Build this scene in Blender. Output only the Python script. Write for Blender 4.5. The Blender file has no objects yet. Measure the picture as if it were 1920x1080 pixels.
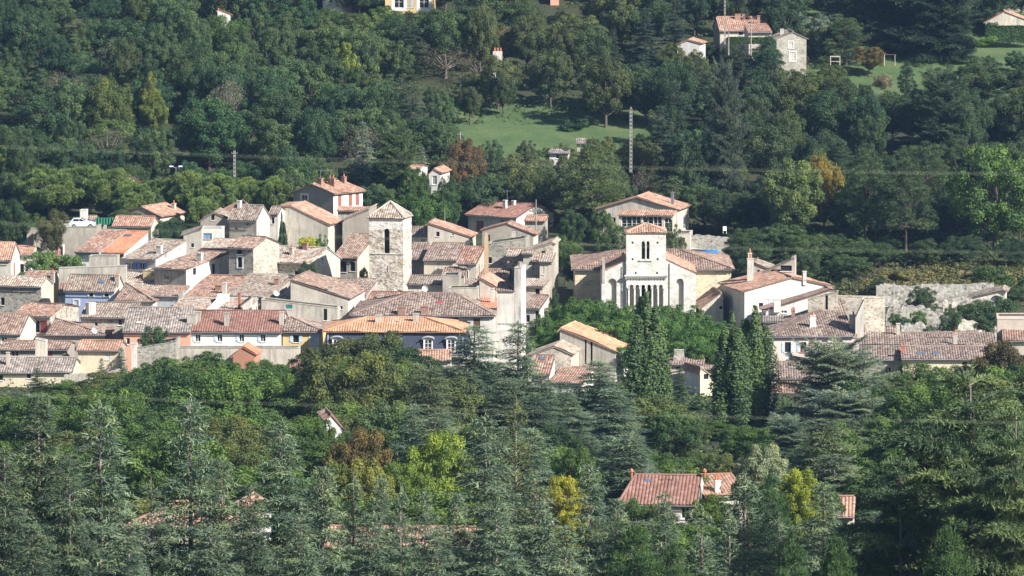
import bpy, math, random
import numpy as np
from mathutils import Vector
from mathutils.geometry import delaunay_2d_cdt

# ------------------------------------------------------------------ camera, world, sun, exposure
SC = bpy.context.scene
COL = SC.collection
FPX = 10973.0            # focal length in pixels of a 1920 px wide picture
PITCH = math.radians(5.5)
cam_d = bpy.data.cameras.new('camera'); cam = bpy.data.objects.new('camera', cam_d); COL.objects.link(cam)
cam_d.sensor_width = 36.0; cam_d.lens = 36.0 * FPX / 1920.0
cam_d.clip_start = 1.0; cam_d.clip_end = 8000.0
cam.location = (0, 0, 0); cam.rotation_euler = (math.pi / 2 - PITCH, 0, 0)
cam_d.dof.use_dof = True; cam_d.dof.focus_distance = 800.0; cam_d.dof.aperture_fstop = 5.6
SC.camera = cam

SUN_EL = math.radians(35); SUN_AZ = math.radians(53)   # azimuth measured from behind the camera towards the right
sd = Vector((math.sin(SUN_AZ) * math.cos(SUN_EL), -math.cos(SUN_AZ) * math.cos(SUN_EL), math.sin(SUN_EL)))
w = bpy.data.worlds.new('World'); SC.world = w; w.use_nodes = True
nt = w.node_tree; bgn = nt.nodes['Background']
sky = nt.nodes.new('ShaderNodeTexSky'); sky.sky_type = 'NISHITA'; sky.sun_disc = False
sky.sun_elevation = SUN_EL; sky.sun_rotation = math.atan2(sd.x, sd.y); sky.air_density = 1.0; sky.dust_density = 1.0
nt.links.new(sky.outputs[0], bgn.inputs[0]); bgn.inputs[1].default_value = 0.062
sl = bpy.data.lights.new('sun', 'SUN'); sl.energy = 5.0; sl.angle = math.radians(0.53); sl.color = (1.0, 0.965, 0.91)
so = bpy.data.objects.new('sun', sl); COL.objects.link(so); so.location = sd * 500
so.rotation_euler = (-sd).to_track_quat('-Z', 'Y').to_euler()
SC.view_settings.view_transform = 'Standard'; SC.view_settings.look = 'None'
SC.view_settings.exposure = 0.95; SC.view_settings.gamma = 1.0
SC.view_settings.use_curve_mapping = False
SC.cycles.max_bounces = 5; SC.cycles.diffuse_bounces = 2; SC.cycles.glossy_bounces = 2
SC.cycles.transmission_bounces = 2; SC.cycles.volume_bounces = 0; SC.cycles.transparent_max_bounces = 4

# ------------------------------------------------------------------ pixel <-> world helpers (a surveyor's way to place things)
CP, SP = math.cos(PITCH), math.sin(PITCH)
def XZ(px, py=540.0):
    dy = FPX * CP + (540.0 - py) * SP
    return (px - 960.0) / dy, (-FPX * SP + (540.0 - py) * CP) / dy
def pt(px, py, y):
    a, b = XZ(px, py); return Vector((a * y, y, b * y))
def ppm(y): return FPX / y

_keys = [(-400, 2), (-60, -1.7), (0, -2.2), (20, -7), (100, -25), (250, -52), (380, -67)]
_keys += [(y, XZ(960, r)[1] * y) for y, r in ((450, 1250), (560, 1045), (650, 895), (720, 800), (780, 725), (800, 690), (820, 645),
          (850, 575), (880, 495), (905, 440), (930, 378), (950, 312), (1000, 160), (1050, 10), (1100, -130), (1180, -330))]
_keys += [(1400, -16), (3000, -10), (9000, -8)]
_ky = np.array([k[0] for k in _keys], float); _kz = np.array([k[1] for k in _keys], float)
def G(x, y): return float(np.interp(y, _ky, _kz))

RND = random.Random(7)
# ------------------------------------------------------------------ objects and tags
def link(o): COL.objects.link(o); return o
def tag(o, label=None, cat=None, group=None, kind=None):
    if label: o['label'] = label
    if cat: o['category'] = cat
    if group: o['group'] = group
    if kind: o['kind'] = kind
    return o
def empty(name, loc, rz=0.0):
    o = bpy.data.objects.new(name, None); o.empty_display_size = 0.5
    o.location = loc; o.rotation_euler = (0, 0, rz); return link(o)

def mesh_np(name, V, F4, attr=None, mat=None, F3=None):
    """fast mesh from numpy arrays: V (n,3), quads F4 (m,4), tris F3 (k,3)"""
    me = bpy.data.meshes.new(name)
    V = np.asarray(V, np.float32); n4 = 0 if F4 is None else len(F4); n3 = 0 if F3 is None else len(F3)
    me.vertices.add(len(V)); me.vertices.foreach_set('co', V.ravel())
    idx = []; starts = []
    if n4: idx.append(np.asarray(F4, np.int32).ravel()); starts.append(np.arange(n4, dtype=np.int32) * 4)
    if n3: idx.append(np.asarray(F3, np.int32).ravel()); starts.append(n4 * 4 + np.arange(n3, dtype=np.int32) * 3)
    idx = np.concatenate(idx); starts = np.concatenate(starts)
    me.loops.add(len(idx)); me.loops.foreach_set('vertex_index', idx)
    me.polygons.add(n4 + n3); me.polygons.foreach_set('loop_start', starts)
    me.update(calc_edges=True)
    if attr is not None:
        a = me.attributes.new('tint', 'FLOAT', 'POINT'); a.data.foreach_set('value', np.asarray(attr, np.float32))
    if mat: me.materials.append(mat)
    return me

class MB:
    def __init__(s): s.v = []; s.f = []; s.uv = []; s.m = []; s.mi = 0
    def face(s, pts, uvs=None, mi=None):
        i = len(s.v); s.v.extend([tuple(p) for p in pts]); s.f.append(tuple(range(i, i + len(pts))))
        s.uv.append(uvs if uvs else [(0, 0)] * len(pts)); s.m.append(s.mi if mi is None else mi)
    def grid(s, rows, uvr, mi=None):
        i0 = len(s.v); n = len(rows[0])
        for r in rows: s.v.extend([tuple(p) for p in r])
        for a in range(len(rows) - 1):
            for b in range(n - 1):
                i = i0 + a * n + b
                s.f.append((i, i + 1, i + n + 1, i + n)); s.m.append(s.mi if mi is None else mi)
                s.uv.append([uvr[a][b], uvr[a][b + 1], uvr[a + 1][b + 1], uvr[a + 1][b]])
    def box(s, x0, x1, y0, y1, z0, z1, taper=0.0):
        t = taper; P = [(x0, y0, z0), (x1, y0, z0), (x1, y1, z0), (x0, y1, z0), (x0 + t, y0 + t, z1), (x1 - t, y0 + t, z1), (x1 - t, y1 - t, z1), (x0 + t, y1 - t, z1)]
        i = len(s.v); s.v.extend(P)
        for f in ((0, 3, 2, 1), (4, 5, 6, 7), (0, 1, 5, 4), (1, 2, 6, 5), (2, 3, 7, 6), (3, 0, 4, 7)):
            s.f.append(tuple(i + k for k in f)); s.uv.append([(0, 0)] * 4); s.m.append(s.mi)
    def tube(s, path, rad, n=6, cap=True):
        path = [Vector(p) for p in path]; i0 = len(s.v)
        for k, p in enumerate(path):
            d = (path[min(k + 1, len(path) - 1)] - path[max(k - 1, 0)]).normalized()
            a = d.orthogonal().normalized() if abs(d.z) > .99 else d.cross(Vector((0, 0, 1))).normalized()
            b = d.cross(a)
            r = rad[k] if hasattr(rad, '__len__') else rad
            for j in range(n):
                t = 2 * math.pi * j / n; s.v.append(tuple(p + a * (math.cos(t) * r) + b * (math.sin(t) * r)))
        for k in range(len(path) - 1):
            for j in range(n):
                a0 = i0 + k * n + j; a1 = i0 + k * n + (j + 1) % n
                s.f.append((a0, a1, a1 + n, a0 + n)); s.uv.append([(0, 0)] * 4); s.m.append(s.mi)
        if cap:
            for k in (0, len(path) - 1):
                s.f.append(tuple(i0 + k * n + j for j in range(n))); s.uv.append([(0, 0)] * n); s.m.append(s.mi)
    def build(s, name, mats, parent=None, smooth=False):
        me = bpy.data.meshes.new(name); me.from_pydata(s.v, [], s.f)
        if any(u[0] != (0, 0) or len(u) > 1 and u[1] != (0, 0) for u in s.uv):
            l = me.uv_layers.new(name='UVMap'); flat = [c for u in s.uv for q in u for c in q]; l.data.foreach_set('uv', flat)
        for m in (mats if isinstance(mats, (list, tuple)) else [mats]): me.materials.append(m)
        me.polygons.foreach_set('material_index', s.m)
        if smooth: me.polygons.foreach_set('use_smooth', [True] * len(s.f))
        me.update()
        o = bpy.data.objects.new(name, me); link(o)
        if parent: o.parent = parent
        return o

# ------------------------------------------------------------------ materials
_mc = {}
def nm(name):
    m = bpy.data.materials.new(name); m.use_nodes = True; t = m.node_tree
    b = t.nodes['Principled BSDF']; b.inputs['Roughness'].default_value = 0.85
    b.inputs['Specular IOR Level'].default_value = 0.25
    return m, t, b
def nd(t, kind, **kw):
    n = t.nodes.new(kind)
    for k, v in kw.items():
        if k in n.inputs: n.inputs[k].default_value = v
        else: setattr(n, k, v)
    return n
def ramp(t, fac, stops, interp='LINEAR'):
    r = t.nodes.new('ShaderNodeValToRGB'); r.color_ramp.interpolation = interp; e = r.color_ramp.elements
    while len(e) < len(stops): e.new(0.5)
    for k, (p, c) in enumerate(stops):
        e[k].position = p; e[k].color = (*c, 1) if len(c) == 3 else c
    t.links.new(fac, r.inputs[0]); return r
def mul(t, a, b, kind='MULTIPLY', fac=1.0):
    m = t.nodes.new('ShaderNodeMix'); m.data_type = 'RGBA'; m.blend_type = kind
    if isinstance(fac, (int, float)): m.inputs[0].default_value = fac
    else: t.links.new(fac, m.inputs[0])
    for s, q in ((6, a), (7, b)):
        if isinstance(q, tuple): m.inputs[s].default_value = (*q[:3], 1)
        else: t.links.new(q, m.inputs[s])
    return m.outputs[2]
def gray(v): return (v, v, v)
def objcoord(t, sc=(1, 1, 1)):
    tc = t.nodes.new('ShaderNodeTexCoord'); mp = t.nodes.new('ShaderNodeMapping'); mp.inputs['Scale'].default_value = sc
    oi = t.nodes.new('ShaderNodeObjectInfo'); t.links.new(tc.outputs['Object'], mp.inputs['Vector'])
    ad = t.nodes.new('ShaderNodeVectorMath'); ad.operation = 'ADD'
    sc2 = t.nodes.new('ShaderNodeMath'); sc2.operation = 'MULTIPLY'; sc2.inputs[1].default_value = 40.0
    t.links.new(oi.outputs['Random'], sc2.inputs[0])
    t.links.new(mp.outputs[0], ad.inputs[0]); t.links.new(sc2.outputs[0], ad.inputs[1])
    return ad.outputs[0]
def noise(t, vec, scale, detail=3, rough=0.6):
    n = nd(t, 'ShaderNodeTexNoise', Scale=scale, Detail=detail, Roughness=rough); t.links.new(vec, n.inputs['Vector']); return n.outputs['Fac']
def bump(t, b, h, strength=0.4, dist=0.05):
    n = nd(t, 'ShaderNodeBump', Strength=strength, Distance=dist); t.links.new(h, n.inputs['Height']); t.links.new(n.outputs[0], b.inputs['Normal'])

def plaster(c, dirt=0.5):
    k = ('pl', c, dirt)
    if k in _mc: return _mc[k]
    m, t, b = nm('plaster'); v = objcoord(t); vs = objcoord(t, (1.3, 1.3, 0.16))
    c2 = tuple(x * (1 - .5 * dirt) for x in c); g = tuple(.30 * (1 - .3 * dirt) * k2 for k2 in (1.0, .93, .83))
    r1 = ramp(t, noise(t, v, .35, 5, .62), [(.30, c2), (.62, c)])
    r2 = ramp(t, noise(t, vs, 1.6, 4, .65), [(.47, (0, 0, 0)), (.68, (min(1, .95 * dirt),) * 3)])
    o = mul(t, r1.outputs[0], g, 'MIX', r2.outputs[0])
    r3 = ramp(t, noise(t, v, 5.5, 3, .7), [(.3, gray(.86)), (.7, gray(1.06))])
    o = mul(t, o, r3.outputs[0]); t.links.new(o, b.inputs['Base Color'])
    bump(t, b, noise(t, v, 6, 4, .7), .35, .04); _mc[k] = m; return m

def stone(c, scale=2.6, mortar=None, con=.5):
    k = ('st', c, scale, mortar, con)
    if k in _mc: return _mc[k]
    m, t, b = nm('rubble_stone'); v = objcoord(t, (1, 1, 1.5))
    nz = nd(t, 'ShaderNodeTexNoise', Scale=3.0); t.links.new(v, nz.inputs['Vector'])
    dv = mul(t, v, nz.outputs['Color'], 'LINEAR_LIGHT', .06)
    vo = nd(t, 'ShaderNodeTexVoronoi', Scale=scale); t.links.new(dv, vo.inputs['Vector'])
    ve = nd(t, 'ShaderNodeTexVoronoi', Scale=scale, feature='DISTANCE_TO_EDGE'); t.links.new(dv, ve.inputs['Vector'])
    sep = nd(t, 'ShaderNodeSeparateColor'); t.links.new(vo.outputs['Color'], sep.inputs[0])
    lo = tuple(x * (1 - con) for x in c); hi = tuple(min(.85, x * (1 + con * .45)) for x in c)
    r = ramp(t, sep.outputs[0], [(0, lo), (.45, c), (1, hi)])
    mo = mortar or tuple(min(.8, x * 1.1) for x in c)
    e = ramp(t, ve.outputs['Distance'], [(.02, (1, 1, 1)), (.10, (0, 0, 0))])
    o = mul(t, r.outputs[0], mo, 'MIX', e.outputs[0])
    r3 = ramp(t, noise(t, v, .5, 5, .65), [(.3, gray(.66)), (.65, gray(1.05))])
    o = mul(t, o, r3.outputs[0]); t.links.new(o, b.inputs['Base Color'])
    bump(t, b, ve.outputs['Distance'], .7, .08); _mc[k] = m; return m

TP = {  # per-tile colours of the roof families
 'old': [(0.138, 0.100, 0.080), (0.202, 0.148, 0.116), (0.269, 0.209, 0.165), (0.310, 0.264, 0.215), (0.347, 0.327, 0.284)],
 'brown': [(0.146, 0.091, 0.073), (0.204, 0.129, 0.101), (0.275, 0.185, 0.143), (0.320, 0.237, 0.186), (0.368, 0.310, 0.255)],
 'red': [(0.167, 0.094, 0.070), (0.237, 0.125, 0.089), (0.304, 0.172, 0.125), (0.333, 0.227, 0.176), (0.367, 0.322, 0.273)],
 'pink': [(0.198, 0.140, 0.109), (0.294, 0.205, 0.157), (0.370, 0.286, 0.224), (0.415, 0.364, 0.303), (0.433, 0.422, 0.376)],
 'orange': [(.38, .19, .11), (.45, .235, .135), (.50, .275, .165), (.53, .31, .19), (.56, .36, .24)],
 'new':    [(.42, .155, .09), (.46, .175, .10), (.49, .195, .115), (.52, .22, .13), (.54, .25, .155)],
 'flat':   [(.19, .098, .076), (.215, .112, .086), (.235, .124, .096), (.26, .142, .112), (.30, .185, .15)],
 'villa': [(0.260, 0.142, 0.099), (0.326, 0.184, 0.130), (0.372, 0.221, 0.157), (0.419, 0.273, 0.200), (0.474, 0.347, 0.270)],
 'grey':   [(.14, .115, .10), (.20, .165, .145), (.25, .21, .185), (.31, .265, .235), (.39, .35, .31)],
 'stripe': [(0.121, 0.086, 0.073), (0.180, 0.126, 0.103), (0.250, 0.180, 0.148), (0.314, 0.242, 0.201), (0.361, 0.310, 0.267)],
}
PITCH_T = 0.34
def tiles(fam):
    k = ('ti', fam)
    if k in _mc: return _mc[k]
    m, t, b = nm('clay_tiles'); uv = nd(t, 'ShaderNodeUVMap'); sp = nd(t, 'ShaderNodeSeparateXYZ'); t.links.new(uv.outputs[0], sp.inputs[0])
    def fl(sock, d, off=0):
        a = nd(t, 'ShaderNodeMath', operation='DIVIDE'); a.inputs[1].default_value = d; t.links.new(sock, a.inputs[0])
        f = nd(t, 'ShaderNodeMath', operation='FLOOR'); t.links.new(a.outputs[0], f.inputs[0]); return f.outputs[0], a.outputs[0]
    fu, _ = fl(sp.outputs[0], PITCH_T); fv, av = fl(sp.outputs[1], .42)
    oi = nd(t, 'ShaderNodeObjectInfo'); cb = nd(t, 'ShaderNodeCombineXYZ')
    t.links.new(fu, cb.inputs[0]); t.links.new(fv, cb.inputs[1]); t.links.new(oi.outputs['Random'], cb.inputs[2])
    wn = nd(t, 'ShaderNodeTexWhiteNoise'); t.links.new(cb.outputs[0], wn.inputs['Vector'])
    P = TP[fam]; r = ramp(t, wn.outputs['Value'], [(0, P[0]), (.25, P[1]), (.55, P[2]), (.80, P[3]), (1, P[4])])
    v = objcoord(t)
    big = ramp(t, noise(t, v, .28, 5, .65), [(.28, gray(.70)), (.55, gray(1.0)), (.75, gray(1.16))])
    o = mul(t, r.outputs[0], big.outputs[0])
    li = ramp(t, noise(t, v, .9, 5, .75), [(.55, (0, 0, 0)), (.72, (.4, .4, .4) if fam not in ('new', 'orange', 'flat') else (.12, .12, .12))])
    o = mul(t, o, (.27, .235, .195), 'MIX', li.outputs[0]); t.links.new(o, b.inputs['Base Color'])
    fr = nd(t, 'ShaderNodeMath', operation='FRACT'); t.links.new(av, fr.inputs[0])
    bump(t, b, fr.outputs[0], .6, .05); b.inputs['Roughness'].default_value = .9
    _mc[k] = m; return m

def flatm(name, c, rough=.8, metal=0.0, spec=.25, var=.0):
    k = ('fm', name, c, rough, metal, var)
    if k in _mc: return _mc[k]
    m, t, b = nm(name); b.inputs['Roughness'].default_value = rough; b.inputs['Metallic'].default_value = metal; b.inputs['Specular IOR Level'].default_value = spec
    v = objcoord(t); r = ramp(t, noise(t, v, 2.2, 4, .7), [(.3, tuple(x * (.85 - var) for x in c)), (.7, tuple(min(.95, x * (1.05 + var)) for x in c))])
    t.links.new(r.outputs[0], b.inputs['Base Color']); _mc[k] = m; return m
GLASS = flatm('dark_glass', (.02, .025, .03), .15, 0, .5)  # opaque pane, darkness of the space behind put into its colour
WHITE = flatm('white_paint', (.74, .73, .70)); CONC = flatm('concrete', (.36, .34, .31), .9, 0, .2, .1)
BARK = flatm('bark', (.10, .08, .062), .95, 0, .1, .15); BARKL = flatm('pale_bark', (.24, .20, .17), .95, 0, .1, .15)
WOOD = flatm('brown_wood', (.13, .07, .045)); SHB = flatm('light_blue_shutter', (.50, .60, .66)); SHR = flatm('red_brown_shutter', (.30, .11, .075))
ZINC = flatm('zinc', (.30, .31, .33), .5, .6)

def leafmat(name, trans=.25, rough=.75):
    m, t, b = nm(name); oi = nd(t, 'ShaderNodeObjectInfo'); at = nd(t, 'ShaderNodeAttribute'); at.attribute_name = 'tint'
    r = ramp(t, at.outputs['Fac'], [(0, (.72, .80, .78)), (.5, (1.18, 1.24, 1.06)), (1, (2.1, 1.95, 1.3))])
    o = mul(t, oi.outputs['Color'], r.outputs[0])
    tc = nd(t, 'ShaderNodeTexCoord'); n = noise(t, tc.outputs['Object'], .55, 3, .6)
    r2 = ramp(t, n, [(.3, (.78, .86, .92)), (.7, (1.16, 1.13, 1.0))]); o = mul(t, o, r2.outputs[0])
    t.links.new(o, b.inputs['Base Color']); b.inputs['Roughness'].default_value = rough
    tr = nd(t, 'ShaderNodeBsdfTranslucent'); t.links.new(mul(t, o, (1.15, 1.25, .6)), tr.inputs[0])
    mx = nd(t, 'ShaderNodeMixShader'); mx.inputs[0].default_value = trans
    t.links.new(b.outputs[0], mx.inputs[1]); t.links.new(tr.outputs[0], mx.inputs[2]); t.links.new(mx.outputs[0], t.nodes['Material Output'].inputs[0])
    return m
LEAF = leafmat('foliage', .28); NEEDLE = leafmat('needles', .12)

# ------------------------------------------------------------------ the ground
def build_ground():
    m, t, b = nm('hillside_ground'); tc = nd(t, 'ShaderNodeTexCoord'); v = tc.outputs['Object']
    sp = nd(t, 'ShaderNodeSeparateXYZ'); t.links.new(v, sp.inputs[0])
    soil = ramp(t, noise(t, v, .05, 6, .7), [(.3, (.030, .042, .018)), (.6, (.055, .058, .028))])
    grass = ramp(t, noise(t, v, .16, 6, .7), [(.28, (.050, .085, .030)), (.5, (.075, .120, .045)), (.74, (.13, .145, .065))])
    # meadow zones: mown grass only in the two fields and the dry bank
    def zone(x0, x1, y0, y1, soft=2.0):
        outs = []
        for s, lo, hi in ((0, x0, x1), (1, y0, y1)):
            a = nd(t, 'ShaderNodeMapRange'); a.inputs[1].default_value = lo - soft; a.inputs[2].default_value = lo + soft; t.links.new(sp.outputs[s], a.inputs[0])
            c = nd(t, 'ShaderNodeMapRange'); c.inputs[1].default_value = hi + soft; c.inputs[2].default_value = hi - soft; t.links.new(sp.outputs[s], c.inputs[0])
            q = nd(t, 'ShaderNodeMath', operation='MULTIPLY'); t.links.new(a.outputs[0], q.inputs[0]); t.links.new(c.outputs[0], q.inputs[1]); outs.append(q)
        q = nd(t, 'ShaderNodeMath', operation='MULTIPLY'); t.links.new(outs[0].outputs[0], q.inputs[0]); t.links.new(outs[1].outputs[0], q.inputs[1]); return q.outputs[0]
    o = soil.outputs[0]
    o = mul(t, o, grass.outputs[0], 'MIX', zone(-12, 24, 950, 990, 3)); o = mul(t, o, grass.outputs[0], 'MIX', zone(50, 110, 985, 1055, 3))
    dry = ramp(t, noise(t, v, .3, 6, .7), [(.3, (.13, .13, .05)), (.6, (.26, .19, .11))])
    o = mul(t, o, dry.outputs[0], 'MIX', zone(56, 78, 862, 876, 2))
    t.links.new(o, b.inputs['Base Color']); bump(t, b, noise(t, v, 1.5, 5, .7), .6, .3)
    ys = sorted(set(list(np.arange(-400, 400, 40)) + list(np.arange(400, 1200, 6)) + [1250, 1300, 1400, 1700, 2200, 3000, 5000, 9000]))
    xs = sorted(set([-6000, -3000, -1500, -800, -400] + list(range(-200, 201, 10)) + [400, 800, 1500, 3000, 6000]))
    r = random.Random(3); V = []; F = []
    for y in ys:
        for x in xs:
            j = .35 * (r.random() - .5) if 430 < y < 1200 and not (780 < y < 910) else 0
            V.append((x, y, G(x, y) + j))
    n = len(xs)
    for a in range(len(ys) - 1):
        for c in range(n - 1): i = a * n + c; F.append((i, i + 1, i + n + 1, i + n))
    me = mesh_np('hillside', np.array(V), np.array(F), None, m); me.polygons.foreach_set('use_smooth', [True] * len(F))
    o = link(bpy.data.objects.new('hillside', me)); tag(o, 'valley floor and hillside carrying the village and woods', kind='structure')
build_ground()

# ------------------------------------------------------------------ house builder
def clip_offset(P, offs):
    """convex polygon P (2D, ccw), each edge moved outward by offs[i]"""
    n = len(P); L = []
    for i in range(n):
        a, b = P[i], P[(i + 1) % n]; dx, dy = b[0] - a[0], b[1] - a[1]; l = math.hypot(dx, dy) or 1e-9
        nx, ny = dy / l, -dx / l; L.append((nx, ny, nx * a[0] + ny * a[1] + offs[i]))
    Q = []
    for i in range(n):
        a, b = L[i - 1], L[i]; det = a[0] * b[1] - a[1] * b[0]
        if abs(det) < 1e-6: Q.append(P[i]); continue
        Q.append(((a[2] * b[1] - a[1] * b[2]) / det, (a[0] * b[2] - a[2] * b[0]) / det))
    return Q

def roof_plane(mb, pts, oe=.35, orr=.12, hips=False, thk=.13, ridge_off=0.0, pitch=PITCH_T, amp=.08):
    pts = [Vector(p) for p in pts]
    n = (pts[1] - pts[0]).cross(pts[2] - pts[0]).normalized()
    if n.z < 0: pts = pts[::-1]; n = -n
    e = Vector((0, 0, 1)).cross(n)
    if e.length < 1e-4: e = Vector((1, 0, 0))
    e.normalize(); s = n.cross(e); O = pts[0]
    P = [((p - O).dot(e), (p - O).dot(s)) for p in pts]
    vmin = min(p[1] for p in P); vmax = max(p[1] for p in P); offs = []
    for i in range(len(P)):
        a, b = P[i], P[(i + 1) % len(P)]
        if abs(a[1] - b[1]) < .02: offs.append(oe if a[1] < (vmin + vmax) / 2 else ridge_off)
        else: offs.append(0.0 if hips else orr)
    Q = clip_offset(P, offs)
    u0 = min(p[0] for p in Q); u1 = max(p[0] for p in Q)
    def vr(u):
        lo, hi = 1e9, -1e9
        for i in range(len(Q)):
            a, b = Q[i], Q[(i + 1) % len(Q)]
            if abs(a[0] - b[0]) < 1e-6:
                if abs(u - a[0]) < 1e-4: lo = min(lo, a[1], b[1]); hi = max(hi, a[1], b[1])
                continue
            t = (u - a[0]) / (b[0] - a[0])
            if -1e-5 <= t <= 1 + 1e-5: q = a[1] + (b[1] - a[1]) * t; lo = min(lo, q); hi = max(hi, q)
        return lo, hi
    us = [u0 + 1e-4]; k = math.floor(u0 / pitch)
    while True:
        for fr in (0.0, .3, .5, .7):
            u = (k + fr) * pitch
            if u0 + .01 < u < u1 - .01: us.append(u)
        k += 1
        if k * pitch > u1: break
    us.append(u1 - 1e-4)
    nr = max(2, int(math.ceil((vmax - vmin) / 1.6)) + 1); rows = []; uvr = []
    rj = random.Random(int(abs(u1) * 1000) % 9973)
    jc = {}; sag = rj.random() * 6.28
    for r in range(nr):
        row = []; ur = []
        for u in us:
            lo, hi = vr(u); v = lo + (hi - lo) * r / (nr - 1); f = (u / pitch) % 1.0
            h = amp * math.sin(math.pi * f) + .05 * math.sin(u * .55 + v * .4 + sag) + .035 * math.sin(u * 1.3 - v * .7 + sag * 2)
            key = (r, int(u / pitch)); j = jc.setdefault(key, (rj.random() - .5) * .045)
            row.append(O + e * u + s * v + n * (thk + h + j)); ur.append((u + 50, v + 50))
        rows.append(row); uvr.append(ur)
    mb.grid(rows, uvr)
    # slab below the tiles
    B = [O + e * q[0] + s * q[1] for q in Q]; T = [b + n * thk for b in B]
    mb.face(B[::-1])
    for i in range(len(B)): j = (i + 1) % len(B); mb.face([B[i], B[j], T[j], T[i]])
    return B

def wall_poly(mb, rb, org, ex, nrm, poly, holes, rev=.2):
    """poly, holes in (s,z); org + ex*s + z; nrm outward. rb: builder of the reveals"""
    V = list(poly); E = [(i, (i + 1) % len(poly)) for i in range(len(poly))]
    for h in holes:
        k = len(V); V += h; E += [(k + i, k + (i + 1) % len(h)) for i in range(len(h))]
    def inside(p, q):
        c = False
        for i in range(len(q)):
            a, b = q[i], q[i - 1]
            if (a[1] > p[1]) != (b[1] > p[1]) and p[0] < (b[0] - a[0]) * (p[1] - a[1]) / (b[1] - a[1]) + a[0]: c = not c
        return c
    P3 = lambda p: org + ex * p[0] + Vector((0, 0, p[1]))
    if not holes:
        f = [P3(p) for p in poly]
        if (f[1] - f[0]).cross(f[2] - f[0]).dot(nrm) < 0: f = f[::-1]
        mb.face(f); return
    vo, _, fo, *_ = delaunay_2d_cdt([Vector(p) for p in V], E, [], 1, 1e-5)
    for f in fo:
        c = (sum(vo[i][0] for i in f) / len(f), sum(vo[i][1] for i in f) / len(f))
        if any(inside(c, h) for h in holes) or not inside(c, poly): continue
        q = [P3(vo[i]) for i in f]
        if (q[1] - q[0]).cross(q[2] - q[0]).dot(nrm) < 0: q = q[::-1]
        mb.face(q)
    for h in holes:
        for i in range(len(h)):
            a, b = P3(h[i]), P3(h[(i + 1) % len(h)])
            mb.face([a, b, b - nrm * rev, a - nrm * rev])

HOUSES = {}
class House: pass

def make_window(parent, org, ex, nrm, s, z, w, h, st, arch=False, rev=.2):
    """window in a reveal: frame part > pane; opened or closed shutters are sub-parts"""
    def bx(mb, s0, s1, z0, z1, d0, d1):
        P = []
        for zz in (z0, z1):
            for (ss, dd) in ((s0, d0), (s1, d0), (s1, d1), (s0, d1)): P.append(org + ex * ss + nrm * dd + Vector((0, 0, zz)))
        i = len(mb.v); mb.v.extend([tuple(p) for p in P])
        for f in ((0, 3, 2, 1), (4, 5, 6, 7), (0, 1, 5, 4), (1, 2, 6, 5), (2, 3, 7, 6), (3, 0, 4, 7)):
            mb.f.append(tuple(i + k for k in f)); mb.uv.append([(0, 0)] * 4); mb.m.append(mb.mi)
    fr = MB(); x0, x1, z0, z1 = s - w / 2, s + w / 2, z - h / 2, z + h / 2; t = .07
    fm = st.get('f', WHITE)
    if st.get('surround'):
        q = st['surround']
        for a in ((x0 - q, x0 - .003, z0 - q, z1 + q), (x1 + .003, x1 + q, z0 - q, z1 + q), (x0, x1, z1 + .003, z1 + q), (x0 - .05, x1 + .05, z0 - q, z0 - .003)): bx(fr, *a, -.02, .05)
    if not st.get('open'):
        for a in ((x0, x0 + t, z0, z1), (x1 - t, x1, z0, z1), (x0, x1, z1 - t, z1), (x0, x1, z0, z0 + t)): bx(fr, *a, -rev + .02, -rev + .08)
        if w > .6: bx(fr, s - .035, s + .035, z0, z1, -rev + .03, -rev + .09)
        if h > 1.2 and w > .6:
            for q in (1 / 3, 2 / 3): bx(fr, x0, x1, z0 + h * q - .018, z0 + h * q + .018, -rev + .03, -rev + .075)
    bx(fr, x0 - .08, x1 + .08, z0 - .09, z0 - .004, -.05, .09)      # sill
    wo = fr.build('window', fm, parent)
    pm = MB(); bx(pm, x0 - .02, x1 + .02, z0 - .02, z1 + .02, -rev - .03, -rev + .03); pm.build('pane', st.get('g', GLASS), wo)
    if 's' in st or 'sl' in st or 'sr' in st:
        sm = st.get('s') or st.get('sl') or st.get('sr')
        for sd_ in (-1, 1):
            if sd_ < 0 and 'sr' in st or sd_ > 0 and 'sl' in st: continue
            q = MB(); c = s + sd_ * (w / 2 + w / 4 + .04); bx(q, c - w / 4, c + w / 4, z0, z1, .012, .055)
            for zz in (.2, .8): bx(q, c - w / 4, c + w / 4, z0 + h * zz - .05, z0 + h * zz + .05, .055, .08)
            q.build('shutter', sm, wo)
    if 'c' in st:
        for a, b in ((x0 + .01, s - .01), (s + .01, x1 - .01)):
            q = MB(); bx(q, a, b, z0 + .01, z1 - .01, -.09, -.05)
            for zz in (.2, .8): bx(q, a, b, z0 + h * zz - .05, z0 + h * zz + .05, -.05, -.03)
            q.build('shutter', st['c'], wo)
    return wo

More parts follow.
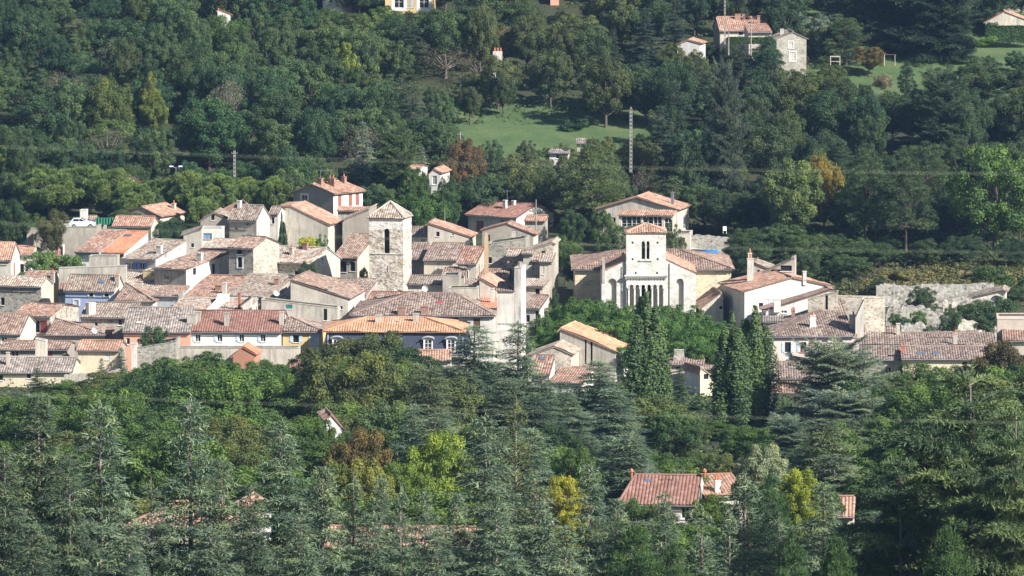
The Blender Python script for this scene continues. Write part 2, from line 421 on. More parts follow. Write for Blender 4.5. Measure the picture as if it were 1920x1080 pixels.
def house(name, label, cat, xa, xb, y, yaw=0, roof='gx', E=0, R=0, D=9.0, xc=None, EL=None, ER=None, ax=None, fam='old', wall=None, side=None,
          wins=(), chims=(), sky=(), group=None, oe=.38, orr=.14, rf=.5, ins=None, cornice=True, base=None, th=.10, cap=True, lblroof=None, auto=True):
    wall = wall or plaster((.55, .48, .38)); side = side or wall
    a = math.radians(yaw); u = Vector((math.cos(a), -math.sin(a), 0)); v = Vector((math.sin(a), math.cos(a), 0))
    Xa, Xb = XZ(xa, E or EL)[0], XZ(xb, E or EL)[0]
    near = 1 if yaw >= 0 else 0
    N = Vector(((Xb if near else Xa) * y, y, 0)); Xo = Xa if near else Xb
    t = (Xo * N.y - N.x) / (u.x - Xo * u.y); W = abs(t)
    A = N + u * t if near else N.copy(); B = A + u * W
    if xc is not None:
        Q = B if yaw > 0 else A; Xc = XZ(xc, E or EL)[0]; D = (Xc * Q.y - Q.x) / (v.x - Xc * v.y)
        if D < .6 or D > 40: print('HOUSE depth odd', label, D); D = min(max(D, 4), 20)
    corners = [A, B, B + v * D, A + v * D]
    zg = min(G(c.x, c.y) for c in corners) - .3
    root = empty(name, (A.x, A.y, zg), -a); tag(root, label, cat, group)
    def zat(px, row, yy): return XZ(px, row)[1] * yy - zg
    def s_of(px):       # local x on the front wall seen at px
        X = XZ(px, E or EL)[0]; return (X * A.y - A.x) / (u.x - X * u.y)
    H = House(); H.root = root; H.W = W; H.D = D; H.zg = zg; H.A = A; H.u = u; H.v = v
    yE = N.y
    wf, wr, wb, wl = None, None, None, None; planes = []
    if roof in ('gx', 'hip', 'pyr', 'quarter', 'quarterL'):
        e = zat(xb if near else xa, E, yE); r_y = (A + u * (W / 2) + v * (D * rf)).y
        if roof == 'quarter': r_y = (B + v * D).y
        if roof == 'quarterL': r_y = (A + v * D).y
        r = zat((xa + xb) / 2, R, r_y)
        if r <= e + .2: print('HOUSE ridge low', label, e, r); r = e + .8
        wf = [(0, -1), (W, -1), (W, e), (0, e)]; m = D * rf
        if roof == 'gx':
            wb = [(0, -1), (W, -1), (W, e if rf < 1 else r), (0, e if rf < 1 else r)]
            sp = [(0, -1), (D, -1)] + ([(D, e)] if rf < 1 else []) + [(m, r), (0, e)]; wr = wl = sp
            planes.append([(0, 0, e), (W, 0, e), (W, m, r), (0, m, r)])
            if rf < 1: planes.append([(W, D, e), (0, D, e), (0, m, r), (W, m, r)])
        elif roof == 'quarter':
            wb = [(0, -1), (W, -1), (W, r), (0, e)]; wl = [(0, -1), (D, -1), (D, e), (0, e)]; wr = [(0, -1), (D, -1), (D, r), (0, e)]
            planes += [[(0, 0, e), (W, 0, e), (W, D, r)], [(0, 0, e), (W, D, r), (0, D, e)]]
        elif roof == 'quarterL':
            wb = [(0, -1), (W, -1), (W, e), (0, r)]; wr = [(0, -1), (D, -1), (D, e), (0, e)]; wl = [(0, -1), (D, -1), (D, r), (0, e)]
            planes += [[(0, 0, e), (W, 0, e), (0, D, r)], [(W, 0, e), (W, D, e), (0, D, r)]]
        else:
            i1, i2 = (W / 2, W / 2) if roof == 'pyr' else (ins or (min(W / 2, D / 2),) * 2)
            wb = wf; wl = [(0, -1), (D, -1), (D, e)] + ([(m, r)] if i1 <= 0 else []) + [(0, e)]; wr = [(0, -1), (D, -1), (D, e)] + ([(m, r)] if i2 <= 0 else []) + [(0, e)]
            p1, p2 = (i1, m, r), (W - i2, m, r)
            if W - i1 - i2 < .1:
                planes += [[(0, 0, e), (W, 0, e), p1], [(W, D, e), (0, D, e), p1], [(0, D, e), (0, 0, e), p1], [(W, 0, e), (W, D, e), p1]]
            else:
                planes += [[(0, 0, e), (W, 0, e), p2, p1], [(W, D, e), (0, D, e), p1, p2]]
                if i1 > 0: planes.append([(0, D, e), (0, 0, e), p1])
                if i2 > 0: planes.append([(W, 0, e), (W, D, e), p2])
    elif roof == 'gy':
        el = zat(xa, EL, A.y); er = zat(xb, ER, B.y); axp, axr = ax; m = min(max(s_of(axp), 0), W); r = zat(axp, axr, (A + u * m).y)
        top = [(W, er), (m, r), (0, el)] if 0.05 < m < W - .05 else [(W, er), (0, el)]
        if m <= .05: el = r; top = [(W, er), (0, r)]
        if m >= W - .05: er = r; top = [(W, r), (0, el)]
        wf = [(0, -1), (W, -1)] + top; wb = wf
        wl = [(0, -1), (D, -1), (D, el), (0, el)]; wr = [(0, -1), (D, -1), (D, er), (0, er)]
        if m > .05: planes.append([(0, 0, el), (m, 0, r), (m, D, r), (0, D, el)])
        if m < W - .05: planes.append([(m, 0, r), (W, 0, er), (W, D, er), (m, D, r)])
        e = min(el, er)
    elif roof == 'flat':
        el = zat(xa, EL or E, A.y); er = zat(xb, ER or E, B.y); e = min(el, er)
        wf = [(0, -1), (W, -1), (W, er), (0, el)]; wb = wf; wl = [(0, -1), (D, -1), (D, el), (0, el)]; wr = [(0, -1), (D, -1), (D, er), (0, er)]
    if e < 1.0: print('HOUSE wall low', label, round(e, 2), 'ground row near', y)
    ex, ey = Vector((1, 0, 0)), Vector((0, 1, 0)); Z0 = Vector((0, 0, 0))
    F = {'F': (Z0, ex, -ey, wf), 'B': (Vector((0, D, 0)), ex, ey, wb), 'L': (Z0, ey, -ex, wl), 'R': (Vector((W, 0, 0)), ey, ex, wr)}
    wlist = {'F': [], 'R': [], 'L': [], 'B': []}
    if cat == 'house' and W > 4.5 and e > 3.2 and not any(q_[0] == 'F' for q_ in wins) and auto:
        rw = random.Random(int(xa * 7 + y)); nw = 1 if W < 7 else 2 + (W > 10)
        for k_ in range(nw): wlist['F'].append((W * (k_ + .5) / nw + rw.uniform(-.5, .5), min(e, (el + er) / 2 if roof in ('gy', 'flat') else e) - rw.uniform(1.4, 1.8) - (.5 if roof in ('gy', 'flat') else 0), .62, .85, [dict(), dict(c=WOOD), dict(s=plaster((.45, .42, .36))), dict(open=1, g=DK)][rw.randrange(4)]))
    for wn in wins:
        fc, px, row, ww, hh = wn[:5]; st = wn[5] if len(wn) > 5 else {}
        X = XZ(px, row)[0]; O3, d3 = (A, u) if fc == 'F' else ((B, v) if fc == 'R' else (A, v))
        s = (X * O3.y - O3.x) / (d3.x - X * d3.y); yy = (O3 + d3 * s).y; zz = XZ(px, row)[1] * yy - zg
        lim = W if fc == 'F' else D
        if not (ww / 2 < s < lim - ww / 2): print('WINDOW off wall', label, fc, px, round(s, 2), round(lim, 2)); continue
        wlist[fc].append((s, zz, ww, hh, st))
    wm = MB(); obj_w = []
    for fc, (org, exx, nr, poly) in F.items():
        wm.mi = 0 if fc in 'FB' else 1; hs = []
        for (s, zz, ww, hh, st) in wlist[fc]:
            if st.get('arch'):
                hs.append([(s - ww / 2, zz - hh / 2), (s + ww / 2, zz - hh / 2)] + [(s + ww / 2 * math.cos(q), zz + hh / 2 - ww / 2 + ww / 2 * math.sin(q)) for q in [math.pi * k / 8 for k in range(9)]])
            else: hs.append([(s - ww / 2, zz - hh / 2), (s + ww / 2, zz - hh / 2), (s + ww / 2, zz + hh / 2), (s - ww / 2, zz + hh / 2)])
        wall_poly(wm, wm, org, exx, nr, poly, hs, rev=.5 if any(q[4].get('deep') for q in wlist[fc]) else .2)
    wo = wm.build('wall', [wall, side], root)
    for fc, (org, exx, nr, poly) in F.items():
        for (s, zz, ww, hh, st) in wlist[fc]:
            if st.get('deep'):
                q = MB(); o1 = org + exx * s; P = [o1 + exx * dx - nr * .52 + Vector((0, 0, zz + dz)) for dx, dz in ((-ww / 2 - .1, -hh / 2 - .1), (ww / 2 + .1, -hh / 2 - .1), (ww / 2 + .1, hh / 2 + .1), (-ww / 2 - .1, hh / 2 + .1))]
                q.face(P); q.build('opening', st.get('g', GLASS), root)
            else: make_window(root, org, exx, nr, s, zz, ww, hh, st)
    H.planes = planes; H.e = e; ro = None
    if planes:
        rm = MB()
        for p in planes: roof_plane(rm, p, oe, orr, hips=roof in ('hip', 'pyr', 'quarter', 'quarterL'), thk=th)
        # ridge and hip caps
        seen = {}
        for p in planes:
            for i in range(len(p)):
                k = tuple(sorted((tuple(round(c, 2) for c in p[i]), tuple(round(c, 2) for c in p[(i + 1) % len(p)])))); seen[k] = seen.get(k, 0) + 1
        if cap:
            for k, c in seen.items():
                if c == 2 or (len(planes) == 1 and abs(k[0][2] - k[1][2]) < .05 and k[0][2] > e + .5):
                    rm.tube([Vector(k[0]) + Vector((0, 0, th + .06)), Vector(k[1]) + Vector((0, 0, th + .06))], .13, 6)
        ro = rm.build('roof', tiles(fam), root)
        if lblroof: ro['label'] = lblroof
        if cornice and roof != 'gy':
            c = MB(); c.box(-.1, W + .1, -.16, -.003, e - .26, e - .05); c.build('cornice', wall if 'plaster' in wall.name else plaster((.55, .48, .38)), root)
        if cornice and roof != 'gy' and oe > .2:
            g = MB(); zz = e - (oe + .07) * (planes[0][2][2] - e) / max(.1, planes[0][2][1]); g.tube([(-.12, -oe - .07, zz + .03), (W + .12, -oe - .07, zz + .03)], .06, 5); g.build('gutter', ZINC, root)
    elif roof == 'flat':
        rm = MB(); rm.mi = 0; z1 = e - .3; rm.face([(.2, .2, z1), (W - .2, .2, z1), (W - .2, D - .2, z1), (.2, D - .2, z1)])
        # coping around the rim
        c = .14
        for q in ('f', 'b', 'l', 'r'):
            if q == 'f': P = [(-.05, -.05, el), (W + .05, -.05, er), (W + .05, .25, er), (-.05, .25, el)]
            elif q == 'b': P = [(-.05, D - .25, el), (W + .05, D - .25, er), (W + .05, D + .05, er), (-.05, D + .05, el)]
            elif q == 'l': P = [(-.05, .252, el), (.25, .252, el), (.25, D - .252, el), (-.05, D - .252, el)]
            else: P = [(W - .25, .252, er), (W + .05, .252, er), (W + .05, D - .252, er), (W - .25, D - .252, er)]
            T = [(p[0], p[1], p[2] + .1) for p in P]; rm.face(T)
            rm.face([(p[0], p[1], p[2] + .003) for p in P][::-1])
            for i in range(4): j = (i + 1) % 4; rm.face([P[i], P[j], T[j], T[i]])
        ro = rm.build('roof', wall, root)
    # ray helpers on this house
    R3 = lambda p: Vector((p.dot(u), p.dot(v), p.z))      # world vector to local
    def hit(px, row):
        X, Z = XZ(px, row); d = R3(Vector((X, 1, Z))); o = R3(Vector((-A.x, -A.y, -zg))); best = None
        for p in planes:
            q = [Vector(k) for k in p]; n = (q[1] - q[0]).cross(q[2] - q[0]).normalized(); n = -n if n.z < 0 else n
            dn = d.dot(n)
            if dn >= 0: continue
            tt = (q[0] - o).dot(n) / dn; h = o + d * tt
            if -.4 < h.x < W + .4 and -.5 < h.y < D + .5 and (best is None or tt < best[0]): best = (tt, h, n)
        return best
    H.hit = hit
    for ch in chims:
        px, rt, rb_, cw = ch[:4]; st = ch[4] if len(ch) > 4 else {}
        b = hit(px, rb_)
        if b is None: print('CHIMNEY off roof', label, px, rb_); continue
        t_, h, n = b; ztop = XZ(px, rt)[1] * t_ - zg; cm = MB(); cd = st.get('d', .55)
        z0 = h.z - cd * .5 - .35
        if 'round' in st: cm.tube([(h.x, h.y, z0), (h.x, h.y, ztop)], cw / 2, 10)
        else:
            tp = st.get('taper', 0)
            cm.box(h.x - cw / 2, h.x + cw / 2, h.y - cd / 2, h.y + cd / 2, z0, ztop - .12, tp)
            cm.box(h.x - cw / 2 - .06 + tp, h.x + cw / 2 + .06 - tp, h.y - cd / 2 - .06 + tp, h.y + cd / 2 + .06 - tp, ztop - .12, ztop)
        co = cm.build('chimney', st.get('m', plaster((.50, .44, .36))), ro)
        np_ = st.get('pots', 0)
        for k in range(np_):
            # pots belong to the chimney mesh family: fourth level is not allowed, so they stay sub-parts of the roof
            pm = MB(); xx = h.x + (k - (np_ - 1) / 2) * cw / max(np_, 1); pm.tube([(xx, h.y, ztop - .05), (xx, h.y, ztop + .45)], [.13, .10], 8); pm.build('chimney_pot', flatm('terracotta', (.50, .16, .08)), ro)
    for sk in sky:
        px, row, sw, sh = sk[:4]; mt = sk[4] if len(sk) > 4 else flatm('skylight_glass', (.10, .16, .24), .12, 0, .6)
        b = hit(px, row)
        if b is None: print('SKYLIGHT off', label); continue
        _, h, n = b; e_ = Vector((0, 0, 1)).cross(n).normalized(); s_ = n.cross(e_); q = MB()
        C = [h + e_ * (i * sw / 2) + s_ * (j * sh / 2) + n * .10 for i, j in ((-1, -1), (1, -1), (1, 1), (-1, 1))]; T = [c + n * .14 for c in C]
        q.mi = 0; q.face(T)
        q.mi = 1
        for i in range(4): j = (i + 1) % 4; q.face([C[i], C[j], T[j], T[i]])
        q.build('skylight', [mt, ZINC], ro)
    H.roof = ro; H.wall = wo
    return H

# ------------------------------------------------------------------ wall colours
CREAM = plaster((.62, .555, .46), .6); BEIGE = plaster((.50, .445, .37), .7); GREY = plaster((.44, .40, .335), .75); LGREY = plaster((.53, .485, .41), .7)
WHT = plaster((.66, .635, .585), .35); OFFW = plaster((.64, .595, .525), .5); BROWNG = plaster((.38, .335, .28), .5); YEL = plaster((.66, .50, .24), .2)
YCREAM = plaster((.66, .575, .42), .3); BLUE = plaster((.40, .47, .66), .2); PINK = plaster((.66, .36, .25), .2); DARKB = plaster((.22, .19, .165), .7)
STN = stone((.45, .40, .33)); STNG = stone((.35, .32, .275), 2.6, None, .5); STNW = stone((.60, .55, .47), 1.9, (.66, .61, .52), .3)
OCH = stone((.62, .55, .40), 3.2, (.57, .50, .35), .25); ASH = stone((.70, .665, .60), 1.4, (.66, .63, .57), .16); RUB = stone((.55, .49, .40), 3.0, (.60, .54, .44), .45)
BLUEG = plaster((.40, .43, .46), .4); CEM = plaster((.33, .32, .30), .9); CEML = plaster((.52, .48, .405), .75)
TERRA = flatm('terracotta', (.40, .16, .095)); BRK = flatm('brick', (.31, .185, .14), .9, 0, .2, .12); DK = flatm('painted_dark', (.015, .015, .018), .9)  # DK: near-black sheets carry the darkness inside openings; also colours the cross
REDF = flatm('dark_red_paint', (.16, .035, .03)); BLF = flatm('blue_paint', (.12, .18, .42)); WOODO = flatm('orange_wood', (.42, .20, .09))
GV = 'houses of the old village'
def S(**k): return k
W1 = S(); WD = S(open=1, g=DK); WS = S(s=SHB)
n_ = 'house'; ct = 'house'
def HH(label, *a, name='house', cat='house', group=GV, **k): return house(name, label, cat, *a, group=group, **k)

# ---------------- back row, above the village
HH('grey gabled house with brown side roof below the umbrella pines', 232, 300, 898, 25, 'gy', EL=400, ER=406, ax=(265, 389), xc=346, fam='villa', wall=GREY, side=OFFW, chims=[(326, 381, 394, .5, S(pots=1)), (264, 385, 391, .6, S(m=BRK))])
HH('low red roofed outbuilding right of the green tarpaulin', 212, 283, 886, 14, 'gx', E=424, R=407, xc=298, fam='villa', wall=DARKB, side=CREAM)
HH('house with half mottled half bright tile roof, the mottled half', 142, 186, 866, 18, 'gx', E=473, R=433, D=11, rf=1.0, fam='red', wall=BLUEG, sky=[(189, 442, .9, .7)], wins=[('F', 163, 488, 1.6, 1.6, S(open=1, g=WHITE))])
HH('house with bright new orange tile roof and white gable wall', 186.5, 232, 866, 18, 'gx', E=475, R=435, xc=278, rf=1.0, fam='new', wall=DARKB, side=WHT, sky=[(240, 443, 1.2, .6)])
HH('flat grey walled box house in front of the orange tile roof', 167, 220, 852, 4, 'flat', E=481, D=2.5, wall=CEML, auto=False)
HH('white sloping house with blue shutters below the orange roof', 232, 292, 852, 27, 'gx', E=487, R=451, xc=349, rf=1.0, fam='old', wall=BLUEG, side=WHT, chims=[(299, 460, 477, .8, S(m=WHT))], sky=[(282, 477, .7, .5)],
   wins=[('F', 245, 499, .9, 1.0, S(s=BLF)), ('F', 257, 499, .6, 1.0, S(s=BLF)), ('F', 266, 499, .8, 1.0, S(s=BLF)), ('R', 311, 481, .7, .8, W1), ('R', 337, 468, .5, .5, W1)])
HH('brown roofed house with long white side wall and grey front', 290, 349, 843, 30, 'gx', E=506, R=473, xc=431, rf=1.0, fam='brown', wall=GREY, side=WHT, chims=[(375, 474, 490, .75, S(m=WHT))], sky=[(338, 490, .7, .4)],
   wins=[('R', 365, 509, .9, 1.0, WD), ('R', 401, 504, .9, 1.5, WD), ('R', 410, 502, .6, 1.4, S(g=WHITE, open=1)), ('F', 312, 520, .7, .7, W1)])
HH('grey gabled house with white terrace and blue window', 376, 431, 872, 4, 'gy', EL=415, ER=413, ax=(402, 400), D=8, fam='old', wall=BROWNG, wins=[('F', 399, 407, .5, .9, WD)])
HH('white walled terrace block with blue window and orange frame', 376, 417, 866, 3, 'flat', E=428, D=3, wall=WHT, wins=[('F', 389, 443, 1.3, .9, S(f=WOODO, g=flatm('blue_pane', (.10, .30, .55), .3)))])
HH('cream house with turquoise shuttered window and brown roof', 430, 481, 868, 24, 'gx', E=412, R=386, xc=506, fam='old', wall=GREY, side=OFFW,
   wins=[('F', 466, 449, .8, 1.5, S(s=flatm('turquoise_shutter', (.25, .55, .55)))), ('F', 443, 429, .4, .4, S(f=BRK)), ('F', 464, 420, .5, .6, W1), ('F', 449, 450, .3, .8, W1)], chims=[(449, 376, 391, .5, S(m=WHT))])
HH('small house with white gable wall behind the turquoise shutters', 428, 474, 880, -8, 'gy', EL=400, ER=392, ax=(462, 383), D=7, fam='villa', wall=WHT)
HH('narrow cream annex with low roof right of the cream house', 505, 521, 874, 8, 'gx', E=401, R=396, D=6, fam='old', wall=OFFW, wins=[('F', 512, 414, .4, .9, WD)])
HH('low grey shed with sloping top left of the white terrace', 344, 377, 862, 0, 'gy', EL=441, ER=431, ax=(377, 431), D=6, fam='grey', wall=LGREY, wins=[('F', 361, 460, .4, .6, WD)])
HH('pale orange lean-to roof under the white terrace', 379, 436, 856, 12, 'gx', E=466, R=450, D=7, rf=1.0, fam='pink', wall=STNG, wins=[('F', 382, 473, .5, .7, WD)], cornice=False)
HH('large blank grey plaster gable with thin sloping tile roof', 521, 615, 878, 14, 'gy', EL=388, ER=421, ax=(545, 387), xc=642, fam='villa', wall=LGREY, side=CREAM, auto=False)
HH('white house with shade-browned gable and red roof highest above the village', 550, 625, 905, 35, 'gy', EL=361, ER=363, ax=(586, 346), xc=680, fam='villa', wall=BROWNG, side=WHT, oe=.5, orr=.3,  # the gable's shade is put into its brown-grey wall colour
   wins=[('F', 571, 379, 1.1, 2.2, S(surround=.28)), ('R', 637, 375, .9, 1.9, S(c=SHR)), ('R', 657, 375, .9, 1.9, S(c=SHR)), ('R', 670, 374, .9, 1.9, S(c=SHR))],
   chims=[(622, 334, 349, 1.3, S(pots=2, m=BRK)), (645, 331, 344, .6, S(m=BRK, pots=1)), (601, 334, 348, .7, S(m=BRK))])
HH('porch with small red roof against the white house with shade-browned gable', 633, 686, 897, 6, 'gx', E=396, R=388, D=3.2, rf=1.0, fam='villa', wall=LGREY, cornice=False, name='porch', cat='porch', wins=[('F', 640, 405, 1.2, 1.2, WD)])
HH('plain grey house with sloping top edge left of the old tower', 645, 692, 880, 6, 'gy', EL=412, ER=394, ax=(692, 394), D=9, fam='pink', wall=BROWNG, auto=False)
HH('house with broad brown mottled roof just left of the old tower', 626, 670, 862, 17, 'gx', E=483, R=440, xc=705, rf=1.0, fam='brown', wall=GREY, side=YCREAM, wins=[('F', 640, 500, 1.6, 1.6, WD), ('F', 661, 500, .8, 1.4, WD)])
# ---------------- middle rows
HH('long pale tiled house with cream gable end in the village middle', 476, 587, 850, 25, 'gx', E=494, R=464, xc=638, fam='pink', wall=STN, side=CREAM, chims=[(547, 464, 479, .5, S(pots=1)), (573, 455, 468, .7, S(m=BRK))],
   wins=[('R', 604, 490, .7, 1.0, S(s=SHB)), ('R', 618, 522, .5, 1.0, WD)])
HH('rough grey stone house with light framed dark window', 429, 475, 845, 24, 'gx', E=466, R=445, xc=524, fam='brown', wall=STNG, side=STN, wins=[('F', 450, 492, .7, 1.5, S(surround=.2, open=1, g=DK)), ('F', 449, 472, .8, .7, WD)])
HH('house under the red striped roof, left of the mottled twin', 346, 417, 826, 13, 'gx', E=557, R=518, D=13, rf=1.0, fam='red', wall=DARKB, chims=[(410, 534, 546, .9, S(m=BRK)), (421, 530, 552, .55, S(m=OFFW))], sky=[(383, 543, .8, .5)])  # shadow below the roof is put into the dark wall colour
HH('house under the wide mottled roof in the middle of the village', 421.5, 508, 826, 13, 'gx', E=557, R=516, D=13, rf=1.0, fam='old', wall=STN, chims=[(519, 522, 536, .6, S(m=BRK)), (501, 556, 557, .7)], wins=[('F', 480, 569, .7, .7, W1)])
HH('stone walled house with small steep tile patch beside the mottled roof', 518, 561, 821, 14, 'gx', E=563, R=534, D=9, rf=1.0, fam='pink', wall=STN)
HH('house under the bright red striped roof below the old tower', 586, 686, 831, 8, 'gx', E=553, R=524, D=10, rf=1.0, fam='stripe', wall=BEIGE, lblroof='red and cream striped tile roof')
HH('cream gabled barn with roof falling to the right, below the tower', 545, 653, 817, 8, 'gy', EL=527, ER=560, ax=(548, 527), xc=684, fam='brown', wall=CREAM, side=OFFW, wins=[('R', 672, 578, .6, 1.3, WD), ('F', 640, 577, .4, .5, W1)], chims=[(620, 536, 548, .7)], auto=False)
HH('long bare cement wall building with teal shutter', 490, 633, 806, 5, 'flat', EL=562, ER=578, D=3, wall=CEML, wins=[('F', 542, 575, .9, .6, S(c=flatm('teal_paint', (.03, .18, .15)))), ('F', 610, 590, .5, 1.6, WD)])
HH('low house with very pale weathered tiles left of the white parapet', 320, 399, 814, 10, 'gx', E=583, R=560, D=7, rf=1.0, fam='pink', wall=OFFW)
HH('low house with orange speckled tiles right of the white parapet', 404, 463, 814, 10, 'gx', E=583, R=561, D=7, rf=1.0, fam='pink', wall=OFFW, chims=[(449, 549, 582, .35, S(m=TERRA))])
HH('small cream lean-to with sloping top beside the cement wall', 455, 471, 810, 0, 'gy', EL=572, ER=560, ax=(471, 560), D=4, fam='old', wall=OFFW)
# white sloping party wall
q = MB(); y_ = 812
P = [pt(386, 596, y_), pt(398, 583, y_), pt(420, 566, y_ + 7), pt(425, 566, y_ + 7), pt(425, 552, y_ + 7), pt(408, 551, y_ + 7), pt(405, 562, y_ + 5), pt(381, 585, y_)]
q.face(P); q.face([p + Vector((.35, .5, 0)) for p in P][::-1])
for i in range(len(P)): j = (i + 1) % len(P); q.face([P[i], P[j], P[j] + Vector((.35, .5, 0)), P[i] + Vector((.35, .5, 0))])
o = q.build('party_wall', WHT); tag(o, 'white stepped party wall rising between two pale tile roofs', 'wall')

# front terrace of houses, centre left
HH('long terrace house with salmon pink wall and grey brown roof', 232, 357, 795, 3, 'gx', E=622, R=578, D=13, fam='grey', wall=PINK, sky=[(260, 607, .6, .35, WHITE)], wins=[('F', 240, 640, .5, .9, W1)])
HH('long white terrace house with dark red roof and blue shutters', 357.5, 527, 795, 3, 'gx', E=622, R=584, D=12, fam='flat', wall=plaster((.78, .76, .72), .15), chims=[(360, 588, 611, 1.3, S(m=LGREY)), (371, 584, 605, .8, S(m=LGREY)), (425, 586, 611, .65, S(m=LGREY)), (528, 584, 610, .6, S(m=LGREY))], sky=[(435, 601, .3, .3)],
   wins=[('F', 371, 634, .7, 1.0, S(sl=SHB)), ('F', 412, 634, .7, 1.0, S(sl=SHB)), ('F', 453, 634, .7, 1.0, S(sl=SHB)), ('F', 493, 634, .7, 1.0, S(sl=SHB))])
HH('yellow terrace house at the end beside the slate mansard', 530, 602, 795, 3, 'hip', E=622, R=597, D=10, ins=(0, 4.5), fam='stripe', wall=YEL,
   wins=[('F', 555, 635, .8, 1.0, S(surround=.12, s=SHB, open=1, g=DK)), ('F', 589, 636, 1.0, 1.2, S(c=SHB, surround=.2)), ('F', 589, 661, .9, 1.2, S(surround=.25))])
# mansard
def mansard():
    yq = 783; H = HH('blue grey slate mansard building with orange hipped roof and dormers', 612, 868, yq, 2, 'hip', E=622, R=597, D=12, ins=(5, 5.5), fam='orange', wall=OFFW, base=0,
       chims=[(710, 590, 606, .9, S(m=LGREY)), (780, 587, 605, .8, S(m=LGREY))], sky=[(745, 606, .5, .3)], name='mansard_building', cat='building', cornice=False, oe=.5)
    r = H.root; zt = H.e - .12; zb = H.e - 2.95; fl = .75; slate = flatm('slate', (.038, .050, .076), .8, 0, .4, .12)
    m = MB(); W, D = H.W, H.D
    a = [(-.02, -.02), (W + .02, -.02), (W + .02, D + .02), (-.02, D + .02)]; b = [(-fl, -fl), (W + fl, -fl), (W + fl, D + fl), (-fl, D + fl)]
    for i in range(4):
        j = (i + 1) % 4; n = 9
        for k in range(n):      # courses of slates, each one lapping the next
            f0, f1 = k / n, (k + 1) / n; lap = .03
            def L(f, s): return [(a[s][c] + (b[s][c] - a[s][c]) * (f ** 1.25)) for c in (0, 1)] + [zt + (zb - zt) * f]
            p0, p1, q0, q1 = L(f0, i), L(f0, j), L(f1, i), L(f1, j)
            nx = (-(i == 3) + (i == 1)) * lap; ny = (-(i == 0) + (i == 2)) * lap
            m.face([(q0[0] + nx, q0[1] + ny, q0[2]), (q1[0] + nx, q1[1] + ny, q1[2]), p1, p0])
    m.box(-fl, W + fl, -fl, D + fl, zb - .02, zb - .015)
    m.build('mansard_slope', slate, r)
    c = MB(); c.box(-fl - .2, W + fl + .2, -fl - .2, D + fl + .2, zb - .35, zb - .03); c.box(-fl - .32, W + fl + .32, -fl - .32, D + fl + .32, zb - .14, zb - .05); c.build('cornice', OFFW, r)
    for px in (632, 741, 803, 846):
        X = XZ(px, 643)[0]; s = (X * H.A.y - H.A.x) / (H.u.x - X * H.u.y)
        zc = XZ(px, 645)[1] * yq - H.zg
        d = MB(); w2 = .48; z0, z1 = zc - .95, zc + .65
        d.box(s - w2 - .14, s - w2, -fl + .02, .3, z0, z1); d.box(s + w2, s + w2 + .14, -fl + .02, .3, z0, z1)
        d.box(s - w2 - .2, s + w2 + .2, -fl - .05, .3, z0 - .12, z0 - .003); do = d.build('dormer', WHITE, r)
        f = MB(); arch = [(w2 * math.cos(math.pi * k / 8), .3 * math.sin(math.pi * k / 8)) for k in range(9)]
        o1 = [(s + x * 1.75, -fl - .22, z1 + zz * 1.15) for x, zz in arch]; 
        for (x0, y0, zz0), (x1, y1, zz1) in zip(o1[:-1], o1[1:]):
            f.face([(x0, y0, zz0 + .1), (x1, y1, zz1 + .1), (x1, .5, zz1 + .1), (x0, .5, zz0 + .1)]); f.face([(x0, y0, zz0), (x1, y1, zz1), (x1, y1, zz1 + .1), (x0, y0, zz0 + .1)]); f.face([(x0, .5, zz0), (x1, .5, zz1), (x1, y1, zz1), (x0, y0, zz0)])
        f.face([(p[0], -fl + .04, p[2]) for p in o1]); f.build('dormer_hood', flatm('zinc_white', (.50, .52, .55), .5, .2), do)
        g = MB(); yy = -fl + .1; g.box(s - w2, s + w2, yy + .05, yy + .09, z0, z1); g.build('pane', GLASS, do)
        b_ = MB()
        for x in (s - w2, s - .04, s + w2 - .08): b_.box(x, x + .08, yy, yy + .045, z0, z1)
        for zz in (z0 + .003, (z0 * 2 + z1) / 3, (z0 + z1 * 2) / 3, z1 - .08): b_.box(s - w2 + .001, s + w2 - .001, yy - .01, yy - .003, zz, zz + .05)
        b_.build('frame', WHITE, do)
    for px in (615, 722, 868):
        X = XZ(px, 643)[0]; s = (X * H.A.y - H.A.x) / (H.u.x - X * H.u.y); p = MB(); p.tube([(s, -.05, zt), (s, -fl - .08, zb)], .06, 6); p.build('downpipe', flatm('zinc_white', (.50, .52, .55), .5, .2), r)
mansard()
HH('large house with broad striped hipped roof behind the mansard', 660, 925, 803, 3, 'hip', E=592, R=551, D=17, ins=(7.5, 6.0), fam='stripe', wall=WHT, side=OFFW,
   chims=[(753, 575, 591, 1.0, S(m=BRK, d=.8)), (796, 574, 590, 1.0, S(m=BRK, d=.8))], sky=[(825, 569, .9, .5, flatm('red_hatch', (.50, .05, .04)))],
   wins=[('F', 894, 607, .95, 1.5, S(c=WOOD)), ('F', 855, 601, .8, .7, S(c=WOOD))])
HH('low pink brown roof tucked in front of the slate mansard', 750, 845, 770, 0, 'gx', E=676, R=658, D=9, fam='villa', wall=CREAM)
HH('grey flat topped wall building in front of the white terrace', 312, 561, 781, 2, 'flat', E=653, D=2.5, wall=CEML, auto=False)
HH('small orange gabled shed top poking above the dark trees', 437, 477, 775, 6, 'gy', EL=668, ER=664, ax=(455, 652), D=5, fam='new', wall=plaster((.50, .24, .15)))
HH('ruined grey stone building at the foot of the salmon house', 257, 330, 777, 2, 'flat', EL=653, ER=641, D=6, wall=STNG, auto=False)
HH('cream pillar like chimney house beside the grey ruin', 246, 256.5, 777, 2, 'flat', E=645, D=1, wall=OFFW, name='pillar', cat='pillar')
HH('small dark red roofed shed under the yellow house', 545, 566, 779, 0, 'gx', E=692, R=676, D=5, fam='flat', wall=CREAM)

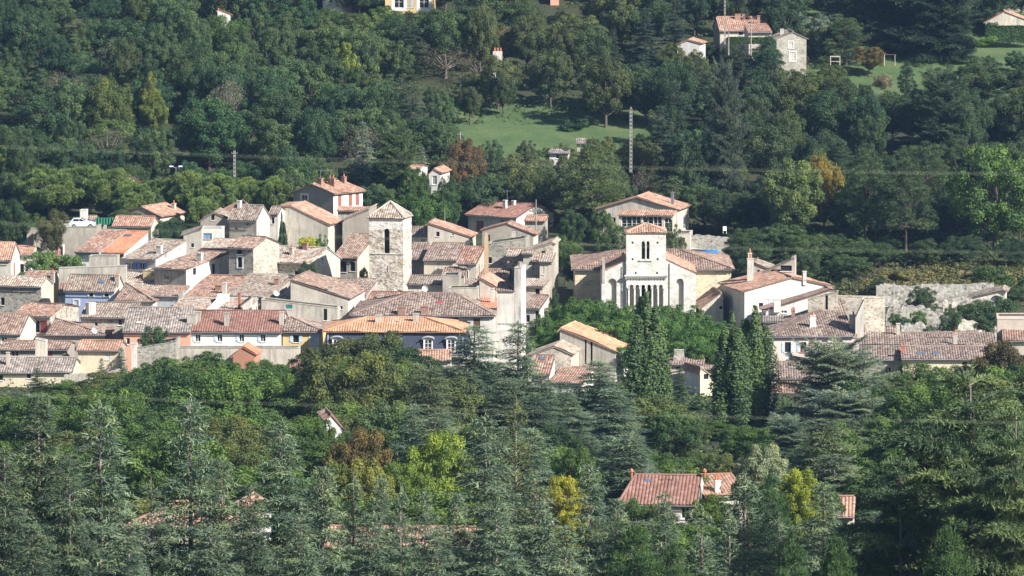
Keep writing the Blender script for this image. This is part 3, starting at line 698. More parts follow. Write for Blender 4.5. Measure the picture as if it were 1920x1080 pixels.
# ---------------- left edge cluster
HH('white house cut by the picture edge behind the green bush', -30, 20, 868, 8, 'gx', E=487, R=456, xc=38, fam='villa', wall=OFFW, wins=[('R', 27, 505, .9, 2.0, S(c=SHR))])
HH('small white wing with red brown roof beside the green bush', 20, 56, 874, 10, 'gx', E=478, R=463, D=7, fam='villa', wall=WHT, wins=[('F', 40, 505, .8, 1.6, WD)])
HH('ruined beige wall building below the green bush', 110, 236, 848, 5, 'flat', EL=503, ER=499, D=1.2, wall=CEML, wins=[('F', 140, 519, .6, 1.0, WD)], auto=False)
HH('narrow house with red tiles and cream gable behind the round stone wall', 45, 98, 849, 16, 'gx', E=521, R=510, xc=117, fam='red', wall=OFFW, side=YCREAM, chims=[(99, 510, 522, .5, S(pots=1))])
HH('rounded rubble stone house at the left edge', -25, 77, 840, 14, 'gx', E=537, R=520, xc=97, fam='pink', wall=STNG, side=CREAM, wins=[('F', 5, 565, .6, 1.1, WD), ('R', 92, 575, .6, 1.1, S(g=WHITE, open=1))])
HH('light blue painted house with yellow framed windows', 122, 214, 829, 14, 'gx', E=545, R=517, xc=233, fam='old', wall=BLUE, side=CREAM, chims=[(220, 515, 528, .6, S(pots=1))], sky=[(190, 530, .9, .5)],
   wins=[('F', 171, 552, .6, .6, S(surround=.25, open=1, g=DK)), ('F', 200, 552, .6, .6, S(surround=.25, open=1, g=DK)), ('F', 143, 568, .7, .8, S(c=SHB, surround=.2))])
HH('brown roofed low house with white parapet left of the blue house', 110, 128, 834, 0, 'gx', E=552, R=532, D=8, fam='red', wall=WHT)
HH('house with long mixed tile roof behind the blue house', 205, 312, 842, 6, 'gx', E=546, R=509, D=12, rf=1.0, fam='pink', wall=BEIGE, chims=[(262, 527, 545, .8, S(pots=1)), (277, 525, 528, .6)])
HH('ochre rubble stone wall house right of the blue house', 268, 318, 848, 14, 'flat', EL=508, ER=509, D=6, wall=stone((.54, .43, .24), 2.6), side=CREAM, auto=False)
HH('square hipped brown roof house right of the blue house', 213, 287, 820, 6, 'quarterL', E=565, R=532, D=10, fam='brown', wall=OFFW, sky=[(242, 547, .4, .3)])
HH('low brown roofed house with dark eave left of the red stripes', 288, 335, 823, 8, 'gx', E=556, R=538, D=8, rf=1.0, fam='brown', wall=BLUEG, chims=[(339, 545, 556, .7, S(pots=1))])
HH('house with curved stone gable right and red brown tiles', 25, 94, 812, 12, 'gx', E=594, R=571, xc=148, fam='red', wall=BEIGE, side=STN, wins=[('F', 62, 612, 2.0, 1.7, S(s=REDF, open=1, g=DK, surround=.05)), ('R', 125, 587, .4, .8, S(f=BRK))])
HH('dark brown ribbed roof house cut by the left edge', -30, 38, 803, 8, 'gx', E=626, R=590, D=11, fam='brown', wall=OFFW, wins=[('F', 8, 638, .8, .9, W1)])
HH('stone walled house with round cream chimney and brown roof', 152, 250, 809, 8, 'gx', E=596, R=569, D=10, fam='old', wall=STN, chims=[(170, 567, 590, 1.4, S(round=1, m=OFFW)), (257, 590, 596, .5)], wins=[('F', 225, 604, .6, .9, W1), ('F', 180, 608, .5, .7, W1)])
HH('broad dark ribbed hip roof house near the left edge', 84, 196, 801, 4, 'quarterL', E=629, R=599, D=10, fam='brown', wall=BEIGE, wins=[('F', 104, 640, .7, .8, W1)], chims=[(194, 607, 625, .4)])
HH('row house under the dark ribbed roof behind the big chimney', 0, 126, 792, 3, 'gx', E=656, R=641, D=8, fam='brown', wall=BROWNG, wins=[('F', 92, 666, .9, 1.2, S(c=SHR)), ('F', 28, 664, 1.0, .8, W1)])  # shadow on the front wall is put into its brownish colour
HH('tall plastered chimney tower rising through the front roofs', 66, 86, 785, 3, 'flat', EL=636, ER=640, D=1.6, wall=CREAM, name='chimney_tower', cat='chimney')
HH('cream house with small pale window among the young firs', 146, 223, 786, 4, 'gx', E=657, R=640, D=7, fam='villa', wall=YCREAM, side=BROWNG, wins=[('F', 202, 669, .55, .8, S(c=SHB))])
HH('low front house with grey brown roof at the left edge', -20, 66, 778, 3, 'gx', E=698, R=671, D=9, fam='grey', wall=YCREAM, chims=[(15, 660, 685, .4)], wins=[('F', 54, 702, .5, 1.0, WD), ('F', 2, 708, .5, .7, WD)])
HH('low front house with grey brown roof below the tall chimney', 68, 135, 778, 3, 'gx', E=697, R=672, D=9, fam='grey', wall=YCREAM)

# ---------------- centre, around the old tower
HH('small white house with low roof right of the old tower top', 765, 816, 868, 4, 'gx', E=442, R=427, D=7, fam='old', wall=OFFW, wins=[('F', 793, 451, .7, .5, W1), ('F', 771, 451, .3, .5, W1)])
HH('cream gabled house sloping down to the right with small window', 802, 881, 862, 6, 'gy', EL=421, ER=445, ax=(804, 420), D=8, fam='villa', wall=CREAM, wins=[('F', 821, 439, .5, .7, WD), ('F', 849, 440, .3, .3, W1)])
HH('wide brown roofed barn with blank cream wall right of the tower', 795, 856, 846, 8, 'gx', E=488, R=457, xc=872, rf=1.0, fam='stripe', wall=CREAM, auto=False)
HH('grey walled wing between the tower and the blank cream wall', 765, 794.5, 851, 4, 'gx', E=486, R=457, D=9, rf=1.0, fam='stripe', wall=GREY)
HH('small house with bright red patched roof and white window', 858, 893, 838, 14, 'gx', E=494, R=464, xc=908, rf=1.0, fam='red', wall=OFFW, side=STN, wins=[('F', 874, 515, .6, 1.2, S(surround=.1)), ('F', 873, 499, .5, .4, W1), ('R', 899, 505, .4, 1.6, WD)])
HH('grey plaster gabled house with red verge and pale door', 904, 1000, 858, 9, 'gy', EL=432, ER=440, ax=(950, 420), xc=1009, fam='red', wall=BROWNG, side=CREAM, wins=[('F', 915, 447, .6, 1.0, S(f=flatm('blue_frame', (.2, .3, .5)))), ('F', 964, 440, .8, 1.3, S(c=OFFW))])
HH('rubble stone wall house under the grey gabled house', 914, 985, 849, 6, 'flat', EL=458, ER=448, D=6, wall=STNG, wins=[('F', 919, 488, .5, .9, WD)])
HH('shaded stone house with scraps of tiled roof in the steep quarter', 951, 986, 843, 8, 'gx', E=480, R=468, D=6, fam='pink', wall=STNG)
HH('tall cream tower house at the right end of the old quarter', 1012, 1035, 830, 3, 'gx', E=491, R=476, D=10, rf=1.0, fam='pink', wall=CREAM, side=GREY, wins=[('F', 1018, 505, .3, 1.4, S(c=OFFW)), ('F', 1018, 540, .35, .8, W1)])  # shadow on the narrow side is put into its grey colour
HH('stone house with sloping roof and tiny square window above the cream one', 982, 1037, 839, 6, 'gy', EL=474, ER=457, ax=(1035, 456), D=8, fam='pink', wall=STN, wins=[('F', 1019, 474, .6, .55, WD)])
HH('grey plaster wall house with narrow flat front', 981, 999, 832, 4, 'gx', E=476, R=470, D=5, fam='pink', wall=LGREY)
HH('rubble walled house left of the tall cream tower house', 999.5, 1013, 832, 4, 'gx', E=489, R=478, D=6, fam='pink', wall=STN)
HH('house with small red slope behind the ruined clock tower', 975, 1018, 816, 8, 'gx', E=538, R=524, D=7, rf=1.0, fam='pink', wall=STN, wins=[('F', 1008, 550, .6, 1.5, WD)])
HH('ivy covered house with brown roof behind the clock tower', 984, 1012, 806, 8, 'gx', E=579, R=555, D=9, rf=1.0, fam='brown', wall=OFFW, wins=[('F', 1007, 590, .5, 1.0, WD), ('F', 990, 597, .5, 1.0, WD)])
HH('low cream house with dark eave and dishes below the tower', 764, 829, 827, 4, 'gx', E=534, R=518, D=7, rf=1.0, fam='old', wall=CREAM)
HH('grey cement gable block beside the dish house', 830, 861, 824, 3, 'flat', E=517, D=5, wall=GREY, auto=False)
HH('small house with short orange tile patch between cement walls', 869, 894, 821, 8, 'gx', E=539, R=525, D=5, rf=1.0, fam='stripe', wall=STN)
HH('beige cement courtyard wall building in the steep quarter', 841, 896, 814, 3, 'flat', EL=541, ER=540, D=4, wall=CEML, auto=False)
HH('cream plaster house with smooth pinkish sloping roof', 899, 931, 816, 10, 'gy', EL=523, ER=541, ax=(900, 522), D=8, fam='villa', wall=CREAM)
HH('house with flat orange roof in the shade of the clock tower', 893, 933, 808, 8, 'gx', E=577, R=558, D=9, rf=1.0, fam='new', wall=CREAM, chims=[(923, 540, 568, .5, S(m=OFFW))])
HH('dark brown stone house deep in the steep quarter', 900, 951, 838, 5, 'gx', E=522, R=506, D=8, fam='brown', wall=STNG)
HH('small tiled house above the cement courtyard', 830, 870, 834, 5, 'gx', E=516, R=503, D=7, fam='brown', wall=BEIGE)
HH('house with scrap of red roof at the foot of the old tower', 684, 764, 817, 5, 'gx', E=572, R=549, D=9, rf=1.0, fam='red', wall=OFFW, chims=[(713, 552, 560, .9)])
# freestanding tall chimney
q = MB(); a = pt(912, 443, 834); zb = G(a.x, 834); q.box(a.x - .28, a.x + .28, 833.7, 834.3, zb, a.z); q.box(a.x - .2, a.x + .2, 833.8, 834.2, a.z, a.z + .5); o = q.build('tall_chimney', plaster((.55, .38, .22), .4)); tag(o, 'tall slender orange plaster chimney shaft in the steep quarter', 'chimney')

# white villas
HH('white villa with low brown roof above the steep quarter', 878, 968, 903, 34, 'gx', E=407, R=381, xc=1038, fam='flat', wall=WHT, oe=.5, orr=.4,
   wins=[('F', 900, 424, 1.4, 1.7, S(c=SHR)), ('F', 945, 420, 1.2, 1.2, S(c=SHR)), ('R', 1030, 417, .8, 1.2, W1)], chims=[(947, 375, 391, .55, S(m=WHT)), (963, 376, 385, .5, S(m=WHT))])
HH('small tiled veranda on the right of the white villa', 984, 1022, 892, 8, 'gx', E=415, R=405, D=3, rf=1.0, fam='villa', wall=GREY, name='veranda', cat='veranda', cornice=False)
HH('broad cream villa with gable front and terrace behind the church', 1122, 1270, 893, 14, 'gy', EL=391, ER=392, ax=(1194, 370), xc=1292, fam='villa', wall=CREAM, side=CREAM, oe=.5, orr=.4,
   chims=[(1193, 356, 373, .9, S(m=WHT)), (1261, 360, 385, .4, S(m=ZINC))], wins=[('F', 1140, 415, 1.2, 1.2, W1), ('F', 1149, 415, .9, 1.2, W1), ('F', 1130, 415, .6, 1.0, W1), ('R', 1282, 416, 1.2, 2.2, S(surround=.1))])
HH('glazed porch with long tile roof on the cream villa', 1160, 1262, 886, 10, 'gx', E=405, R=395, D=3.5, rf=1.0, fam='villa', wall=CREAM, cornice=False, name='glazed_porch', cat='porch',
   wins=[('F', 1175, 416, 1.6, 1.6, S(g=GLASS)), ('F', 1193, 416, 1.4, 1.6, S(g=GLASS)), ('F', 1215, 416, 1.6, 1.6, S(g=GLASS)), ('F', 1233, 416, 1.3, 1.6, S(g=GLASS)), ('F', 1253, 422, 1.2, 2.2, S(arch=1, g=GLASS))])
HH('cream terrace base with small square window right of the church tower', 1262, 1294, 882, 6, 'flat', E=438, D=5, wall=CREAM, wins=[('F', 1281, 450, .5, .7, S(f=SHR))], name='terrace', cat='terrace')

# ---------------- right cluster
HH('long white gabled house right of the church', 1396, 1558, 817, -13, 'gy', EL=546, ER=537, ax=(1485, 521), xc=1353, fam='villa', wall=WHT, side=OFFW, oe=.5, orr=.25, wins=[('L', 1374, 590, .6, 1.2, WD)], chims=[(1508, 508, 526, .5, S(m=OFFW))])
HH('stone roofed shed leaning against the church side', 1316, 1356, 823, -6, 'gy', EL=578, ER=556, ax=(1352, 551), D=8, fam='brown', wall=CREAM, wins=[('F', 1352, 577, .6, .6, W1)])
HH('small house with tall pale chimneys behind the long white gable', 1408, 1462, 832, 8, 'gy', EL=495, ER=514, ax=(1412, 494), D=7, fam='old', wall=CREAM, side=BEIGE, wins=[('F', 1422, 511, .4, .8, S(f=SHR))])
HH('open roof loggia with pillars above the white gable house', 1436, 1490, 827, 6, 'gy', EL=511, ER=486, ax=(1488, 486), D=4, fam='old', wall=BEIGE, wins=[('F', 1456, 509, 1.6, .6, WD), ('F', 1474, 503, 1.6, .8, WD)], name='loggia', cat='loggia')
for px, r0, r1, wd, lab in ((1407, 486, 560, .9, 'broad grey chimney stack beside the church roof'), (1415, 542, 570, .8, 'short white chimney block low beside the church annex'), (1406, 476, 500, .5, 'tall narrow chimney with red pot beside the church roof')):
    q = MB(); yy = 824 + px % 3; a = pt(px, r0, yy); zb = G(a.x, yy); q.box(a.x - wd / 2, a.x + wd / 2, yy - .35, yy + .35, zb + 3, a.z); q.box(a.x - wd / 2 - .06, a.x + wd / 2 + .06, yy - .41, yy + .41, a.z, a.z + .12)
    o = empty('chimney_stack', (0, 0, 0)); c = q.build('shaft', OFFW, o); tag(o, lab, 'chimney')
    q = MB(); q.tube([(a.x, yy, a.z + .12), (a.x, yy, a.z + .75)], [.16, .12], 8); q.build('chimney_pot', TERRA, o)
HH('white stepped terrace house with roof chimneys, right of the poplars', 1432, 1500, 806, 3, 'gx', E=604, R=590, D=6, rf=1.0, fam='grey', wall=WHT, chims=[(1479, 586, 606, .8, S(m=WHT)), (1487, 582, 600, .5, S(pots=2, m=BRK)), (1457, 595, 606, .5)])
HH('white wall house with slanting brown roof strip below the gable', 1436, 1560, 811, -4, 'gy', EL=583, ER=545, ax=(1556, 545), D=5, fam='brown', wall=WHT, chims=[(1457, 560, 577, .95, S(m=WHT))], wins=[('F', 1470, 585, .8, .4, W1)])
HH('rubble stone house with dark doorway right of the white gable', 1515, 1571, 806, 4, 'flat', EL=563, ER=548, D=2, wall=STN, wins=[('F', 1550, 566, .35, 2.2, WD)], auto=False)
HH('low rubble stone wall house with chimney row', 1571.5, 1660, 812, 3, 'flat', EL=556, ER=558, D=1.0, wall=STN, auto=False)
HH('pink white house with blue shutters and big striped roof', 1446, 1602, 795, -4, 'quarter', E=631, R=563, D=15, fam='stripe', wall=plaster((.66, .56, .50), .2), side=BLUEG, wins=[('F', 1477, 651, .8, 1.4, S(s=SHB, open=1, g=DK)), ('F', 1506, 651, .8, 1.4, S(s=SHB, f=SHR)), ('F', 1546, 645, .8, .9, S(s=SHB, f=SHR)), ('F', 1575, 645, .8, .9, S(s=SHB, f=SHR))],
   chims=[(1524, 591, 615, .9, S(m=WHT, pots=1, taper=.08)), (1600, 590, 618, 1.1, S(m=LGREY, pots=1))])
HH('tall rubble stone building end behind the striped roofs', 1621, 1659, 800, 4, 'flat', EL=559, ER=560, D=1.5, wall=RUB, auto=False)
HH('cream party wall stub between the striped roofs', 1604, 1620, 796, 3, 'flat', EL=598, ER=562, D=3, wall=OFFW, name='party_wall', cat='wall')
HH('house with short striped roof right of the cream party wall', 1611, 1687, 792, 3, 'gx', E=647, R=614, D=11, rf=1.0, fam='stripe', wall=BEIGE)
HH('house with wide striped roof in front, left half of the pair', 1516, 1611, 784, 3, 'gx', E=674, R=645, D=9, rf=1.0, fam='stripe', wall=BEIGE, chims=[(1606, 632, 662, .7, S(m=LGREY, pots=1)), (1521, 642, 650, .4, S(m=TERRA))])
HH('house with wide striped roof in front, right half of the pair', 1612, 1689, 784, 3, 'gx', E=675, R=646, D=9, rf=1.0, fam='stripe', wall=BEIGE, side=BLUEG, wins=[('F', 1665, 694, .9, .9, W1)])
HH('long narrow striped roof house behind the skylight roof', 1688, 1868, 792, 2, 'gx', E=648, R=626, D=8, rf=1.0, fam='stripe', wall=BEIGE, chims=[(1684, 606, 632, .5, S(m=LGREY)), (1791, 624, 647, .6, S(m=LGREY, pots=1))])
HH('long striped roof house with two blue skylights', 1692, 1858, 781, 2, 'gx', E=674, R=651, D=7, rf=1.0, fam='stripe', wall=YCREAM, chims=[(1693, 648, 662, .5, S(m=TERRA)), (1851, 650, 662, .5, S(m=BRK))], sky=[(1727, 664, 1.1, .8), (1756, 664, 1.1, .8)], wins=[('F', 1809, 682, .7, .5, WD), ('F', 1839, 682, .7, .5, WD)])
HH('far strip of striped roof behind the skylight house', 1740, 1836, 797, 2, 'gx', E=634, R=622, D=5, rf=1.0, fam='stripe', wall=BEIGE)
HH('beige block with blue grey roof edge at the right border', 1870, 1960, 799, 4, 'flat', E=599, D=8, wall=plaster((.56, .48, .40), .3))
HH('red tiled lean-to against the beige block at the right border', 1882, 1960, 792, 4, 'gx', E=640, R=617, D=8, rf=1.0, fam='red', wall=BEIGE)
HH('low house with short striped roof behind the blue cedar', 1440, 1520, 777, 2, 'gx', E=710, R=680, D=9, rf=1.0, fam='stripe', wall=BEIGE)
HH('low red tiled house with white fascia left of the blue cedar', 1436, 1504, 770, 2, 'gx', E=739, R=712, D=8, rf=1.0, fam='red', wall=WHT, wins=[('F', 1456, 758, 2.4, 1.2, S(g=GLASS, f=SHR))])
HH('small stone house with rounded dovecote on its roof', 1244, 1318, 777, 4, 'gx', E=684, R=667, D=7, rf=1.0, fam='brown', wall=RUB, wins=[('F', 1272, 690, .6, .7, WD)], chims=[(1273, 655, 678, 1.7, S(m=STNG, d=1.2, taper=.25))])
HH('low striped roof house between the dovecote and the poplars', 1320, 1352, 777, 2, 'gx', E=692, R=675, D=7, rf=1.0, fam='stripe', wall=BEIGE)
HH('cement walled yard building left of the poplars', 1245, 1315, 770, 4, 'flat', EL=706, ER=695, D=5, wall=CEML, auto=False)
HH('cream gabled house with dark attic opening beside the poplars', 1313, 1346, 764, -22, 'gy', EL=697, ER=714, ax=(1314, 690), xc=1283, fam='villa', wall=YCREAM, side=WHT, wins=[('F', 1324, 706, .7, .7, WD)])
HH('tall pale house with long orange roof falling to the right', 1050, 1154, 785, 13, 'gy', EL=619, ER=658, ax=(1052, 617), xc=1180, fam='orange', wall=LGREY, side=WHT, orr=.2, wins=[('F', 1098, 660, .25, 3.4, WD), ('F', 1109, 664, .3, 3.4, WD)])
HH('low stone house with grey gable in front of the orange roof', 990, 1071, 778, 8, 'gy', EL=668, ER=665, ax=(1040, 651), D=8, fam='pink', wall=RUB)
HH('small house with red striped roof and white skylight', 996, 1030, 772, 14, 'gx', E=701, R=668, xc=1040, rf=1.0, fam='red', wall=CREAM, side=WHT, sky=[(1018, 674, .9, .6)])
HH('low house with red roof in front of the orange roofed one', 1033, 1092, 769, 10, 'gx', E=718, R=690, D=9, rf=1.0, fam='red', wall=WHT)

# ---------------- foreground houses among the cedars
HH('large house with dark red roof and finials among the cedars', 1160, 1308, 560, 6, 'hip', E=946, R=893, D=11, ins=(1.2, 0), fam='flat', wall=OFFW, group='houses among the cedars', cap=True, sky=[(1215, 904, .6, .5)], wins=[('F', 1285, 962, .8, 1.1, W1)])
HH('right wing with orange red roof and white chimney among the cedars', 1322, 1396, 566, -14, 'gx', E=930, R=892, D=9, fam='villa', wall=OFFW, group='houses among the cedars', chims=[(1345, 900, 925, .55, S(m=WHT, pots=2))])
HH('low house with pinkish roof and white chimney behind the yellow tree', 1030, 1110, 540, -6, 'gx', E=958, R=934, D=9, fam='pink', wall=WHT, group='houses among the cedars', chims=[(1086, 918, 945, .9, S(m=WHT))])
HH('house with orange tiles half hidden behind the left cedars', 240, 410, 505, 10, 'hip', E=990, R=944, D=10, ins=(3.2, 2.0), xc=None, fam='villa', wall=CREAM, group='houses among the cedars')
HH('bright white gable house behind the left cedars', 405, 472, 512, 10, 'gy', EL=985, ER=968, ax=(440, 948), D=8, fam='villa', wall=WHT, group='houses among the cedars')
HH('long low house with faded tile roof hidden behind the middle cedars', 610, 890, 520, 3, 'gx', E=1030, R=990, D=9, fam='villa', wall=BEIGE, group='houses among the cedars')
HH('house with plain orange roof glimpsed left of the great cedar', 1535, 1600, 545, 4, 'gx', E=968, R=933, D=9, fam='villa', wall=CREAM, group='houses among the cedars')
HH('small white gable with dark roof edge among the oaks', 612, 645, 640, -8, 'gy', EL=785, ER=806, ax=(622, 780), D=6, fam='red', wall=WHT, group='houses among the cedars', chims=[(613, 775, 787, .5, S(m=BRK))])
for px, r in ((1184, 893), (1321, 893), (1398, 890)):
    a = pt(px, r, 565); q = MB(); q.tube([a + Vector((0, 0, -.15)), a + Vector((0, 0, .5))], [.10, .16], 8); q.tube([a + Vector((0, 0, .45)), a + Vector((0, 0, .6)), a + Vector((0, 0, .8))], [.24, .2, .03], 8)
    o = q.build('roof_finial', TERRA); tag(o, {1184: 'terracotta finial on the left end of the dark red ridge', 1321: 'terracotta finial where dark red and orange roofs meet', 1398: 'terracotta finial on the right end of the orange red ridge'}[px], 'finial', 'roof finials')

# ---------------- houses on the hill
HH('yellow walled house with tall white windows at the top edge', 722, 812, 1040, 3, 'gx', E=-45, R=-70, D=9, fam='villa', wall=YEL, side=YEL, group='houses on the hill', wins=[('F', 748, -2, 1.7, 3.2, S(surround=.5)), ('F', 795, -2, 1.7, 3.2, S(surround=.5)), ('F', 770, 6, 1.3, 1.6, S(c=LGREY))])
HH('white house sliver with long windows at the top edge', 605, 640, 1040, 18, 'gx', E=-30, R=-50, D=8, fam='villa', wall=WHT, group='houses on the hill', wins=[('F', 620, -8, .6, 2.4, WD)])
HH('tiny pink wall at the top edge above the light woods', 1032, 1048, 1050, 0, 'gx', E=-8, R=-20, D=6, fam='villa', wall=PINK, group='houses on the hill')
HH('long tile roofed farmhouse with three chimneys on the hill', 1350, 1442, 1012, -4, 'gx', E=57, R=33, D=11, fam='villa', wall=CREAM, group='houses on the hill', chims=[(1383, 26, 38, 1.0, S(m=BRK)), (1394, 26, 38, .5, S(m=BRK)), (1422, 29, 50, .5, S(m=BRK))], wins=[('F', 1389, 61, .7, .9, WD)])
HH('lower wing of the long farmhouse on the hill', 1404, 1446, 1003, -4, 'gx', E=61, R=47, D=7, rf=1.0, fam='villa', wall=CREAM, group='houses on the hill')
HH('tall stone farmhouse with pale stone corners standing alone on the hill', 1456, 1512, 985, -4, 'gy', EL=73, ER=72, ax=(1487, 61), D=8, fam='old', wall=stone((.42, .39, .33), 3.0, (.46, .42, .35), .3), group='houses on the hill', chims=[(1466, 54, 66, .6, S(m=OFFW))], wins=[('F', 1483, 84, .8, 1.1, S(c=STNW, surround=.15)), ('F', 1486, 106, 1.0, 1.6, S(c=STNW, surround=.15))])
HH('white walled house low among bushes on the upper hill', 1270, 1312, 1000, 10, 'gy', EL=84, ER=82, ax=(1290, 76), D=7, fam='villa', wall=WHT, group='houses on the hill')
HH('beige gable house behind the hedge at the top right', 1848, 1925, 1030, 3, 'gy', EL=42, ER=38, ax=(1883, 22), D=9, fam='villa', wall=CREAM, group='houses on the hill')
HH('tile roofed house with chimneys at the top right corner', 1832, 1880, 1042, 3, 'gx', E=18, R=8, D=8, fam='villa', wall=CREAM, group='houses on the hill', chims=[(1865, 10, 14, .6, S(m=WHT))])
HH('white upper house cut by the top right corner', 1884, 1960, 1046, 3, 'gx', E=1, R=-12, D=8, fam='villa', wall=LGREY, group='houses on the hill')
HH('white pavilion with flat brown roof at the meadow edge', 1030, 1066, 942, 6, 'gx', E=287, R=280, D=6, fam='grey', wall=WHT, group='houses on the hill', wins=[('F', 1048, 292, 1.0, 1.0, S(arch=1, g=DK))])
HH('small grey shed roof at the top of the meadow corner', 1082, 1100, 944, 0, 'gx', E=268, R=262, D=3, fam='grey', wall=GREY, group='houses on the hill', name='shed', cat='shed')
HH('white house end half hidden by cedars below the brown tree', 804, 825, 916, 12, 'gy', EL=327, ER=324, ax=(814, 318), D=7, fam='villa', wall=WHT, group='houses on the hill', wins=[('F', 815, 338, .7, 1.4, W1)])
HH('white house corner showing between the blue spruce and green cedar', 764, 786, 920, 10, 'gx', E=318, R=311, D=7, fam='villa', wall=WHT, group='houses on the hill')
HH('low pink roof end above the umbrella pines', 232, 269, 922, -10, 'gy', EL=325, ER=345, ax=(234, 326), D=7, fam='villa', wall=CREAM, group='houses on the hill')
HH('small house with orange roof glimpsed high in the woods', 408, 432, 1022, -6, 'gy', EL=20, ER=27, ax=(410, 18), D=6, fam='new', wall=WHT, group='houses on the hill')

# ------------------------------------------------------------------ church, towers, ruins and street things
def merge(sub, main):
    from mathutils import Matrix
    mw = lambda o: Matrix.Translation(o.location) @ o.rotation_euler.to_matrix().to_4x4()
    T = mw(main.root).inverted() @ mw(sub.root)
    for c in list(sub.root.children): c.parent = main.root; c.matrix_parent_inverse = T
    bpy.data.objects.remove(sub.root)
    return main
def HB(*a, **k): return house('x', None, None, *a, **k)
def add_part(H, mb, name, mat): return mb.build(name, mat, H.root)

def church():
    CH = house('church', 'pale stone church with square bell tower and six arched portico', 'church', 1078, 1371, 836, 0, 'hip', E=505, R=469, D=21, ins=(7.5, 7.5), fam='brown', wall=OCH, oe=.5, lblroof='broad grey brown hipped nave roof')
    for a, kw in (((1128, 1174, 822.9, 0, 'gy'), dict(EL=512, ER=489, ax=(1174, 489), D=13, fam='villa', wall=ASH, side=ASH, oe=.05, orr=.05, wins=[('F', 1148, 552, 1.2, 4.5, S(arch=1, deep=1, g=OFFW))])),
                  ((1249, 1305, 822.9, 0, 'gy'), dict(EL=488, ER=513, ax=(1249, 488), D=13, fam='villa', wall=ASH, side=RUB, oe=.05, orr=.05, wins=[('F', 1275, 552, 1.05, 4.5, S(arch=1, deep=1, g=OFFW))]))):
        merge(HB(*a, **kw), CH)
    y = 822.5; ho = [('F', p, r, .26, .30, S(deep=1, g=DK)) for p, r in ((1186, 455), (1233, 455), (1186, 486), (1233, 486), (1192, 512), (1232, 512))]
    tw = [('F', c, 469, .42, 2.55, S(arch=1, deep=1, g=DK)) for c in (1206, 1215)]
    po = [('F', c, 556, .5, 3.3, S(arch=1, deep=1, g=(GLASS if i in (2, 3) else CREAM))) for i, c in enumerate((1184, 1195, 1206, 1217, 1228, 1239))]
    T = HB(1174.3, 1248.7, y, 0, 'pyr', E=437, R=420, D=5.6, fam='villa', wall=ASH, side=ASH, oe=.18, wins=ho + tw + po, cornice=False)
    W, A = T.W, T.A; zz = lambda r: XZ(1211, r)[1] * y - T.zg; sx = lambda p: XZ(p, 500)[0] * y - A.x
    q = MB(); q.box(-.25, W + .25, -.42, -.003, zz(518), zz(515.5)); q.box(-.15, W + .15, -.28, -.003, zz(521), zz(518.1))
    for k in range(14): x = -.05 + (W - .1) * k / 13; q.box(x - .06, x + .1, -.2, -.003, zz(523.5), zz(521.1))
    q.build('cornice', ASH, T.root)
    q = MB(); q.box(sx(1198), sx(1223), -.16, -.003, zz(489.5), zz(487.3)); q.build('window_ledge', ASH, T.root)
    cs = [1178.5, 1189.5, 1200.5, 1211.5, 1222.5, 1233.5, 1244.5]
    for c in cs:
        q = MB(); x = sx(c); q.tube([(x, -.14, zz(600)), (x, -.14, zz(541))], .11, 10); q.box(x - .17, x + .17, -.3, -.004, zz(541), zz(538.4)); q.build('column', ASH, T.root)
    for c in (1184, 1195, 1206, 1217, 1228, 1239):
        q = MB(); x = sx(c); r_ = .34; zc = zz(556) + 1.65 - .25; q.tube([(x + r_ * math.cos(math.pi * k / 10), -.05, zc + r_ * math.sin(math.pi * k / 10)) for k in range(11)], .06, 5); q.build('arch_moulding', ASH, T.root)
    q = MB(); x = sx(1210.5); q.tube([(x, -.02, zz(488)), (x, -.02, zz(456))], .07, 8); q.build('mullion_column', ASH, T.root)
    merge(T, CH)
    for p in (1174, 1255.5):
        a = pt(p, 490, 822.4); q = MB(); zb = pt(p, 600, 822.4).z; L = CH.root.location
        q.tube([(a.x - L.x, a.y - L.y - 0.02 + (.42 if p > 1250 else 0), a.z - L.z - .3), (a.x - L.x, a.y - L.y - .02 + (.42 if p > 1250 else 0), zb - L.z)], .06, 6); q.build('downpipe', ZINC, CH.root)
    q = MB(); a = pt(1132, 504, 822.8); L = CH.root.location; q.box(a.x - L.x - .2, a.x - L.x + .2, a.y - L.y, a.y - L.y + .5, a.z - L.z - 2, a.z - L.z + 1.6); q.build('corner_post', LGREY, CH.root)
    q = MB(); a = pt(1211, 420, 825.3); q.tube([a - L, a - L + Vector((0, 0, 1.6))], .035, 5); q.tube([a - L + Vector((-.3, 0, 1.2)), a - L + Vector((.3, 0, 1.2))], .03, 5); q.build('iron_cross', DK, CH.root)
church()

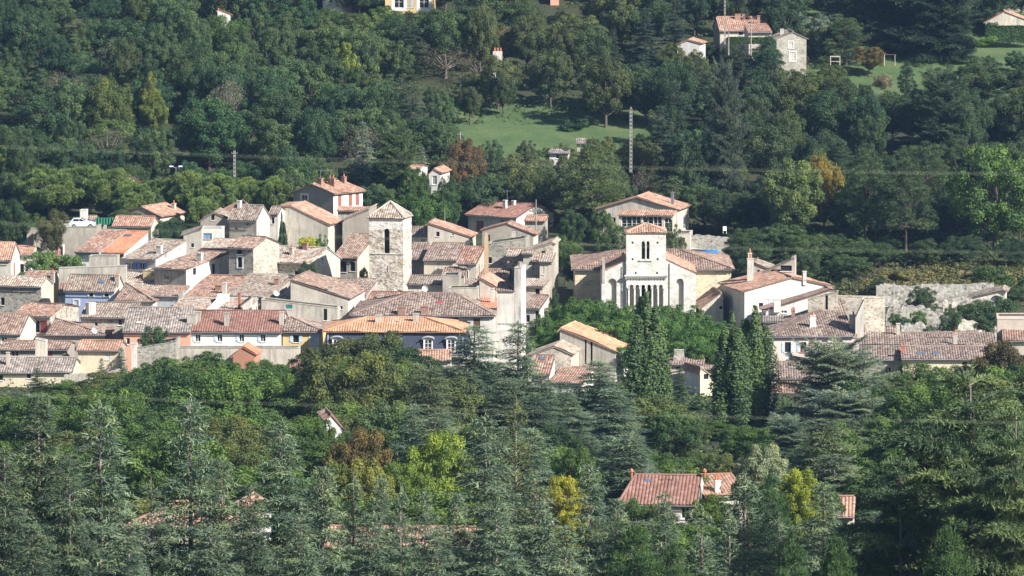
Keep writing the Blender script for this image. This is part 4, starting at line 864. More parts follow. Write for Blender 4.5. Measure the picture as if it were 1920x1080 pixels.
def zsplit(lo, hi, z0, name):
    """two stone coats: rubble below height z0, dressed pale stone above and on the corners"""
    m, t, b = nm(name); tc = nd(t, 'ShaderNodeTexCoord'); sp = nd(t, 'ShaderNodeSeparateXYZ'); t.links.new(tc.outputs['Object'], sp.inputs[0])
    def lay(c, sc, con):
        v = objcoord(t, (1, 1, 1.6)); nz = nd(t, 'ShaderNodeTexNoise', Scale=3.0); t.links.new(v, nz.inputs['Vector']); dv = mul(t, v, nz.outputs['Color'], 'LINEAR_LIGHT', .08)
        vo = nd(t, 'ShaderNodeTexVoronoi', Scale=sc); t.links.new(dv, vo.inputs['Vector']); se = nd(t, 'ShaderNodeSeparateColor'); t.links.new(vo.outputs['Color'], se.inputs[0])
        return ramp(t, se.outputs[0], [(0, tuple(x * (1 - con) for x in c)), (.4, c), (1, tuple(min(.84, x * (1 + con * .4)) for x in c))]).outputs[0], vo
    a, va = lay(lo, 2.6, .5); c, vc = lay(hi, 1.3, .14)
    n = noise(t, objcoord(t), .8, 4, .7)
    ad = nd(t, 'ShaderNodeMath', operation='MULTIPLY_ADD'); t.links.new(n, ad.inputs[0]); ad.inputs[1].default_value = .8; t.links.new(sp.outputs[2], ad.inputs[2])
    gt = nd(t, 'ShaderNodeMath', operation='GREATER_THAN'); t.links.new(ad.outputs[0], gt.inputs[0]); gt.inputs[1].default_value = z0 + .4
    # pale patches also run down through the rubble
    pa = ramp(t, noise(t, objcoord(t), .55, 4, .6), [(.56, (0, 0, 0)), (.60, (.85, .85, .85))]); mx = nd(t, 'ShaderNodeMath', operation='MAXIMUM'); t.links.new(gt.outputs[0], mx.inputs[0]); t.links.new(pa.outputs[0], mx.inputs[1])
    o = mul(t, a, c, 'MIX', mx.outputs[0]); r3 = ramp(t, noise(t, objcoord(t), 1.2, 5, .7), [(.36, (.55, .52, .49)), (.5, gray(.95)), (.7, gray(1.06))]); o = mul(t, o, r3.outputs[0]); t.links.new(o, b.inputs['Base Color'])
    bump(t, b, va.outputs['Distance'], .6, .08); return m

def old_tower():
    H = house('medieval_tower', 'tall square medieval stone tower with tall arched opening and pyramid roof', 'tower', 692, 756, 842, 13, 'pyr', E=408, R=379, xc=771.5, fam='pink', wall=zsplit((.58, .51, .42), (.76, .71, .64), 12.8, 'tower_stone'), cornice=False, oe=.3,
              wins=[('F', 725, 452, .86, 3.6, S(arch=1, deep=1, g=DK)), ('F', 726, 505, .16, .9, S(deep=1, g=DK)), ('R', 763, 434, .35, 1.0, S(arch=1, deep=1, g=DK)), ('F', 712, 440, .12, .12, S(deep=1, g=DK))])
    W, D = H.W, H.D; z = XZ(756, 476)[1] * 842 - H.zg; q = MB(); o = .09
    q.box(-o, W + o, -o, -.003, z - .1, z + .05); q.box(W + .003, W + o, -.002, D + o, z - .1, z + .05); q.box(-o, -.003, -.002, D + o, z - .1, z + .05); q.build('string_course', ASH, H.root)
    q = MB(); q.box(-.12, W + .12, -.12, D + .12, H.e - .25, H.e - .004); q.build('cornice', ASH, H.root)
    return H
old_tower()

def clock_tower():
    wm = plaster((.70, .66, .58), .5)
    H = house('bell_tower', 'pale ruined bell tower with tall thin pillar and scrap of tiled roof', 'tower', 932, 964, 790, 3, 'gx', E=546, R=531, D=5.2, rf=1.0, fam='stripe', wall=wm, cornice=False, oe=.25, wins=[('F', 949, 629, .42, .75, S(deep=1, g=DK)), ('F', 949, 546.5, .1, .1, S(deep=1, g=DK))])
    P = HB(964.3, 977, 789.9, 8, 'flat', E=503, xc=986, wall=plaster((.66, .62, .55), .9), side=plaster((.72, .68, .60), .4)); c = MB(); c.tube([(P.W / 2, P.D / 2, P.e - .1), (P.W / 2, P.D / 2, P.e + .7)], [.55, .3], 8); c.build('stone_cap', STNG, P.root); merge(P, H)
    zb = XZ(930, 618)[1] * 790 - H.zg; q = MB(); q.box(-.45, H.W + .02, -.35, -.004, -1, zb); q.build('buttress', wm, H.root)
    z = XZ(950, 606)[1] * 790 - H.zg; q = MB()
    for k in range(14): x = .05 + k * .17; q.box(x, x + .1, -.06, -.003, z - .1 - .05 * (k % 3), z)
    q.build('corbel_row', LGREY, H.root)
clock_tower()

def ruin(name, label, cat, top, base_row, y, thick, mat, yaw=0, group=None, jag=.25):
    """a broken wall: irregular crest following the surveyed points"""
    q = MB(); xs = []; r = random.Random(len(label)); a = math.tan(math.radians(yaw)); x0 = top[0][0]; n = int((top[-1][0] - x0) / 4) + 1
    for k in range(n + 1):
        px = x0 + (top[-1][0] - x0) * k / n; row = float(np.interp(px, [p[0] for p in top], [p[1] for p in top])); yy = y - (px - x0) / ppm(y) * a
        T = pt(px, row, yy); T.z += (r.random() - .5) * jag; B = Vector((T.x, yy - .15, pt(px, base_row, yy).z - 1.2)); xs.append((T, B))
    L = len(xs); zr = 6; F = []; K = []
    for T, B in xs:
        F.append([Vector((B.x, B.y + (T.y - B.y) * j / zr + (r.random() - .5) * .06, B.z + (T.z - B.z) * j / zr)) for j in range(zr + 1)])
        K.append([Vector((B.x, T.y + thick + (r.random() - .5) * .12, B.z + (T.z - B.z) * j / zr)) for j in range(zr + 1)])
    q.grid(F, [[(0, 0)] * (zr + 1)] * L); q.grid(K[::-1], [[(0, 0)] * (zr + 1)] * L)
    for i in range(L - 1): q.face([F[i][-1], F[i + 1][-1], K[i + 1][-1], K[i][-1]])
    for i in (0, L - 1): q.face(F[i] + K[i][::-1])
    o = q.build(name, mat); tag(o, label, cat, group); return o
RW = stone((.40, .375, .33), 2.0, (.33, .31, .27), .6)
ruin('ruined_wall', 'long high white ruined rampart wall on the slope', 'wall', [(1643, 536), (1660, 532), (1700, 537), (1730, 533), (1790, 534), (1830, 532), (1864, 531)], 590, 850, 1.0, RW, group='ruins on the right')
ruin('ruined_wall', 'lower terrace of broken white walling overgrown with bushes', 'wall', [(1661, 590), (1668, 577), (1700, 574), (1735, 576), (1748, 583), (1760, 581), (1790, 588), (1830, 592), (1868, 598)], 625, 826, .9, RW, group='ruins on the right', jag=.5)
ruin('ruined_wall', 'small broken white wall stub nearest the striped roofs', 'wall', [(1690, 612), (1697, 606), (1712, 610), (1722, 603), (1738, 612), (1745, 618)], 640, 812, .8, RW, group='ruins on the right', jag=.5)
ruin('ruined_wall', 'crumbling beige wall end below the rampart on its right', 'wall', [(1790, 603), (1810, 600), (1840, 608), (1870, 606)], 635, 818, .8, STNW, group='ruins on the right', jag=.4)
for px, r0, lab in ((1773, 562, 'left stone stump before the rampart'), (1790, 565, 'right stone stump with rounded top before the rampart')):
    o = ruin('wall_stump', lab, 'pillar', [(px - 5, r0 + 3), (px - 2, r0), (px + 5, r0 + 2)], 590, 842, .8, STNW, group='ruins on the right', jag=.1)
HH('ruined lean-to shelter with red tiles against the rampart', 1822, 1884, 842, 8, 'gy', EL=556, ER=545, ax=(1880, 543), D=5, fam='old', wall=STNW, name='shelter', cat='shelter', group='ruins on the right', oe=.5, orr=.4, wins=[('F', 1868, 568, 1.8, 2.2, S(arch=1, deep=1, g=BLUEG))])
ruin('garden_wall', 'shaded stone garden retaining wall beside the blue pool', 'wall', [(1293, 440), (1330, 442), (1372, 446)], 470, 884, .5, STNG)
ruin('hedge_bank', 'low beige yard wall along the front gardens at left', 'wall', [(120, 702), (180, 700), (240, 690)], 735, 776, .4, CEML)
HH('grey retaining wall block of the parking terrace at the upper left', 50, 182, 884, 3, 'flat', EL=428, ER=426, D=12, wall=GREY, name='parking_terrace', cat='terrace', wins=[('F', 110, 474, 1.3, 2.2, S(arch=1, surround=.25, g=SHR))])
HH('grey stone wing stepping down below the parking terrace', 36, 62, 882, 3, 'flat', EL=462, ER=440, D=5, wall=GREY)

# car on the terrace
def car():
    a = pt(154, 426.5, 887); root = empty('parked_car', (a.x, a.y, a.z), math.radians(4)); tag(root, 'white hatchback parked on the terrace beside the green tarpaulin', 'car')
    prof = [(-1.9, .35), (-1.95, .75), (-1.75, 1.0), (-1.35, 1.42), (-.2, 1.47), (.55, 1.12), (.9, .98), (1.7, .85), (1.92, .65), (1.95, .35)]
    paint = flatm('white_car_paint', (.70, .74, .78), .3, 0, .5); q = MB(); w = .82
    def sl(y, ins): return [(x * (1 - ins * .04), y, z) for x, z in prof]
    rows = [sl(-w, 1), sl(-w - .04, 0), sl(w + .04, 0), sl(w, 1)]
    L, R_ = [(x, -w, z) for x, z in prof], [(x, w, z) for x, z in prof]
    q.face(L); q.face(R_[::-1])
    for i in range(len(prof)): j = (i + 1) % len(prof); q.face([L[i], R_[i], R_[j], L[j]])
    q.build('body', paint, root, )
    for sd_ in (-1, 1):
        g = MB(); y = sd_ * (w + .012)
        g.face([(-1.45, y, 1.02), (-.5, y, 1.02), (-.5, y, 1.36), (-1.25, y, 1.36)]); g.face([(-.42, y, 1.02), (.5, y, 1.02), (-.2, y, 1.38), (-.42, y, 1.38)]); g.build('side_window', GLASS, root)
    g = MB(); g.face([(.52, -.7, 1.16), (-.16, -.66, 1.45), (-.16, .66, 1.45), (.52, .7, 1.16)]); g.v = [(x + .02, y, z + .02) for x, y, z in g.v]; g.build('windscreen', GLASS, root)
    tm = flatm('tyre', (.02, .02, .02), .9); rm_ = flatm('rim', (.4, .4, .42), .4, .7)
    for x in (-1.25, 1.25):
        for y in (-w, w):
            t = MB(); t.tube([(x, y - .09, .31), (x, y + .09, .31)], .31, 14); wo = t.build('wheel', tm, root); t = MB(); t.tube([(x, y - .10, .31), (x, y + .10, .31)], .19, 10); t.build('rim', rm_, wo)
    for y in (-.6, .6):
        h = MB(); h.box(1.86, 1.96, y - .14, y + .14, .66, .78); h.build('headlight', flatm('lamp_glass', (.7, .7, .7), .1), root)
car()
# green tarpaulin shelter
a = pt(180, 421.5, 889); b = pt(212, 408.5, 889); root = empty('tarpaulin_shelter', (a.x, a.y, a.z)); tag(root, 'dark green tarpaulin screen between the white car and red roof', 'shelter')
q = MB(); w_ = b.x - a.x; h_ = b.z - a.z; n = 18
rows = [[Vector((w_ * k / n, .10 * math.sin(k * 2.1), h_ * j / 3 + (.05 * math.sin(k * 1.3) if j == 3 else 0))) for k in range(n + 1)] for j in range(4)]
rows.append([Vector((w_ * k / n, 2.2, h_ - .15)) for k in range(n + 1)]); q.grid(rows, [[(0, 0)] * (n + 1)] * 5); q.build('tarpaulin', flatm('green_tarpaulin', (.02, .15, .085), .6), root)
for k in range(5): q = MB(); q.tube([(w_ * k / 4, .2, -.1), (w_ * k / 4, .2, h_)], .04, 6); q.build('post', ZINC, root)
HH('cream garden shed between the white car and the tarpaulin', 165, 179, 893, 3, 'gx', E=412, R=406, D=3, fam='pink', wall=CREAM, name='shed', cat='shed', wins=[('F', 172, 417, .45, .5, S(f=SHR))])
HH('white hut behind the parked car', 150, 162, 897, 3, 'flat', E=395, D=2, wall=WHT, name='hut', cat='hut')

# poles and lamps
PC = flatm('weathered_concrete', (.30, .28, .255), .9, 0, .2, .1)
def pole(px, r0, r1, y, label, w0=.3, lat=False, arms=True):
    a, b = pt(px, r0, y), pt(px, r1, y); root = empty('utility_pole', (b.x, y, b.z - .5)); tag(root, label, 'utility pole', 'utility poles'); h = a.z - b.z + .5; q = MB()
    if lat:
        q.box(-w0 / 2, -w0 / 4, -.1, .1, 0, h, 0.0); q.box(w0 / 4, w0 / 2, -.1, .1, 0, h, 0.0)
        k = .2
        while k < h: q.box(-w0 / 4, w0 / 4, -.08, .08, k, k + .3); k += .62
    else: q.tube([(0, 0, 0), (0, 0, h)], [w0 / 2, w0 / 3], 8)
    q.build('shaft', PC, root)
    if arms:
        q = MB(); q.box(-.5, .5, -.05, .05, h - .5, h - .4); [q.tube([(x, 0, h - .4), (x, 0, h - .22)], .05, 6) for x in (-.45, .45)]; q.build('crossarm', ZINC, root)
pole(440, 282, 342, 922, 'concrete utility pole above the umbrella pines at left', .34, True)
pole(863, 247, 292, 935, 'thin pole at the left corner of the small meadow', .26, False)
pole(1183, 204, 318, 925, 'tall pale ladder-like concrete pole at the right end of the meadow', .42, True, False)
pole(1359, -12, 78, 985, 'tall utility pole in front of the long farmhouse', .3, True)
pole(1408, 40, 98, 980, 'short utility pole between the long and the stone farmhouse', .25, False, False)
pole(1366, 60, 98, 975, 'short grey pole below the long farmhouse', .25, False, False)
pole(1612, -12, 18, 1035, 'white pole at the top edge left of the great dark cedar', .35, False, False)
pole(834, 390, 426, 872, 'slim white pole in the greenery behind the tiled houses', .12, False, False)
pole(1005, 374, 436, 880, 'brown pole standing in front of the white villa', .2, False, False)
a = pt(330, 336, 925); root = empty('street_lamp', a); tag(root, 'double armed street lamp with white heads above the umbrella pines', 'street lamp')
h = pt(330, 314, 925).z - a.z; q = MB(); q.tube([(0, 0, -4), (0, 0, h)], [.10, .06], 7); q.build('pole', ZINC, root)
for s_ in (-1, 1):
    q = MB(); q.tube([(0, 0, h - .1), (s_ * .5, 0, h + .15)], .04, 6); ar = q.build('arm', ZINC, root); q = MB(); q.box(min(s_ * .4, s_ * 1.05), max(s_ * .4, s_ * 1.05), -.16, .16, h + .1, h + .28, .04); q.build('lamp_head', flatm('lamp_white', (.75, .75, .75), .3), ar)

# aerials and dishes
def aerial(px, r0, r1, y, label):
    a, b = pt(px, r0, y), pt(px, r1, y); h = a.z - b.z; root = empty('tv_aerial', b); tag(root, label, 'aerial', 'roof aerials'); q = MB(); q.tube([(0, 0, -.4), (0, 0, h)], .03, 5); q.build('mast', ZINC, root)
    q = MB(); q.tube([(-.6, 0, h - .1), (.6, 0, h - .1)], .02, 4)
    for k in range(6): x = -.55 + k * .22; q.tube([(x, -.28, h - .1), (x, .28, h - .1)], .013, 4); q.tube([(x, 0, h - .3), (x, 0, h + .08)], .013, 4)
    q.build('antenna', ZINC, root)
for t_ in ((601, 318, 338, 908, 'left aerial on the highest red roof'), (620, 318, 336, 908, 'right aerial on the highest red roof'), (951, 357, 380, 907, 'aerial on the white villa roof'), (429, 575, 600, 797, 'aerial over the dark red terrace roof'), (1212, 391, 404, 884, 'aerial over the glazed porch'), (274, 617, 640, 790, 'aerial before the salmon house'),
           (1441, 560, 590, 805, 'aerial above the white stepped house'), (1457, 594, 606, 801, 'small aerial beside the red chimney pots'), (1215, 870, 905, 566, 'aerial on the dark red roof among the cedars'), (1273, 880, 912, 564, 'thin aerial mast on the dark red roof')): aerial(*t_)
def dish(px, row, y, label, m=WHITE, r=.45):
    a = pt(px, row, y); root = empty('satellite_dish', a); tag(root, label, 'satellite dish', 'satellite dishes'); q = MB(); n = 12; ring = lambda rr, d: [Vector((rr * math.cos(2 * math.pi * k / n), -d, rr * math.sin(2 * math.pi * k / n))) for k in range(n + 1)]
    q.grid([ring(.02, 0), ring(r * .5, .04), ring(r, .14)], [[(0, 0)] * (n + 1)] * 3); q.build('reflector', m, root); q = MB(); q.tube([(0, 0, 0), (0, .35, -.2), (0, .35, -.8)], .03, 5); q.build('bracket', ZINC, root); q = MB(); q.tube([(0, -.03, -r), (0, -.4, 0)], .015, 4); q.build('receiver', ZINC, root)
for t_ in ((178, 619, 799, 'white satellite dish among the left roofs beside the stone house'), (519, 549, 818, 'white satellite dish by the wide mottled roof'), (797, 541, 824, 'left satellite dish under the dark eave below the tower'), (749, 549, 826, 'round reddish dish at the foot of the old tower', SHR), (744, 547, 827, 'white dish at the foot of the old tower')): dish(*t_)
dish(1479, 667, 793.5, 'grey satellite dish on the pink white wall', ZINC, .55)
# pool, chair, garden things
a = pt(1326, 470, 884); root = empty('garden_pool', a); tag(root, 'above ground pool with bright blue wall beside the villa', 'pool'); q = MB(); q.tube([(0, 0, -.9), (0, 0, .25)], 1.6, 20, False); q.build('pool_wall', flatm('blue_liner', (.03, .20, .55), .4), root); q = MB(); q.tube([(0, 0, .1), (0, 0, .13)], 1.58, 20); q.build('water', flatm('pool_water', (.10, .30, .42), .1), root)
q = MB(); q.box(-3.2, -1.3, -.8, .6, .28, .36); q.build('deck', flatm('pale_deck', (.5, .5, .47)), root)
a = pt(1359, 437, 884); root = empty('garden_chair', a); tag(root, 'white plastic chair on the shaded garden terrace', 'chair'); q = MB(); q.box(-.28, .28, -.25, .25, .38, .43); q.build('seat', WHITE, root); q = MB(); q.box(-.28, .28, .22, .27, .43, 1.0); q.build('backrest', WHITE, root)
for x in (-.25, .25):
    for y in (-.22, .22): q = MB(); q.box(x - .025, x + .025, y - .025, y + .025, -.1, .38); q.build('leg', WHITE, root)
a = pt(1668, 121, 1003); root = empty('swing_frame', a); tag(root, 'white wooden swing frame on the upper meadow', 'swing')
for x in (-.9, .9): q = MB(); q.tube([(x, -.5, -.2), (x, 0, 1.7)], .05, 6); q.tube([(x, .5, -.2), (x, 0, 1.7)], .05, 6); q.build('leg', LGREY, root)
q = MB(); q.tube([(-1.1, 0, 1.7), (1.1, 0, 1.7)], .07, 6); q.build('top_beam', WOOD, root)
a = pt(1566, 119, 1000); root = empty('goal_frame', a); tag(root, 'grey wooden frame standing left on the upper meadow', 'frame')
for x in (-.8, .8): q = MB(); q.box(x - .07, x + .07, -.07, .07, -.3, 1.3); q.build('post', LGREY, root)
q = MB(); q.box(-.73, .73, -.05, .05, 1.1, 1.3); q.box(-.73, .73, -.05, .05, .3, .4); q.build('rail', LGREY, root)
# overhead cables near the viewer (thrown out of focus by the long lens)
cm_ = flatm('cable_aluminium', (.40, .46, .30), .5, 0)
for k, (yy, P3) in enumerate(((46, ((-300, 263), (430, 289), (1280, 319), (2200, 328))), (47.5, ((-300, 404), (430, 436), (1280, 464), (2200, 476))), (49, ((-300, 725), (430, 752), (1280, 782), (2200, 796))))):
    q = MB(); xs = np.linspace(-300, 2200, 26); cf = np.polyfit([p[0] for p in P3], [p[1] for p in P3], 2)
    q.tube([pt(x, float(np.polyval(cf, x)), yy) for x in xs], .0011, 6); o = q.build('overhead_cable', cm_); tag(o, ('blurred overhead cable crossing the woods, uppermost of three', 'blurred overhead cable crossing behind the tower tops, middle of three', 'blurred overhead cable crossing the front trees, lowest of three')[k], 'cable', 'overhead cables')

# ------------------------------------------------------------------ vegetation prototypes (numpy)
def nrm(a): return a / np.maximum(np.linalg.norm(a, axis=-1, keepdims=True), 1e-9)
def leaf_quads(P, N, size, rs, asp=.62):
    """kite-shaped leaf clusters centred on P facing N"""
    n = len(P); R = nrm(rs.normal(size=(n, 3))); T = nrm(np.cross(N, R)); B = np.cross(N, T)
    s = (size * (0.7 + .6 * rs.random(n)))[:, None]
    V = np.stack([P - T * s * .5, P + B * s * asp * .5, P + T * s * .5, P - B * s * asp * .5], 1).reshape(-1, 3)
    return V, np.arange(n * 4).reshape(-1, 4)
def blade_quads(P, D, L, Wd, rs, flat=0.0):
    n = len(P); R = nrm(rs.normal(size=(n, 3)) + np.array([0, 0, flat])); T = nrm(np.cross(D, R)); L = np.asarray(L).reshape(-1, 1); w = np.asarray(Wd).reshape(-1, 1)
    V = np.stack([P - T * w * .5, P + T * w * .5, P + D * L + T * w * .15, P + D * L - T * w * .15], 1).reshape(-1, 3)
    return V, np.arange(n * 4).reshape(-1, 4)

def tube_np(path, rad, n=6):
    path = np.asarray(path, float); V = []; F = []
    for k in range(len(path)):
        d = nrm(path[min(k + 1, len(path) - 1)] - path[max(k - 1, 0)]); a = np.cross(d, [0.13, .97, .2]); a = nrm(a); b = np.cross(d, a)
        for j in range(n): t = 2 * math.pi * j / n; V.append(path[k] + (a * math.cos(t) + b * math.sin(t)) * rad[k])
    for k in range(len(path) - 1):
        for j in range(n): F.append((k * n + j, k * n + (j + 1) % n, (k + 1) * n + (j + 1) % n, (k + 1) * n + j))
    return np.array(V), np.array(F)
def join(parts):
    V = []; F = []; o = 0
    for v, f in parts: V.append(v); F.append(f + o); o += len(v)
    return np.concatenate(V), np.concatenate(F)

class Proto: pass
def make_proto(name, H, W, crown, tint, wood, leafm, bark):
    p = Proto(); p.H = H; p.W = W
    p.crown = mesh_np(name + '_crown', crown[0], crown[1], tint, leafm); p.trunk = mesh_np(name + '_trunk', wood[0], wood[1], None, bark) if wood else None
    p.n = len(crown[1]); return p

def broadleaf(seed, H=10.0, R=4.6, base=.22, lobes=34, leaves=11000, size=.34, flat=.85, lr=(.24, .40), bark=None, spread=.6, name='broadleaf'):
    rs = np.random.RandomState(seed); z0 = H * base; ch = H - z0; cz = z0 + ch * .5
    C = []; tries = 0
    while len(C) < lobes and tries < 4000:
        tries += 1; d = nrm(rs.normal(size=3)); d[2] = d[2] * .9 + .12; r = rs.uniform(.4, .95)
        p = np.array([d[0] * R * r, d[1] * R * r, cz + d[2] * ch * .5 * r])
        if all(np.linalg.norm((p - q) / [1, 1, .9]) > R * .25 for q in C): C.append(p)
    C = np.array(C); LR = rs.uniform(lr[0], lr[1], len(C)) * R; wts = LR ** 2; cnt = (leaves * wts / wts.sum()).astype(int)
    Ps = []; Ns = []; T = []; ctr = np.array([0, 0, cz - ch * .12])
    for c, l, n in zip(C, LR, cnt):
        o = nrm(c - ctr); d = nrm(rs.normal(size=(n, 3)) + o * .55 + np.array([0, 0, .25])); rr = l * rs.uniform(.55, 1.08, n)[:, None] * (1 + .18 * np.sin(d[:, :1] * 7 + seed) * np.cos(d[:, 1:2] * 6))
        P = c + d * rr * [1, 1, flat]; Ps.append(P); Ns.append(nrm(d * .9 + rs.normal(size=(n, 3)) * spread + [0, 0, .25])); T.append(np.clip(rs.normal(.5, .20, n) + rs.normal(0, .16), 0, 1))
    P = np.concatenate(Ps); N = np.concatenate(Ns); T = np.concatenate(T); V, F = leaf_quads(P, N, size, rs)
    wood = [tube_np([(0, 0, -1), (.1, 0, z0 * .8), (.05, .1, cz), (0, 0, cz + ch * .25)], [.32 * R / 4.6, .24 * R / 4.6, .13, .04])]
    for c in C[::2]: b = np.array([.06, .05, z0 * .8 + (c[2] - z0) * .35]); m = (b + c) / 2 + [0, 0, -.2]; wood.append(tube_np([b, m, c], [.12, .08, .03], 5))
    return make_proto(name, H, 2 * R, (V, F), np.repeat(T, 4), join(wood), LEAF, bark or BARK)

def poplar(seed, H=20.0, R=2.3):
    """several upright plumes of different height packed round one stem"""
    rs = np.random.RandomState(seed); Ps = []; Ns = []; T = []; wood = [tube_np([(0, 0, -1), (0, 0, H * .5), (0, 0, H * .93)], [.35, .2, .03])]
    K = 15
    for k in range(K):
        a = k * 2.4 + rs.random(); rr = R * (0 if k == 0 else rs.uniform(.35, .68)); cx, cy = math.cos(a) * rr, math.sin(a) * rr
        zb = H * (.02 if k < 6 else rs.uniform(.02, .45)); zt = H * (1.0 if k == 0 else min(.97, rs.uniform(.62, .97) - (0 if k < 8 else .1))); pr = R * rs.uniform(.30, .42); n = int(2100 * (zt - zb) / H * (1.4 if k else 1))
        u = rs.random(n); z = zb + (zt - zb) * u; pf = pr * np.clip(np.sin(np.pi * np.clip(u * .9 + .08, 0, 1)), .08, 1) ** .6; th = rs.random(n) * 6.283
        r = pf * rs.uniform(.5, 1.08, n) * (1 + .25 * np.sin(z * 2.2 + k) * np.cos(th * 3 + k)); lean = 1 - .35 * np.clip((u - .5) * 2, 0, 1)
        P = np.stack([cx * lean + np.cos(th) * r, cy * lean + np.sin(th) * r, z], 1); d = np.stack([np.cos(th), np.sin(th), np.full(n, .3)], 1)
        Ps.append(P); Ns.append(nrm(d + rs.normal(size=(n, 3)) * .55)); T.append(np.clip(rs.normal(.5, .2, n) + rs.normal(0, .14), 0, 1))
        wood.append(tube_np([(cx * .3, cy * .3, zb), (cx, cy, (zb + zt) / 2), (cx * .7, cy * .7, zt - .4)], [.10, .06, .02], 4))
    P = np.concatenate(Ps); N = np.concatenate(Ns); V, F = leaf_quads(P, N, .30, rs)
    return make_proto('poplar', H, 2 * R, (V, F), np.repeat(np.concatenate(T), 4), join(wood), LEAF, BARKL)

def cedar(seed, H=18.0, Lm=3.4, z0=.04, gap=.47, per=6, droop=.30, up=.28, expo=.72, blade=(.36, .08), dens=1.15, bare=.06, plate=False, hang=.5, skip=.12, wob=.35, bark=None, name='cedar'):
    rs = np.random.RandomState(seed); wood = [tube_np([(0, 0, -1.5), (rs.normal() * .05, 0, H * .4), (rs.normal() * .05, rs.normal() * .05, H * .75), (0, 0, H)], [.19 * H / 18, .13 * H / 18, .07 * H / 18, .02], 7)]
    SP = []; SD = []; SL = []; TT = []; z = H * z0; az = rs.random() * 6
    while z < H * (1 - bare * .3):
        f = (z / H - z0) / (1 - z0); nb = max(3, int(per - 1.5 * f + rs.random()))
        wf = rs.uniform(1 - wob, 1 + wob * .5)
        for b in range(nb):
            az += 2 * math.pi / nb + rs.normal() * .25; L = Lm * (1 - f) ** expo * (rs.uniform(.7, 1.05) if plate else rs.choice([rs.uniform(.45, .8), rs.uniform(.8, 1.2)])) * wf + .25
            if rs.random() < (.18 if plate else skip): continue
            e0 = up + .5 * f + rs.normal() * .10; n = max(3, int(L / .22)); s = np.linspace(0, 1, n)[:, None]; h = np.array([math.cos(az), math.sin(az), 0])
            bz = np.array([0, 0, z + rs.normal() * .08]); path = bz + h * (L * s) + np.array([0, 0, 1]) * (L * (math.tan(e0) * s - droop * 1.6 * s ** 2 - rs.random() * .1 * s))
            if n >= 3: wood.append(tube_np(path[::max(1, (n - 1) // 2)], np.linspace(.05 * L / 3 + .012, .01, len(path[::max(1, (n - 1) // 2)])), 4))
            tan = nrm(np.gradient(path, axis=0)); side = np.array([-math.sin(az), math.cos(az), 0]); tb = rs.normal(.5, .22)
            for i in range(1, n):
                si = i / (n - 1); bl = (.26 + .46 * L * (1 - si) ** .7 * min(1, si * 3.5)) * rs.uniform(.6, 1.1)
                if plate: bl *= 1.25
                for sg in (-1, 1):
                    d = nrm(tan[i] * rs.uniform(.5, 1.0) + side * sg * rs.uniform(.7, 1.1) + np.array([0, 0, -hang * rs.uniform(.3, 1.2)])); m = max(2, int(bl / .13 * dens)); q = (np.arange(m) + rs.random(m)) / m
                    pp = path[i] + d * (bl * q)[:, None] + np.array([0, 0, -1]) * (hang * .45 * bl * q ** 2)[:, None]; SP.append(pp); SD.append(np.repeat(d[None], m, 0)); TT.append(np.full(m, tb))
            SP.append(path[1:]); SD.append(tan[1:]); TT.append(np.full(n - 1, tb))
        z += gap * (1.0 if not plate else rs.uniform(.6, 1.7)) * (1.25 - .45 * f)
    m = 14 + int(bare * 60); zz = np.linspace(H * (1 - bare), H, m); SP.append(np.stack([rs.normal(size=m) * .04, rs.normal(size=m) * .04, zz], 1)); SD.append(nrm(np.stack([rs.normal(size=m), rs.normal(size=m), np.full(m, .6)], 1))); TT.append(np.full(m, .6))
    P = np.concatenate(SP); D = np.concatenate(SD); T = np.concatenate(TT); P = np.repeat(P, 2, 0); D = np.repeat(D, 2, 0); T = np.repeat(T, 2)
    n = len(P); D = nrm(D * .8 + rs.normal(size=(n, 3)) * .42 + [0, 0, .12]); P = P + rs.normal(size=(n, 3)) * .035
    V, F = blade_quads(P, D, blade[0] * rs.uniform(.7, 1.3, n), blade[1] * rs.uniform(.7, 1.3, n), rs, 2.2)
    return make_proto(name, H, 2 * Lm, (V, F), np.repeat(np.clip(T + rs.normal(0, .15, n), 0, 1), 4), join(wood), NEEDLE, bark or BARKL)

